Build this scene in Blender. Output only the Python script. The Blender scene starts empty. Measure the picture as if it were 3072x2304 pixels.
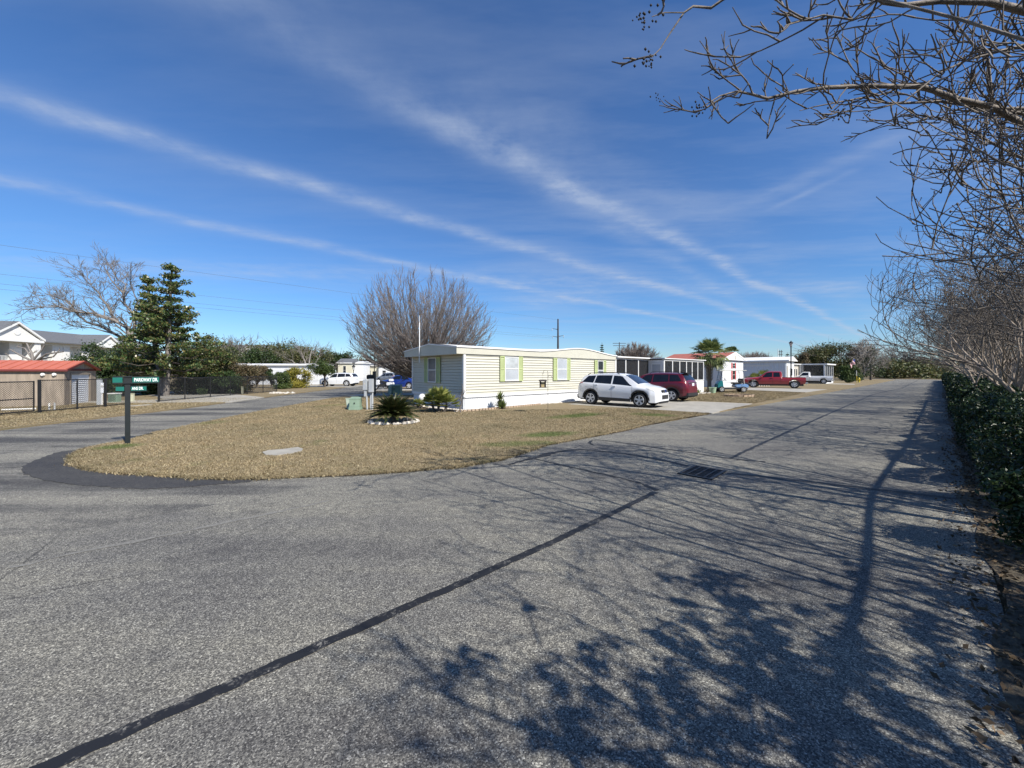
import bpy, bmesh, math, random
import numpy as np
from mathutils import Vector, Matrix, noise as mnoise
SC = bpy.context.scene
COL = SC.collection
PI = math.pi
# ---------------------------------------------------------------- survey: pixel of the photograph -> point on the ground
FPX, U0, VH, CH = 1154.0, 1536.0, 1117.0, 1.75
def G(u, v, z=0.0):
    y = (CH - z) * FPX / (v - VH)
    return ((u - U0) / FPX * y, y)
def AX(u, y): return (u - U0) / FPX * y
def ZV(v, y): return CH + (VH - v) / FPX * y
E1 = (0.7426, 0.6698)            # along the main road
E2 = (-0.6698, 0.7426)           # to the left of the main road
def RD(t, p):                     # road frame: t metres along, p metres to the right
    return (E1[0]*t - E2[0]*p, E1[1]*t - E2[1]*p)
A1 = math.atan2(E1[1], E1[0])
# ---------------------------------------------------------------- materials
def nt_new(name):
    m = bpy.data.materials.new(name); m.use_nodes = True
    nt = m.node_tree; b = nt.nodes['Principled BSDF']
    return m, nt, b
def N(nt, typ, **kw):
    n = nt.nodes.new(typ)
    for k, v in kw.items():
        if hasattr(n, k): setattr(n, k, v)
    return n
def L(nt, a, b): nt.links.new(a, b)
def ramp(nt, fac, stops, interp='LINEAR'):
    r = N(nt, 'ShaderNodeValToRGB'); r.color_ramp.interpolation = interp
    el = r.color_ramp.elements
    while len(el) < len(stops): el.new(0.5)
    for e, (p, c) in zip(el, stops):
        e.position = p; e.color = (*c, 1) if len(c) == 3 else c
    if fac is not None: L(nt, fac, r.inputs[0])
    return r
def math_n(nt, op, a, b=None, c=None, clamp=False):
    n = N(nt, 'ShaderNodeMath', operation=op); n.use_clamp = clamp
    for i, x in enumerate((a, b, c)):
        if x is None: continue
        if isinstance(x, (int, float)): n.inputs[i].default_value = x
        else: L(nt, x, n.inputs[i])
    return n.outputs[0]
def mixc(nt, fac, a, b, mode='MIX'):
    n = N(nt, 'ShaderNodeMix', data_type='RGBA', blend_type=mode)
    for s, x in ((n.inputs[0], fac), (n.inputs[6], a), (n.inputs[7], b)):
        if isinstance(x, (int, float)): s.default_value = x
        elif isinstance(x, tuple): s.default_value = (*x, 1)
        else: L(nt, x, s)
    return n.outputs[2]
def tex_noise(nt, vec, scale, detail=4, rough=0.6):
    n = N(nt, 'ShaderNodeTexNoise'); n.inputs['Scale'].default_value = scale
    n.inputs['Detail'].default_value = detail; n.inputs['Roughness'].default_value = rough
    if vec is not None: L(nt, vec, n.inputs['Vector'])
    return n
def mapping(nt, vec, scale=(1,1,1), rot=(0,0,0)):
    n = N(nt, 'ShaderNodeMapping'); n.inputs['Scale'].default_value = scale; n.inputs['Rotation'].default_value = rot
    L(nt, vec, n.inputs['Vector']); return n.outputs[0]
def mat(name, c, rough=0.6, metal=0.0, var=0.12, scale=3.0, bump=0.0, bscale=30.0, c2=None, spec=0.5, coat=0.0, obj=True, stretch=(1,1,1)):
    m, nt, b = nt_new(name)
    tc = N(nt, 'ShaderNodeTexCoord').outputs['Object'] if obj else N(nt, 'ShaderNodeNewGeometry').outputs['Position']
    v = mapping(nt, tc, stretch)
    n = tex_noise(nt, v, scale, 5)
    lo = tuple(x*(1-var) for x in c); hi = tuple(min(1, x*(1+var)) for x in (c2 or c))
    r = ramp(nt, n.outputs[0], [(0.3, lo), (0.7, hi)])
    L(nt, r.outputs[0], b.inputs['Base Color'])
    b.inputs['Roughness'].default_value = rough; b.inputs['Metallic'].default_value = metal
    b.inputs['Specular IOR Level'].default_value = spec
    if coat: b.inputs['Coat Weight'].default_value = coat; b.inputs['Coat Roughness'].default_value = 0.05
    if bump:
        bn = tex_noise(nt, v, bscale, 6)
        bp = N(nt, 'ShaderNodeBump'); bp.inputs['Strength'].default_value = bump; bp.inputs['Distance'].default_value = 0.02
        L(nt, bn.outputs[0], bp.inputs['Height']); L(nt, bp.outputs[0], b.inputs['Normal'])
    return m
def leaf_mat(name, cols, rough=0.55, trans=0.25):
    m, nt, b = nt_new(name)
    g = N(nt, 'ShaderNodeNewGeometry')
    n = len(cols)
    r = ramp(nt, g.outputs['Random Per Island'], [(i/(n-1) if n > 1 else 0, c) for i, c in enumerate(cols)])
    nz = tex_noise(nt, N(nt, 'ShaderNodeTexCoord').outputs['Object'], 1.3, 2)
    rr = ramp(nt, nz.outputs[0], [(0.3, (.72,.72,.72)), (0.7, (1.25,1.25,1.2))])
    col = mixc(nt, 1.0, r.outputs[0], rr.outputs[0], 'MULTIPLY')
    L(nt, col, b.inputs['Base Color']); b.inputs['Roughness'].default_value = rough
    b.inputs['Specular IOR Level'].default_value = 0.35
    if trans:
        t = N(nt, 'ShaderNodeBsdfTranslucent'); L(nt, col, t.inputs[0])
        mx = N(nt, 'ShaderNodeMixShader'); mx.inputs[0].default_value = trans
        L(nt, b.outputs[0], mx.inputs[1]); L(nt, t.outputs[0], mx.inputs[2])
        L(nt, mx.outputs[0], nt.nodes['Material Output'].inputs[0])
    return m
def glass_mat(name, c=(0.02,0.025,0.03), rough=0.03):
    m, nt, b = nt_new(name)
    n = tex_noise(nt, N(nt, 'ShaderNodeTexCoord').outputs['Object'], 2.0, 3)
    r = ramp(nt, n.outputs[0], [(0.3, tuple(x*.7 for x in c)), (0.7, tuple(x*1.3 for x in c))])
    L(nt, r.outputs[0], b.inputs['Base Color'])
    b.inputs['Roughness'].default_value = rough; b.inputs['Specular IOR Level'].default_value = 0.6
    return m
def screen_mat(name, opac=0.62, c=(0.03,0.03,0.032)):
    m, nt, b = nt_new(name)
    L(nt, mapping(nt, N(nt, 'ShaderNodeTexCoord').outputs['Object'], (1,1,1)), tex_noise(nt, None, 3).inputs['Vector'])
    b.inputs['Base Color'].default_value = (*c, 1); b.inputs['Roughness'].default_value = 0.25
    t = N(nt, 'ShaderNodeBsdfTransparent'); mx = N(nt, 'ShaderNodeMixShader'); mx.inputs[0].default_value = opac
    L(nt, t.outputs[0], mx.inputs[1]); L(nt, b.outputs[0], mx.inputs[2])
    L(nt, mx.outputs[0], nt.nodes['Material Output'].inputs[0])
    return m
M = {}
# asphalt: loose chips bedded in dark binder, worn wheel bands, patchy
def asphalt(name, dark=False, ang=None, streaky=.5):
    m, nt, b = nt_new(name)
    pos = N(nt, 'ShaderNodeNewGeometry').outputs['Position']
    vo = N(nt, 'ShaderNodeTexVoronoi'); vo.inputs['Scale'].default_value = 150 if not dark else 170; L(nt, pos, vo.inputs['Vector'])
    sep = N(nt, 'ShaderNodeSeparateColor'); L(nt, vo.outputs['Color'], sep.inputs[0])
    if dark: chips = ramp(nt, sep.outputs[0], [(0.0, (.028,.028,.030)), (0.75, (.058,.057,.058)), (0.95, (.09,.088,.086)), (1.0, (.18,.175,.16))])
    else: chips = ramp(nt, sep.outputs[0], [(0.0, (.050,.048,.045)), (0.40, (.124,.120,.109)), (0.70, (.205,.197,.172)), (0.92, (.315,.302,.26)), (1.0, (.50,.485,.425))])
    big = tex_noise(nt, pos, 0.42, 5, 0.62)
    # bands that run with the traffic
    along = mapping(nt, pos, (0.11, 1.5, 1), (0, 0, -(A1 if ang is None else ang)))
    band = tex_noise(nt, along, 0.7, 4, 0.6)
    w = math_n(nt, 'ADD', math_n(nt, 'MULTIPLY', big.outputs[0], 1-streaky), math_n(nt, 'MULTIPLY', band.outputs[0], streaky))
    shade = ramp(nt, w, [(0.36, (.50,.50,.54)), (0.45, (.80,.80,.81)), (0.53, (1.0,.99,.95)), (0.66, (1.30,1.28,1.19))] if ang is None else [(0.40, (.34,.34,.37)), (0.47, (.62,.62,.63)), (0.52, (.98,.97,.94)), (0.62, (1.25,1.23,1.15))])
    col = mixc(nt, 1.0, chips.outputs[0], shade.outputs[0], 'MULTIPLY')
    mid = tex_noise(nt, pos, 9.0, 3, 0.7)
    sh2 = ramp(nt, mid.outputs[0], [(0.3, (.8,.8,.82)), (0.7, (1.18,1.18,1.16))])
    col = mixc(nt, 1.0, col, sh2.outputs[0], 'MULTIPLY')
    st = tex_noise(nt, pos, 1.15, 4, 0.6)
    if not dark: col = mixc(nt, 1.0, col, ramp(nt, st.outputs[0], [(0.28, (.55,.55,.58)), (0.38, (1,1,1)), (0.72, (1,1,1)), (0.8, (1.15,1.14,1.1))]).outputs[0], 'MULTIPLY')
    # fine hairline cracking
    cr = N(nt, 'ShaderNodeTexVoronoi', feature='DISTANCE_TO_EDGE'); cr.inputs['Scale'].default_value = 0.5
    wob = tex_noise(nt, pos, 1.6, 4); L(nt, mixc(nt, 0.22, pos, wob.outputs['Color'], 'ADD'), cr.inputs['Vector'])
    ck = ramp(nt, cr.outputs[0], [(0.0, (.35,.35,.37)), (0.0045, (.75,.75,.75)), (0.008, (1,1,1))])
    gate = ramp(nt, tex_noise(nt, pos, 0.23, 2).outputs[0], [(0.5, (0,0,0)), (0.62, (1,1,1))])
    if not dark: col = mixc(nt, gate.outputs[0], col, mixc(nt, 1.0, col, ck.outputs[0], 'MULTIPLY'))
    L(nt, col, b.inputs['Base Color']); b.inputs['Roughness'].default_value = 0.82; b.inputs['Specular IOR Level'].default_value = 0.3
    bp = N(nt, 'ShaderNodeBump'); bp.inputs['Strength'].default_value = 0.55; bp.inputs['Distance'].default_value = 0.006
    h = math_n(nt, 'SUBTRACT', 1.0, vo.outputs['Distance'])
    L(nt, math_n(nt, 'MULTIPLY', h, sep.outputs[1]), bp.inputs['Height']); L(nt, bp.outputs[0], b.inputs['Normal'])
    return m
def turf(name, green_spots=(), base=1.0):
    m, nt, b = nt_new(name)
    pos = N(nt, 'ShaderNodeNewGeometry').outputs['Position']
    f = tex_noise(nt, pos, 26, 6, 0.75)
    tan = ramp(nt, f.outputs[0], [(0.28, (.12*base,.092*base,.055*base)), (0.5, (.22*base,.172*base,.102*base)), (0.75, (.345*base,.29*base,.185*base))])
    patch = tex_noise(nt, pos, 0.55, 5, 0.65)
    col = mixc(nt, ramp(nt, patch.outputs[0], [(0.45, (0,0,0)), (0.72, (.55,.55,.55))]).outputs[0], tan.outputs[0], (.15,.135,.085))
    grn = ramp(nt, f.outputs[0], [(0.3, (.035,.055,.016)), (0.7, (.12,.16,.05))])
    g2 = ramp(nt, tex_noise(nt, pos, 0.9, 5, 0.7).outputs[0], [(0.58, (0,0,0)), (0.75, (.5,.5,.5))])
    col = mixc(nt, g2.outputs[0], col, grn.outputs[0])
    sepp = N(nt, 'ShaderNodeSeparateXYZ'); L(nt, pos, sepp.inputs[0])
    wob = tex_noise(nt, pos, 1.7, 4, 0.7)
    for (gx, gy, rx, ry, ang, s) in green_spots:
        ca, sa = math.cos(ang), math.sin(ang)
        dx = math_n(nt, 'SUBTRACT', sepp.outputs[0], gx); dy = math_n(nt, 'SUBTRACT', sepp.outputs[1], gy)
        a = math_n(nt, 'ADD', math_n(nt, 'MULTIPLY', dx, ca/rx), math_n(nt, 'MULTIPLY', dy, sa/rx))
        c = math_n(nt, 'ADD', math_n(nt, 'MULTIPLY', dx, -sa/ry), math_n(nt, 'MULTIPLY', dy, ca/ry))
        d = math_n(nt, 'ADD', math_n(nt, 'MULTIPLY', a, a), math_n(nt, 'MULTIPLY', c, c))
        d = math_n(nt, 'ADD', d, math_n(nt, 'MULTIPLY', math_n(nt, 'SUBTRACT', wob.outputs[0], 0.5), 1.5))
        fac = ramp(nt, d, [(0.1, (s*.85,)*3), (1.25, (0,0,0))])
        col = mixc(nt, fac.outputs[0], col, grn.outputs[0])
    L(nt, col, b.inputs['Base Color']); b.inputs['Roughness'].default_value = 0.9; b.inputs['Specular IOR Level'].default_value = 0.1
    bp = N(nt, 'ShaderNodeBump'); bp.inputs['Strength'].default_value = 0.5; bp.inputs['Distance'].default_value = 0.02
    L(nt, f.outputs[0], bp.inputs['Height']); L(nt, bp.outputs[0], b.inputs['Normal'])
    return m
# ---------------------------------------------------------------- mesh builders
def link_mesh(name, me, m, parent=None, smooth=None):
    o = bpy.data.objects.new(name, me); COL.objects.link(o)
    if m is not None: me.materials.append(m)
    if parent is not None: o.parent = parent
    if smooth is not None:
        me.polygons.foreach_set('use_smooth', [True]*len(me.polygons))
        if smooth < 179: me.set_sharp_from_angle(angle=math.radians(smooth))
    return o
def np_mesh(name, V, F):
    """V (n,3) array, F (m,k) index array"""
    me = bpy.data.meshes.new(name)
    V = np.asarray(V, dtype=np.float32); F = np.asarray(F, dtype=np.int32)
    me.vertices.add(len(V)); me.vertices.foreach_set('co', V.ravel())
    k = F.shape[1]
    me.loops.add(F.size); me.loops.foreach_set('vertex_index', F.ravel())
    me.polygons.add(len(F)); me.polygons.foreach_set('loop_start', np.arange(0, F.size, k, dtype=np.int32))
    me.update(calc_edges=True)
    return me
class MB:
    def __init__(s): s.v = []; s.f = []
    def box(s, c, d, rz=0.0, mtx=None, taper=1.0):
        n = len(s.v); x, y, z = d[0]/2, d[1]/2, d[2]/2
        R = Matrix.Rotation(rz, 3, 'Z') if mtx is None else mtx
        for sx, sy, sz in ((-1,-1,-1),(1,-1,-1),(1,1,-1),(-1,1,-1),(-1,-1,1),(1,-1,1),(1,1,1),(-1,1,1)):
            k = taper if sz > 0 else 1.0
            s.v.append(tuple(Vector(c) + R @ Vector((sx*x*k, sy*y*k, sz*z))))
        for q in ((0,3,2,1),(4,5,6,7),(0,1,5,4),(1,2,6,5),(2,3,7,6),(3,0,4,7)): s.f.append(tuple(n+i for i in q))
        return s
    def bx(s, x0, x1, y0, y1, z0, z1): return s.box(((x0+x1)/2,(y0+y1)/2,(z0+z1)/2),(x1-x0,y1-y0,z1-z0))
    def poly(s, pts):
        n = len(s.v); s.v += [tuple(p) for p in pts]; s.f.append(tuple(range(n, n+len(pts)))); return s
    def prism(s, pts, d):
        """extrude polygon pts (3d list) by vector d"""
        n = len(s.v); k = len(pts); d = Vector(d)
        s.v += [tuple(p) for p in pts] + [tuple(Vector(p)+d) for p in pts]
        s.f.append(tuple(range(n, n+k))[::-1]); s.f.append(tuple(range(n+k, n+2*k)))
        for i in range(k):
            j = (i+1) % k; s.f.append((n+i, n+j, n+k+j, n+k+i))
        return s
    def strip(s, rows):
        """grid of points rows[i][j]"""
        n = len(s.v); w = len(rows[0])
        for r in rows: s.v += [tuple(p) for p in r]
        for i in range(len(rows)-1):
            for j in range(w-1): s.f.append((n+i*w+j, n+i*w+j+1, n+(i+1)*w+j+1, n+(i+1)*w+j))
        return s
    def tube(s, pts, r, n=8, caps=True):
        pts = [Vector(p) for p in pts]; rs = r if isinstance(r, (list, tuple)) else [r]*len(pts)
        base = len(s.v); up = None
        for i, p in enumerate(pts):
            t = (pts[min(i+1, len(pts)-1)] - pts[max(i-1, 0)]).normalized()
            if up is None: up = Vector((0,0,1)) if abs(t.z) < 0.9 else Vector((1,0,0))
            a = t.cross(up)
            if a.length < 1e-5: a = t.cross(Vector((0,1,0.3)))
            a.normalize(); b = t.cross(a); up = -b if b.dot(up) < 0 else b
            a = t.cross(up).normalized(); b = a.cross(t)
            for k in range(n):
                w = 2*PI*k/n; s.v.append(tuple(p + (a*math.cos(w) + b*math.sin(w))*rs[i]))
        for i in range(len(pts)-1):
            for k in range(n):
                k2 = (k+1) % n; s.f.append((base+i*n+k, base+i*n+k2, base+(i+1)*n+k2, base+(i+1)*n+k))
        if caps:
            s.f.append(tuple(base+k for k in range(n))[::-1]); e = base+(len(pts)-1)*n; s.f.append(tuple(e+k for k in range(n)))
        return s
    def lathe(s, prof, n=16, c=(0,0,0), axis='Z'):
        base = len(s.v)
        for r, z in prof:
            for k in range(n):
                w = 2*PI*k/n; x, y = r*math.cos(w), r*math.sin(w)
                if axis == 'Z': p = (c[0]+x, c[1]+y, c[2]+z)
                elif axis == 'Y': p = (c[0]+x, c[1]+z, c[2]-y)
                else: p = (c[0]+z, c[1]+x, c[2]+y)
                s.v.append(p)
        for i in range(len(prof)-1):
            for k in range(n):
                k2 = (k+1) % n; s.f.append((base+i*n+k, base+i*n+k2, base+(i+1)*n+k2, base+(i+1)*n+k))
        s.f.append(tuple(base+k for k in range(n))[::-1]); e = base+(len(prof)-1)*n; s.f.append(tuple(e+k for k in range(n)))
        return s
    def build(s, name, m, parent=None, smooth=None, bevel=0.0, tri=False):
        me = bpy.data.meshes.new(name); me.from_pydata(s.v, [], s.f)
        bm = bmesh.new(); bm.from_mesh(me)
        bmesh.ops.recalc_face_normals(bm, faces=bm.faces)
        if tri: bmesh.ops.triangulate(bm, faces=bm.faces, ngon_method='EAR_CLIP')
        if bevel: bmesh.ops.bevel(bm, geom=[e for e in bm.edges if e.is_manifold and e.calc_face_angle(0) > 0.6], offset=bevel, segments=2, affect='EDGES', clamp_overlap=True)
        bm.to_mesh(me); bm.free(); me.update()
        return link_mesh(name, me, m, parent, smooth)
class Tubes:
    """many tapering twigs at once"""
    def __init__(s): s.g = {}
    def add(s, pts, rad, n=3): s.g.setdefault((len(pts), n), []).append((pts, rad))
    def arrays(s):
        VV, FF, off = [], [], 0
        for (P, n), items in s.g.items():
            A = np.array([i[0] for i in items], dtype=np.float64); R = np.array([i[1] for i in items], dtype=np.float64)
            T = np.gradient(A, axis=1); T /= np.linalg.norm(T, axis=2, keepdims=True) + 1e-9
            d = A[:, -1] - A[:, 0]; d /= np.linalg.norm(d, axis=1, keepdims=True) + 1e-9
            ref = np.where(np.abs(d[:, 2:3]) < 0.8, np.array([[0, 0, 1.0]]), np.array([[1.0, 0.1, 0]]))[:, None, :]
            a = np.cross(T, np.broadcast_to(ref, T.shape)); a /= np.linalg.norm(a, axis=2, keepdims=True) + 1e-9
            b = np.cross(T, a)
            w = np.arange(n) * 2*PI/n
            V = A[:, :, None, :] + R[:, :, None, None] * (a[:, :, None, :]*np.cos(w)[None, None, :, None] + b[:, :, None, :]*np.sin(w)[None, None, :, None])
            m = len(items)
            idx = np.arange(m*P*n).reshape(m, P, n)
            q = np.stack([idx[:, :-1], np.roll(idx, -1, axis=2)[:, :-1], np.roll(idx, -1, axis=2)[:, 1:], idx[:, 1:]], axis=-1).reshape(-1, 4)
            VV.append(V.reshape(-1, 3)); FF.append(q + off); off += m*P*n
        return np.concatenate(VV), np.concatenate(FF)
    def build(s, name, m, parent=None):
        V, F = s.arrays(); me = np_mesh(name, V, F)
        return link_mesh(name, me, m, parent, 180)
def leaves_mesh(name, C, size, rng, aspect=0.55, upbias=0.0, D=None, fold=True):
    """leaf faces at points C; each an island of two triangles folded on its midrib"""
    n = len(C); C = np.asarray(C, dtype=np.float64)
    sz = size * rng.uniform(0.65, 1.3, (n, 1))
    d = rng.normal(size=(n, 3)) if D is None else D + rng.normal(size=(n, 3))*0.35
    d[:, 2] += upbias; d /= np.linalg.norm(d, axis=1, keepdims=True)
    r = rng.normal(size=(n, 3)); s = np.cross(d, r); s /= np.linalg.norm(s, axis=1, keepdims=True) + 1e-9
    nn = np.cross(d, s)
    p0 = C - d*sz*0.5; p1 = C + s*sz*aspect*0.5 + nn*sz*0.08; p2 = C + d*sz*0.5; p3 = C - s*sz*aspect*0.5 + nn*sz*0.08
    V = np.stack([p0, p1, p2, p3], axis=1).reshape(-1, 3)
    F = np.arange(4*n).reshape(n, 4)
    return np_mesh(name, V, F)
def clump_points(rng, centers, radii, per, flat=1.0, shell=0.55):
    out = []
    for c, r in zip(centers, radii):
        v = rng.normal(size=(per, 3)); v /= np.linalg.norm(v, axis=1, keepdims=True)
        k = (shell + (1-shell)*rng.random((per, 1)))
        k *= rng.uniform(0.75, 1.12, (per, 1))
        v = v*k*r; v[:, 2] *= flat
        out.append(np.asarray(c) + v)
    return np.concatenate(out)
# ---------------------------------------------------------------- scene records
def tag(o, label, cat, group=None, kind=None):
    o['label'] = label; o['category'] = cat
    if group: o['group'] = group
    if kind: o['kind'] = kind
    return o
def thing(name, label, cat, loc=(0,0,0), rz=0.0, group=None):
    o = bpy.data.objects.new(name, None); COL.objects.link(o); o.empty_display_size = 0.2
    o.location = loc; o.rotation_euler = (0, 0, rz)
    return tag(o, label, cat, group)
def struct(o): o['kind'] = 'structure'; return o
KIDS = {}
def dup(root, loc, rz=0.0, label=None, scale=1.0):
    r = root.copy(); COL.objects.link(r); r.location = loc; r.rotation_euler = (0, 0, rz); r.scale = (scale,)*3 if not isinstance(scale, tuple) else scale
    if label: r['label'] = label
    for ch in list(root.children):
        c = ch.copy(); COL.objects.link(c); c.parent = r
        for g in list(ch.children):
            d = g.copy(); COL.objects.link(d); d.parent = c
    return r
def lettering(name, txt, size, m, parent, loc, rot, sx=1.0, depth=0.002):
    cu = bpy.data.curves.new(name, 'FONT'); cu.body = txt; cu.size = size; cu.extrude = depth; cu.align_x = 'LEFT'; cu.align_y = 'CENTER'
    cu.offset = size*0.022
    tmp = bpy.data.objects.new(name + '_curve', cu); COL.objects.link(tmp)
    bpy.context.view_layer.update()
    me = bpy.data.meshes.new_from_object(tmp.evaluated_get(bpy.context.evaluated_depsgraph_get()))
    bpy.data.objects.remove(tmp); me.name = name
    o = link_mesh(name, me, m, parent); o.location = loc; o.rotation_euler = rot; o.scale = (sx, 1, 1)
    return o
# ================================================================ camera, sky, sun
cam = bpy.data.cameras.new('camera'); co = bpy.data.objects.new('camera', cam); COL.objects.link(co); SC.camera = co
co.location = (0, 0, CH); co.rotation_euler = (PI/2, 0, 0)
cam.sensor_width = 36; cam.lens = 36*FPX/3072; cam.shift_y = -(1152-VH)/3072; cam.clip_end = 6000; cam.clip_start = 0.05
EL = math.radians(43); SH = Vector((0.73, -0.683, 0)).normalized()
sdir = Vector((SH.x*math.cos(EL), SH.y*math.cos(EL), math.sin(EL)))
sl = bpy.data.lights.new('sun', 'SUN'); so = bpy.data.objects.new('sun', sl); COL.objects.link(so)
sl.energy = 5.0; sl.angle = math.radians(0.45); sl.color = (1.0, 0.95, 0.87)
so.rotation_euler = (-sdir).to_track_quat('-Z', 'Y').to_euler()
W = bpy.data.worlds.new('World'); SC.world = W; W.use_nodes = True
nt = W.node_tree; bg = nt.nodes['Background']
sky = N(nt, 'ShaderNodeTexSky', sky_type='NISHITA'); sky.sun_disc = False
sky.sun_elevation = EL; sky.sun_rotation = math.atan2(SH.x, SH.y)
sky.altitude = 0; sky.air_density = 1.0; sky.dust_density = 0.15; sky.ozone_density = 2.0
bg.inputs[1].default_value = 0.079
gen = N(nt, 'ShaderNodeTexCoord').outputs['Generated']
sp = N(nt, 'ShaderNodeSeparateXYZ'); L(nt, gen, sp.inputs[0])
zz = math_n(nt, 'MAXIMUM', sp.outputs[2], 0.015)
pp = math_n(nt, 'DIVIDE', sp.outputs[0], zz); qq = math_n(nt, 'DIVIDE', sp.outputs[1], zz)
pv = N(nt, 'ShaderNodeCombineXYZ'); L(nt, pp, pv.inputs[0]); L(nt, qq, pv.inputs[1])
warp = tex_noise(nt, pv.outputs[0], 0.9, 4, 0.55)
wv = math_n(nt, 'SUBTRACT', warp.outputs[0], 0.5)
fine = tex_noise(nt, pv.outputs[0], 5.0, 6, 0.62)
def plane_pt(u, v): return ((u-U0)/(VH-v), FPX/(VH-v))
def streak(a, b, w, amp, wob=0.5, skew=1.0):
    """a vapour trail: a straight line on the cloud deck through two sighted points"""
    (x0, y0), (x1, y1) = plane_pt(*a), plane_pt(*b)
    ln = math.hypot(x1-x0, y1-y0); nx, ny = -(y1-y0)/ln, (x1-x0)/ln
    d = math_n(nt, 'ADD', math_n(nt, 'MULTIPLY', pp, nx), math_n(nt, 'MULTIPLY', qq, ny))
    d = math_n(nt, 'SUBTRACT', d, nx*x0+ny*y0)
    d = math_n(nt, 'ADD', d, math_n(nt, 'MULTIPLY', wv, wob*w*2))
    d = math_n(nt, 'DIVIDE', d, w)
    e = math_n(nt, 'POWER', 2.718, math_n(nt, 'MULTIPLY', math_n(nt, 'MULTIPLY', d, d), -1.0))
    mp = mapping(nt, pv.outputs[0], (0.5, 3.2, 1), (0, 0, -math.atan2(y1-y0, x1-x0)))
    tn = tex_noise(nt, mp, 1.1, 5, 0.6)
    k = ramp(nt, tn.outputs[0], [(0.34, (.30,)*3), (0.66, (1,)*3)])
    k2 = ramp(nt, fine.outputs[0], [(0.3, (.35,)*3), (0.68, (1.2,)*3)])
    return math_n(nt, 'MULTIPLY', math_n(nt, 'MULTIPLY', math_n(nt, 'MULTIPLY', e, k.outputs[0]), amp), k2.outputs[0])
def end_fade(s, a, b):
    """let a trail run out between two sighted points"""
    (x0, y0), (x1, y1) = plane_pt(*a), plane_pt(*b); ln2 = (x1-x0)**2+(y1-y0)**2
    t = math_n(nt, 'ADD', math_n(nt, 'MULTIPLY', math_n(nt, 'SUBTRACT', pp, x0), (x1-x0)/ln2), math_n(nt, 'MULTIPLY', math_n(nt, 'SUBTRACT', qq, y0), (y1-y0)/ln2))
    mr = N(nt, 'ShaderNodeMapRange', interpolation_type='SMOOTHSTEP'); L(nt, t, mr.inputs[0])
    return math_n(nt, 'MULTIPLY', s, mr.outputs[0])
parts = [
    streak((0, 285), (2160, 915), 0.105, 0.80, 1.3),
    streak((0, 545), (1250, 800), 0.115, 0.80, 1.4),
    end_fade(streak((1390, 395), (2250, 835), 0.085, 0.92, 1.7), (1050, 215), (1560, 480)),
    streak((1640, 420), (2050, 640), 0.22, 0.22, 1.2),
    streak((2020, 790), (2330, 970), 0.10, 0.30, 0.5),
    end_fade(streak((1900, 853), (2640, 878), 0.42, 0.45, 0.4), (2760, 884), (2300, 865)),
    end_fade(end_fade(streak((2230, 610), (2700, 400), 0.10, 0.42, 2.2), (2130, 650), (2330, 560)), (2900, 310), (2600, 450)),
    end_fade(end_fade(streak((2290, 640), (2560, 510), 0.035, 0.40, 1.5), (2270, 655), (2360, 600)), (2640, 470), (2480, 550)),
    end_fade(end_fade(streak((1500, 905), (1900, 890), 0.60, 0.50, 0.8), (1440, 905), (1640, 900)), (1930, 890), (1750, 897)),
]
tot = parts[0]
for p in parts[1:]: tot = math_n(nt, 'ADD', tot, p)
# thin cirrus veil, combed one way, thicker to the right and low down
vm = mapping(nt, pv.outputs[0], (0.55, 1.9, 1), (0, 0, -2.3))
vn = tex_noise(nt, vm, 0.75, 6, 0.62)
veil = ramp(nt, vn.outputs[0], [(0.46, (0,)*3), (0.80, (.46,)*3)])
side = N(nt, 'ShaderNodeMapRange', interpolation_type='SMOOTHSTEP'); L(nt, pp, side.inputs[0])
side.inputs[1].default_value = -1.5; side.inputs[2].default_value = 1.2; side.inputs[3].default_value = 0.35; side.inputs[4].default_value = 1.0
tot = math_n(nt, 'ADD', tot, math_n(nt, 'MULTIPLY', veil.outputs[0], side.outputs[0]))
tot = math_n(nt, 'MINIMUM', tot, 0.85)
# deepen the blue as the camera recorded it
hs = N(nt, 'ShaderNodeHueSaturation'); hs.inputs['Saturation'].default_value = 1.16; hs.inputs['Value'].default_value = 1.10
low = N(nt, 'ShaderNodeMapRange', interpolation_type='SMOOTHSTEP'); L(nt, sp.outputs[2], low.inputs[0]); low.inputs[1].default_value = 0.0; low.inputs[2].default_value = 0.42; low.inputs[3].default_value = 1.0; low.inputs[4].default_value = 0.0
skyb = mixc(nt, 1.0, sky.outputs[0], (0.95, 1.0, 1.18), 'MULTIPLY')
L(nt, mixc(nt, low.outputs[0], skyb, mixc(nt, 1.0, sky.outputs[0], (.66, .83, 1.08), 'MULTIPLY')), hs.inputs['Color'])
cc = mixc(nt, math_n(nt, 'MULTIPLY', tot, 0.68), hs.outputs[0], (4.6, 5.3, 6.6))
L(nt, cc, bg.inputs[0])
SC.view_settings.view_transform = 'Standard'; SC.view_settings.look = 'None'; SC.view_settings.gamma = 1
SC.view_settings.exposure = 0.54
SC.cycles.max_bounces = 6; SC.cycles.transparent_max_bounces = 12; SC.cycles.use_denoising = True
SC.cycles.sample_clamp_indirect = 6

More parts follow.
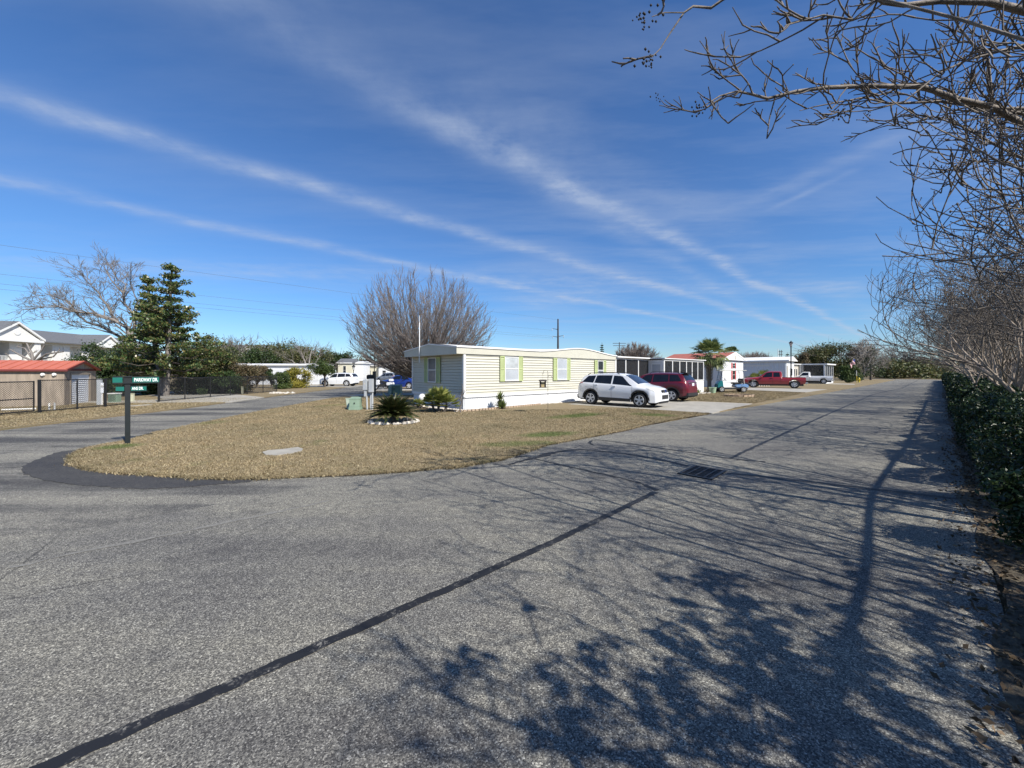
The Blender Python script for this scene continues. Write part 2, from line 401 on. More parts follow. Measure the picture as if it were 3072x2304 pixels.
# ================================================================ ground, roads, lawns
def inv2(pts): return [G(u, v) for u, v in pts]
gm = turf('ground_turf', base=0.8)
gb = MB(); S_ = 2500; gb.poly([(-S_, -S_, -0.06), (S_, -S_, -0.06), (S_, S_, -0.06), (-S_, S_, -0.06)])
struct(gb.build('ground', gm))
M['asphalt'] = asphalt('asphalt_chipseal')
M['apron'] = asphalt('asphalt_fresh', dark=True)
M['asphalt_side'] = asphalt('asphalt_side_road', ang=PI/2+.09, streaky=.72)
def slab(name, pts, z, m, th=0.08, tri=True):
    b = MB(); b.prism([(x, y, z-th) for x, y in pts], (0, 0, th))
    return b.build(name, m, tri=tri)
FAR = [(-15.3, -30), (-15.4, 11.5), (-15.8, 18.7), (-17.2, 27.9), (-19.2, 44.9), (-21.5, 66)]
NEAR = [(-16.2, 66), (-13.9, 44.9), (-11.9, 25.6), (-11.1, 17.1), (-10.4, 12.3)]
side_pts = FAR + NEAR + [(-8.5, 13.0), (0, 9)] + [RD(2, -6.3), RD(-10, -3), (2, -30)]
struct(slab('side_road', side_pts, -0.004, M['asphalt_side']))
main_pts = [RD(-28, 0.3), RD(9, 0.32), RD(22, 0.25), RD(60, 0.5), RD(135, 1.0), RD(139, -1.5), RD(139, -60), RD(131, -60), RD(131, -9), RD(126, -6.6), RD(60, -6.4), RD(-28, -6.4)]
struct(slab('main_road', main_pts, 0.0, M['asphalt']))
struct(slab('cross_street', [(-17, 56), (20, 60), (20, 65), (-17, 62)], -0.008, M['asphalt']))
K1 = 1/1.4747; K2 = 1/2.212
c1 = lambda x, y: (x*K1, 1250 + y*K1)
c2 = lambda x, y: (1300 + x*K2, 1200 + y*K2)
lawn_edge = [c1(700,68), c1(560,108), c1(430,133), c1(350,158), c1(322,185), c1(345,215), c1(430,241), c1(640,259), c1(830,270), c1(990,277),
             c1(1220,272), c1(1560,258), c1(1850,240), c1(2050,215), c2(100,455), c2(250,432), c2(450,398), c2(600,352), c2(760,300), c2(960,262), c2(1200,218), c2(1500,148), c2(1700,112), c2(1830,93)]
LE = inv2(lawn_edge)
def smooth_poly(pts, k=3):
    out = []
    for i in range(len(pts)-1):
        p0, p1, p2, p3 = pts[max(i-1,0)], pts[i], pts[i+1], pts[min(i+2, len(pts)-1)]
        for j in range(k):
            t = j/k
            out.append(tuple(0.5*((2*p1[a]) + (-p0[a]+p2[a])*t + (2*p0[a]-5*p1[a]+4*p2[a]-p3[a])*t*t + (-p0[a]+3*p1[a]-3*p2[a]+p3[a])*t**3) for a in (0,1)))
    return out + [pts[-1]]
rj = random.Random(5)
LS = [(x+rj.uniform(-.018,.018), y+rj.uniform(-.018,.018)) for x, y in smooth_poly(LE, 5)]
lot = [(-16.4, 66), (-14.0, 44.9), (-12.0, 25.6), (-11.2, 17.1), (-10.6, 13.2)] + LS
far_edge = [RD(22.2, -6.35), RD(60, -6.5), RD(125.7, -6.7), RD(130.5, -9), RD(130.5, -60), (-5, 130)]
spots = []
def spot(u0, v0, u1, v1, w, s):
    a, b = G(u0, v0), G(u1, v1); spots.append(((a[0]+b[0])/2, (a[1]+b[1])/2, math.hypot(b[0]-a[0], b[1]-a[1])/2+0.05, w, math.atan2(b[1]-a[1], b[0]-a[0]), s))
spot(*c2(740,132), *c2(1150,88), 0.62, 1.0)
spot(*c2(1280,95), *c2(1650,115), 0.7, 0.9)
spot(*c2(540,250), *c2(980,222), 0.48, 1.0)
spot(*c2(270,312), *c2(840,288), 0.42, 0.8)
spot(*c1(400,145), *c1(640,132), 0.45, 0.9)
spot(*c1(860,42), *c1(1010,22), 0.5, 0.4)
spot(960, 1222, 1060, 1212, 0.6, 0.45)
M['turf'] = turf('dormant_turf', spots)
lawn = slab('lawn', lot + far_edge, 0.035, M['turf']); struct(lawn)
struct(slab('verge', [(-15.5, -10), (-15.6, 11.5), (-16.0, 18.7), (-17.4, 27.9), (-19.4, 44.9), (-21.8, 68), (-140, 110), (-140, -10)], 0.03, M['turf']))
# bare earth lip where the turf has been edged
M['soil'] = mat('edge_soil', (.06,.042,.028), 0.95, var=.4, scale=9, bump=.8, bscale=60, obj=False)
def ribbon(name, pts, w, z, m, jit=0.0, seed=1, th=0.0, wfun=None):
    r = random.Random(seed); rows = []
    for i, p in enumerate(pts):
        a = pts[max(i-1,0)]; b = pts[min(i+1,len(pts)-1)]
        dx, dy = b[0]-a[0], b[1]-a[1]; l = math.hypot(dx, dy) or 1; nx, ny = -dy/l, dx/l
        ww = w if wfun is None else w*wfun(i/(len(pts)-1))
        wa = ww/2 + r.uniform(-jit, jit); wb = ww/2 + r.uniform(-jit, jit)
        rows.append([(p[0]+nx*wa, p[1]+ny*wa, z), (p[0]-nx*wb, p[1]-ny*wb, z)])
    b = MB(); b.strip(rows); return b.build(name, m)
struct(ribbon('soil_edge', LS[8:], 0.10, 0.008, M['soil'], 0.03, 3))
# fresh asphalt apron hugging the corner
ap = [c1(332,150), c1(290,152), c1(230,165), c1(165,190), c1(110,216), c1(98,235), c1(120,258), c1(190,280), c1(300,297), c1(430,309), c1(560,318), c1(700,317), c1(880,307), c1(1000,296), c1(1110,286),
      c1(1000,262), c1(640,245), c1(430,225), c1(380,200), c1(360,170)]
struct(slab('asphalt_apron', [(x+rj.uniform(-.03,.03), y+rj.uniform(-.03,.03)) for x, y in smooth_poly(inv2(ap + ap[:1]), 6)[:-1]], 0.006, M['apron'], th=0.03))
# crack sealer
def tar_mat():
    m, nt, b = nt_new('crack_sealer'); pos = N(nt, 'ShaderNodeNewGeometry').outputs['Position']
    vo = N(nt, 'ShaderNodeTexVoronoi'); vo.inputs['Scale'].default_value = 90; L(nt, pos, vo.inputs['Vector'])
    s = N(nt, 'ShaderNodeSeparateColor'); L(nt, vo.outputs['Color'], s.inputs[0])
    wear = ramp(nt, tex_noise(nt, pos, 7.0, 4, .7).outputs[0], [(.50, (0,)*3), (.66, (1,)*3)])
    chip = ramp(nt, s.outputs[0], [(0, (.012,.012,.013)), (.55, (.03,.029,.029)), (.8, (.09,.088,.08)), (1, (.22,.21,.185))])
    r = N(nt, 'ShaderNodeMixRGB'); L(nt, wear.outputs[0], r.inputs[0]); r.inputs[1].default_value = (.014,.014,.015,1); L(nt, chip.outputs[0], r.inputs[2])
    L(nt, r.outputs[0], b.inputs['Base Color']); b.inputs['Roughness'].default_value = 0.6; b.inputs['Specular IOR Level'].default_value = .35
    return m
M['tar'] = tar_mat()
def dense(pts, step):
    out = []
    for a, b in zip(pts, pts[1:]):
        n = max(1, int(math.hypot(b[0]-a[0], b[1]-a[1])/step))
        out += [(a[0]+(b[0]-a[0])*i/n, a[1]+(b[1]-a[1])*i/n) for i in range(n)]
    return out + [pts[-1]]
def wander(pts, amp, seed):
    r = random.Random(seed); o = []; x = y = 0
    for p in pts:
        x = x*.85 + r.uniform(-amp, amp); y = y*.85 + r.uniform(-amp, amp); o.append((p[0]+x, p[1]+y))
    return o
seam = [RD(-8, -2.64), RD(0.5, -2.65), RD(3.0, -2.66)] + [G(1965, 1477)]
struct(ribbon('tar_seam', wander(dense(seam, .05), .0012, 2), .085, .004, M['tar'], .007, 4))
seam_far = [G(2188, 1376), G(2300, 1324), G(2440, 1262), G(2620, 1183), RD(60, -2.7), RD(120, -3)]
struct(ribbon('tar_seam', wander(dense(seam_far, .12), .004, 7), .075, .004, M['tar'], .014, 6))
tl1 = inv2([c2(500,430), c2(600,402), c2(700,378), c2(800,350), c2(930,331), c2(1050,334), c2(1340,366), c2(1700,440)])
struct(ribbon('tar_seam', wander(dense(smooth_poly(tl1, 3), .08), .006, 9), .12, .0045, M['tar'], .02, 9, wfun=lambda t: .6 + 1.0*math.exp(-((t-.22)/.08)**2) + .5*t))
tl1b = inv2([c2(1950,485), c2(2212,511), (2550,1459), (2917,1502)])
struct(ribbon('tar_seam', wander(dense(smooth_poly(tl1b, 3), .08), .006, 10), .09, .004, M['tar'], .012, 12))
tl2 = inv2([c2(540,384), c2(600,376), c2(720,402), c2(1000,465), c2(1330,540), c2(1450,585), c2(1495,600)])
struct(ribbon('tar_seam', wander(dense(smooth_poly(tl2, 3), .08), .007, 11), .075, .005, M['tar'], .016, 13, wfun=lambda t: .6 + 2.4*max(0, t-.75)))
tl3 = inv2([c2(1065,300), c2(1040,282), c2(1085,266), c2(1300,290), c2(1650,341), c2(1960,388), c2(2212,411)])
struct(ribbon('tar_seam', wander(dense(smooth_poly(tl3, 3), .1), .007, 12), .06, .0045, M['tar'], .012, 15))
# pale paving joint running across the junction
M['joint'] = mat('pale_joint', (.17,.165,.148), .9, var=.4, scale=40, obj=False)
struct(ribbon('paving_joint', wander(dense(inv2([c1(40,672), c1(300,612), c1(560,560), c1(830,505), c1(1000,468), c1(1250,418), c1(1450,372)]), .1), .006, 21), .05, .004, M['joint'], .022, 22))
# concrete drives
M['concrete'] = mat('driveway_concrete', (.33,.31,.265), .85, var=.18, scale=2.2, bump=.25, bscale=90, obj=False)
def drive(name, pts, z=.043): return struct(slab(name, pts, z, M['concrete'], th=.09))
d0, d1, d2, d3 = G(1768,1218.5), G(2131.5,1242), G(2254,1213), G(2040,1200)
RX = lambda t, p: RD(t, p)
drive('driveway', [(3.0,20.65), (8.36,16.12), (13.15,21.0), (10.3,23.0), (6.9,25.6)])
M['jointline'] = mat('drive_joint', (.10,.095,.09), .9, obj=False)
struct(ribbon('driveway_joint', [(6.6,22.6), (10.55,18.55)], .03, .047, M['jointline'], .004))
drive('driveway', [(22.7,38.1), (25.2,32.9), (31.6,38.6), (24,46.5)])
drive('driveway', [(44,58), (47.4,53.2), (51,57.3), (46,64)])
drive('driveway', [(-16.2,22.2), (-17.0,26.4), (-23,31), (-31,36), (-33,32.5), (-26,28.0), (-22.0,24.3), (-26.0,22.5), (-26,21.3), (-22,21.6)])
drive('driveway', [(-11.95,27.5), (-3.0,31.0), (-3.0,33.6), (-12.2,30.4)])
drive('driveway', [(-12.9,36.0), (0,39.5), (0,44), (-13.6,41.0)])
drive('driveway', [(-18.9,44.5), (-19.4,50.5), (-30,51.5), (-30,47.0)])
# ================================================================ materials of things
M['siding'] = mat('cream_vinyl_siding', (.53,.515,.43), .55, var=.04, scale=1.2)
M['fascia'] = mat('cream_metal_fascia', (.51,.495,.41), .5, var=.05, scale=1.5)
M['white_metal'] = mat('white_painted_metal', (.72,.72,.71), .45, var=.05, scale=2)
M['roof_metal'] = mat('white_roof_coating', (.74,.74,.72), .5, var=.10, scale=1.1)
M['skirt'] = mat('white_vinyl_skirting', (.66,.675,.69), .5, var=.05, scale=1.5)
M['shutter'] = mat('lime_green_shutter', (.40,.46,.215), .55, var=.06)
M['trim_white'] = mat('white_trim', (.72,.72,.70), .5, var=.04)
M['glass'] = glass_mat('window_glass', (.025,.03,.035), .04)
M['blind'] = mat('pale_window_blind', (.40,.43,.46), .25, var=.12, scale=1.0, spec=.7, coat=.4)
M['pane_reflection'] = mat('pale_pane_reflection', (.44,.47,.48), .25, var=.25, scale=2.2, spec=.6, coat=.4)  # pale mottled colour stands in for the reflection in the upper pane
M['glass_dim'] = mat('window_glass_over_screen', (.14,.155,.18), .12, var=.25, scale=1.3, spec=.7)
M['screen'] = screen_mat('porch_screen', .66)
M['black_metal'] = mat('black_metal', (.012,.012,.013), .4, var=.3)
M['black_plastic'] = mat('black_plastic', (.018,.018,.019), .55, var=.25)
M['gutter'] = mat('dark_roof_edge', (.10,.10,.10), .5)
M['stone'] = mat('pale_bed_stone', (.42,.38,.32), .9, var=.45, scale=6, bump=.5, bscale=30, c2=(.55,.51,.45))
M['brickedge'] = mat('tan_edging_stone', (.36,.27,.19), .9, var=.35, scale=8, bump=.5)
M['wood_shed'] = mat('weathered_plywood', (.285,.235,.18), .85, var=.28, scale=2.2, bump=.3, bscale=20, stretch=(3,3,.5))
M['red_roof'] = mat('red_metal_roof', (.47,.135,.078), .5, var=.07, scale=1.5)
M['dark_red'] = mat('dark_red_roof_trim', (.13,.025,.022), .5)
M['rollup'] = mat('grey_rollup_door', (.74,.76,.78), .45, var=.06)
M['shingle'] = mat('grey_shingle_roof', (.115,.12,.128), .9, var=.2, scale=4, bump=.4, bscale=40)
M['apt_white'] = mat('white_stucco', (.70,.69,.655), .8, var=.04)
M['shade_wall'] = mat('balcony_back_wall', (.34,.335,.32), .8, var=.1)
M['chainlink'] = mat('black_chainlink_wire', (.014,.014,.015), .5)
M['greenbox'] = mat('utility_green_paint', (.215,.30,.215), .6, var=.12)
M['palegreen'] = mat('faded_pale_green_plastic', (.40,.47,.38), .6, var=.12)
M['grey_box'] = mat('grey_meter_box', (.42,.44,.45), .5, var=.1, metal=.1)
M['pvc'] = mat('white_pvc_pipe', (.72,.71,.67), .5, var=.1)
M['beige_post'] = mat('beige_plastic_pedestal', (.48,.47,.34), .6, var=.08)
M['sign_green'] = mat('street_sign_green', (.007,.125,.098), .35, var=.08)
M['sign_post'] = mat('dark_green_painted_post', (.006,.010,.011), .5, var=.3, scale=6)
M['letter'] = mat('white_sign_lettering', (.82,.84,.82), .4, var=.02)
# ================================================================ the cream mobile home on the corner lot
P0 = G(1392, 1232)
def wall_t(u):
    a = (u-U0)/FPX
    return (a*P0[1]-P0[0])/(E1[0]-a*E1[1])
def wall_z(u, v):
    t = wall_t(u); return ZV(v, P0[1]+E1[1]*t)
house = thing('mobile_home', 'long cream mobile home with lime green shutters, white skirting and a wavy roof edge', 'mobile home', (P0[0], P0[1], 0.03), A1)
HL, HW_ = 12.3, 4.85
LAP = .131
def siding(name, m, parent, a, b, z0, z1, nrm, lap=LAP, proj=.032):
    """horizontal laps on a vertical wall from a to b (xy), facing nrm"""
    mb = MB(); n = max(1, round((z1-z0)/lap)); h = (z1-z0)/n
    rows = []
    nx, ny = nrm
    for i in range(n):
        zb, zt = z0+i*h, z0+(i+1)*h
        for z, o in ((zb, proj), (zt-.026, proj*.35), (zt-.026, -.05), (zt, -.05)):
            rows.append([(a[0]+nx*o, a[1]+ny*o, z), (b[0]+nx*o, b[1]+ny*o, z)])
    mb.strip(rows); return mb.build(name, m, parent)
FB = 2.56          # underside of the fascia
siding('wall', M['siding'], house, (0, 0), (HL, 0), .66, FB+.06, (0, -1))
siding('wall', M['siding'], house, (0, 0), (0, HW_), .66, FB+.1, (-1, 0))
MB().poly([(0.0, HW_, .66), (HL, HW_, .66), (HL, HW_, 2.9), (0, HW_, 2.9)]).poly([(HL, 0, .66), (HL, HW_, .66), (HL, HW_, 2.9), (HL, 0, 2.9)]).build('wall', M['siding'], house)
for q in ((-.060, .06, -.060, .06), (HL-.06, HL+.02, -.058, .05), (-.058, .05, HW_-.05, HW_+.04)): MB().bx(*q, .6, FB).build('corner_trim', M['trim_white'], house)
def ribs(name, m, parent, a, b, z0, zf, nrm, pitch=.09, proj=.012, zb=None):
    """vertically ribbed sheet from a to b; zf(s) gives the top edge"""
    ln = math.hypot(b[0]-a[0], b[1]-a[1]); n = int(ln/pitch*2); mb = MB(); rows = []
    for i in range(n+1):
        s = ln*i/n; o = proj if (i//1) % 2 else 0.0
        p = (a[0]+(b[0]-a[0])*i/n+nrm[0]*o, a[1]+(b[1]-a[1])*i/n+nrm[1]*o)
        rows.append([(p[0], p[1], z0 if zb is None else zb(s)), (p[0], p[1], zf(s))])
    mb.strip(rows); return mb.build(name, m, parent)
ribs('skirting', M['skirt'], house, (-.01, .04), (HL, .04), -.06, lambda s: .56, (0, -1), .13, .02)
ribs('skirting', M['skirt'], house, (.04, -.0), (.04, HW_), -.06, lambda s: .56, (-1, 0), .13, .02)
MB().bx(-.03, HL, -.03, .04, .555, .675).bx(-.032, .04, .04, HW_, .555, .675).build('skirting_rail', M['skirt'], house)
def lerp(pts, x):
    if x <= pts[0][0]: return pts[0][1]
    for (x0, y0), (x1, y1) in zip(pts, pts[1:]):
        if x <= x1:
            k = (x-x0)/(x1-x0); return y0+(y1-y0)*k
    return pts[-1][1]
def slerp(pts, x):
    if x <= pts[0][0]: return pts[0][1]
    for (x0, y0), (x1, y1) in zip(pts, pts[1:]):
        if x <= x1:
            k = (x-x0)/(x1-x0); k = k*k*(3-2*k); return y0+(y1-y0)*k
    return pts[-1][1]
FT = [(-.46, 2.90), (4.7, 2.885), (8.5, 3.16), (12.4, 2.84)]
OH = .46
ribs('fascia', M['fascia'], house, (-OH, -.085), (HL+.02, -.085), FB, lambda s: slerp(FT, s-OH), (0, -1), .10, .006)
GT = lambda y: 3.13 - abs(y-2.35)/2.5*.255
ribs('fascia', M['fascia'], house, (-OH, HW_+.12), (-OH, -.085), FB-.02, lambda s: GT(HW_+.12-s)-.02, (-1, 0), .10, .006)
MB().bx(-OH, .0, -.06, HW_+.1, FB+.0, FB+.02).build('soffit', M['fascia'], house)
mb = MB(); rows = []
xs = [-OH-.02+i*(HL+OH+.04)/48 for i in range(49)]
for x in xs:
    f = slerp(FT, x); r = max(3.14, f+.02)
    rows.append([(x, -.105, f), (x, .5, f+(r-f)*.3), (x, 1.4, f+(r-f)*.72), (x, 2.35, r), (x, 3.6, 3.0), (x, HW_+.15, 2.88)])
mb.strip(rows); mb.build('roof', M['roof_metal'], house, smooth=40)
mb = MB(); rows = []
for x in xs:
    f = slerp(FT, x); rows.append([(x, -.12, f-.045), (x, -.12, f+.018), (x, -.085, f+.022)])
mb.strip(rows)
mb.strip([[(-OH-.03, y, GT(y)-.05), (-OH-.03, y, GT(y)+.005), (-OH, y, GT(y)+.012)] for y in (-.10, .5, 1.2, 1.8, 2.35, 3, 3.8, 4.4, HW_+.15)])
mb.build('roof_edge', M['trim_white'], house)
mb = MB(); mb.strip([[(x, -.105, slerp(FT, x)-.068), (x, -.105, slerp(FT, x)-.046)] for x in xs])
mb.build('drip_edge', M['gutter'], house)
def win(parent, x0, x1, z0, z1, sh, mt_up, mt_lo, face='front', shut=True, off=0.0, rail=.5):
    """sash window with louvred shutters; face front: along x at y=off, end: along y at x=off"""
    off = off-.042
    def P(s, d, z): return (s, -d+off, z) if face == 'front' else (-d+off, s, z)
    def B(mb, s0, s1, d0, d1, za, zb):
        a, b = P(s0, d0, za), P(s1, d1, zb)
        mb.bx(min(a[0], b[0]), max(a[0], b[0]), min(a[1], b[1]), max(a[1], b[1]), za, zb)
    zm = z0+(z1-z0)*rail
    w = MB(); fw = .035
    B(w, x0, x1, .012, .05, z1-fw, z1); B(w, x0, x1, .012, .062, z0-.02, z0+fw)
    B(w, x0, x0+fw, .012, .05, z0+fw, z1-fw); B(w, x1-fw, x1, .012, .05, z0+fw, z1-fw); B(w, x0+fw, x1-fw, .012, .046, zm-.02, zm+.02)
    w = w.build('window', M['trim_white'], parent)
    g = MB(); B(g, x0+fw, x1-fw, .012, .034, zm+.02, z1-fw); g.build('pane', mt_up, w)
    g = MB(); B(g, x0+fw, x1-fw, .012, .030, z0+fw, zm-.02); g.build('pane', mt_lo, w)
    if shut:
        for s0, s1 in ((x0-sh-.01, x0-.01), (x1+.01, x1+sh+.01)):
            s = MB(); e = .045; za, zb = z0-.03, z1+.03
            B(s, s0, s0+e, .014, .05, za, zb); B(s, s1-e, s1, .014, .05, za, zb)
            for z in (za, (za+zb)/2-.03, zb-.06): B(s, s0+e, s1-e, .014, .048, z, z+.06)
            n = int((zb-za-.2)/.05)
            for i in range(n):
                z = za+.07+i*(zb-za-.16)/n
                a0, a1 = P(s0+e, .044, z), P(s1-e, .044, z); b0, b1 = P(s0+e, .022, z+.045), P(s1-e, .022, z+.045)
                s.poly([a0, a1, b1, b0])
            B(s, s0+e, s1-e, .013, .02, za+.06, zb-.06)
            s.build('shutter', M['shutter'], parent)
ct = wall_t
k5 = lambda x: 1220 + x/4.424
win(house, ct(k5(1290)), ct(k5(1472)), 1.30, 2.50, ct(k5(1285))-ct(k5(1224)), M['pane_reflection'], M['blind'])
win(house, ct(k5(1985)), ct(k5(2112)), 1.30, 2.50, ct(k5(1980))-ct(k5(1931)), M['blind'], M['blind'])
k4 = lambda x: 1650 + x/4.424
win(house, ct(k4(620)), ct(k4(694)), 1.25, 2.46, ct(k4(618))-ct(k4(580)), M['glass'], M['glass_dim'])
def end_s(u):
    a = (u-U0)/FPX; return (P0[0]-a*P0[1])/(a*E2[1]-E2[0])
win(house, end_s(k5(408)), end_s(k5(300)), 1.22, 2.46, .36, M['glass_dim'], M['glass_dim'], face='end')
# white mast strapped to the gable
MB().tube([(-OH-.05, end_s(k5(290))+.02, 2.2), (-OH-.05, end_s(k5(290))+.02, 4.25)], .024, 10).tube([(-OH-.05, end_s(k5(290))+.02, 4.25), (-OH-.05, end_s(k5(290))+.02, 4.62)], .012, 6).build('mast', M['trim_white'], house)
# screened porch and sunroom at the far end: one building with the home
T0, T1 = ct(1844), ct(1946); DP = 1.2; T2 = T1+7.0
porch = MB(); porch.bx(T0-.0, T1+.0, .0, .12, -.03, .62)
porch.build('porch_base', M['skirt'], house)
MB().bx(T0, T1, .12, 3.0, .55, .62).build('porch_floor', M['concrete'], house)
MB().poly([(T0, 3.0, .5), (T1+7, 3.0, .5), (T1+7, 3.0, 2.85), (T0, 3.0, 2.85)]).build('porch_back_wall', M['siding'], house)
uu = [1844, 1876, 1914, 1946]
for i, u in enumerate(uu):
    w = .10 if i in (0, 3) else .09; x = ct(u)
    MB().bx(x-w/2+(.05 if i == 0 else 0), x+w/2, -.045, .06, .62, 2.66).build('porch_post', M['trim_white'], house)
MB().bx(T0, T1, -.03, .05, .62, .72).build('porch_rail', M['trim_white'], house); MB().bx(T0+.0, T1, -.03, .05, 2.60, 2.72).build('porch_beam', M['trim_white'], house)
for a, b in zip(uu, uu[1:]):
    MB().bx(ct(a)+.05, ct(b)-.045, 0.0, .01, .72, 2.60).build('porch_screen', M['screen'], house)
MB().bx(T0+.03, T1+1.7, -.22, 3.4, 2.72, 2.80).build('porch_roof', M['roof_metal'], house)
# sunroom pushed out towards the road: door wall faces the drive
y0 = -DP
MB().bx(T1-.06, T1+.06, y0, y0+.12, .0, 2.62).bx(T1-.06, T1+.06, -.17, -.05, .05, 2.62).bx(T1-.06, T1+.06, y0+.12, -.17, 2.46, 2.62).build('door_frame', M['trim_white'], house)
dr = MB().bx(T1-.05, T1+.0, y0+.13, y0+.26, .1, 2.45).bx(T1-.05, T1, -.30, -.18, .1, 2.45).bx(T1-.05, T1, y0+.26, -.30, .1, 1.0).bx(T1-.05, T1, y0+.26, -.30, 2.3, 2.45).build('door', M['trim_white'], house)
MB().bx(T1-.03, T1-.015, y0+.26, -.30, 1.0, 2.3).build('pane', M['blind'], dr)
MB().tube([(T1-.09, -.27, 1.1), (T1-.09, -.27, 1.22)], .014, 6).build('handle', M['grey_box'], dr)
MB().bx(T1-.02, T2, y0-.01, y0+.08, -.03, 1.06).bx(T2-.09, T2, y0+.08, 2.9, -.03, 1.06).build('sunroom_base', M['trim_white'], house)
kr = [1997, 2017.3, 2038.8, 2059.1, 2076, 2093, 2110]
def room_t(u):
    a = (u-U0)/FPX; X0 = P0[0]+.6698*DP; Y0 = P0[1]-.7426*DP
    return (a*Y0-X0)/(E1[0]-a*E1[1])
ps = [room_t(u) for u in kr]; ps[0] = T1+.02; ps[-1] = T2-.05
for x in ps: MB().bx(x-.05, x+.05, y0-.02, y0+.07, 1.06, 2.58).build('sunroom_post', M['trim_white'], house)
for a, b in zip(ps, ps[1:]): MB().bx(a+.05, b-.05, y0+.02, y0+.03, 1.10, 2.56).build('sunroom_screen', M['screen'], house)
MB().bx(T1-.05, T2, y0-.03, y0+.08, 2.56, 2.68).bx(T1-.05, T2, y0-.04, y0+.08, 1.06, 1.11).bx(T2-.08, T2-.0, y0+.08, 2.9, 2.56, 2.68).build('sunroom_rail', M['trim_white'], house)
MB().bx(T2-.05, T2-.04, y0+.1, 2.9, 1.1, 2.56).build('sunroom_screen', M['screen'], house)
MB().prism([(T1-.2, y0-.15, 2.70), (T1-.2, y0-.15, 2.76), (T1-.2, 3.2, 2.9), (T1-.2, 3.2, 2.82)], (7.35, 0, 0)).build('sunroom_roof', M['roof_metal'], house)
MB().bx(T1, T2-.1, y0+.1, 2.9, .02, .06).build('sunroom_floor', M['concrete'], house)
# ================================================================ stone beds by the house (stuff: nobody counts the pebbles)
def H(x, y): return (P0[0]+E1[0]*x+E2[0]*y, P0[1]+E1[1]*x+E2[1]*y)
def rock_pile(name, region, n, rng, smin, smax, m, z=.04):
    mb = MB()
    for i in range(n):
        x, y = region(rng); s = rng.uniform(smin, smax)
        k = 6; ph = rng.random()*6
        rings = []
        for f, hz in ((1.0, 0.0), (.95, .45), (.55, .85)):
            rings.append([(x+s*f*math.cos(ph+2*PI*j/k)*(.7+.3*math.sin(j*2+ph)), y+s*f*math.sin(ph+2*PI*j/k)*(.8+.2*math.cos(j+ph)), z-.01+s*.8*hz) for j in range(k+1)])
        mb.strip(rings); mb.poly(rings[-1][:-1])
    return mb.build(name, m)
rg = random.Random(11)
def bed_front(r):
    x = r.uniform(-.3, 9.5); return H(x, -r.uniform(.08, .55-.25*min(1, max(0, x/6))))
def bed_end(r): return H(-r.uniform(.05, .75), r.uniform(-.4, 2.9))
o = rock_pile('bed_pebbles', lambda r: bed_front(r) if r.random() < .62 else bed_end(r), 1500, rg, .025, .06, M['stone']); tag(o, 'pale pebbles mulching the bed along the cream home', 'pebbles', kind='stuff')
edge = [H(x, y) for x, y in ((4.6, -.42), (3.2, -.55), (1.6, -.62), (.3, -.72), (-.5, -.62), (-.75, -.25), (-.80, .1), (-1.0, .5), (-1.05, 1.3), (-1.0, 2.2), (-.95, 2.9))]
mb = MB()
for p, q in zip(dense(edge, .17), dense(edge, .17)[1:]):
    mb.box(((p[0]+q[0])/2, (p[1]+q[1])/2, .07), (.15, .07, .09), math.atan2(q[1]-p[1], q[0]-p[0])+rg.uniform(-.1, .1))
tag(mb.build('bed_edging', M['brickedge']), 'low tan scalloped edging curving round the corner bed of the cream home', 'edging')
# ================================================================ vehicles
def paint(name, c, rough=.25):
    m = mat(name, c, rough, var=.03, scale=1.5, coat=.6, spec=.5); return m
M['car_white'] = paint('white_car_paint', (.70,.71,.72))
M['car_red'] = paint('dark_red_metallic_paint', (.115,.008,.018), .3)
M['truck_red'] = paint('red_truck_paint', (.28,.018,.022), .3)
M['tail_red'] = paint('bright_red_tailgate_paint', (.42,.025,.02), .3)
M['car_blue'] = paint('blue_car_paint', (.012,.035,.20))
M['car_grey'] = paint('grey_car_paint', (.22,.24,.26))
M['car_glass'] = glass_mat('tinted_car_glass', (.010,.012,.015), .02)
M['windscreen'] = glass_mat('windscreen_glass', (.03,.045,.075), .02)
M['tyre'] = mat('tyre_rubber', (.017,.017,.018), .85, var=.2, scale=9)
M['rim'] = mat('alloy_rim', (.66,.67,.68), .32, .15, var=.1, scale=6)
M['rim_dark'] = mat('wheel_barrel_dark', (.03,.03,.032), .5)
M['clad'] = mat('grey_black_cladding', (.024,.024,.026), .55, var=.2)
M['lamp_clear'] = mat('clear_headlamp', (.58,.58,.54), .1, var=.25, scale=14, spec=.8, coat=.8)
M['lamp_red'] = mat('red_tail_lamp', (.30,.012,.010), .12, var=.2, coat=.7)
M['chrome'] = mat('chrome_trim', (.62,.63,.64), .15, .9, var=.08)
M['plate'] = mat('licence_plate_white', (.66,.67,.72), .4, var=.15, scale=20)
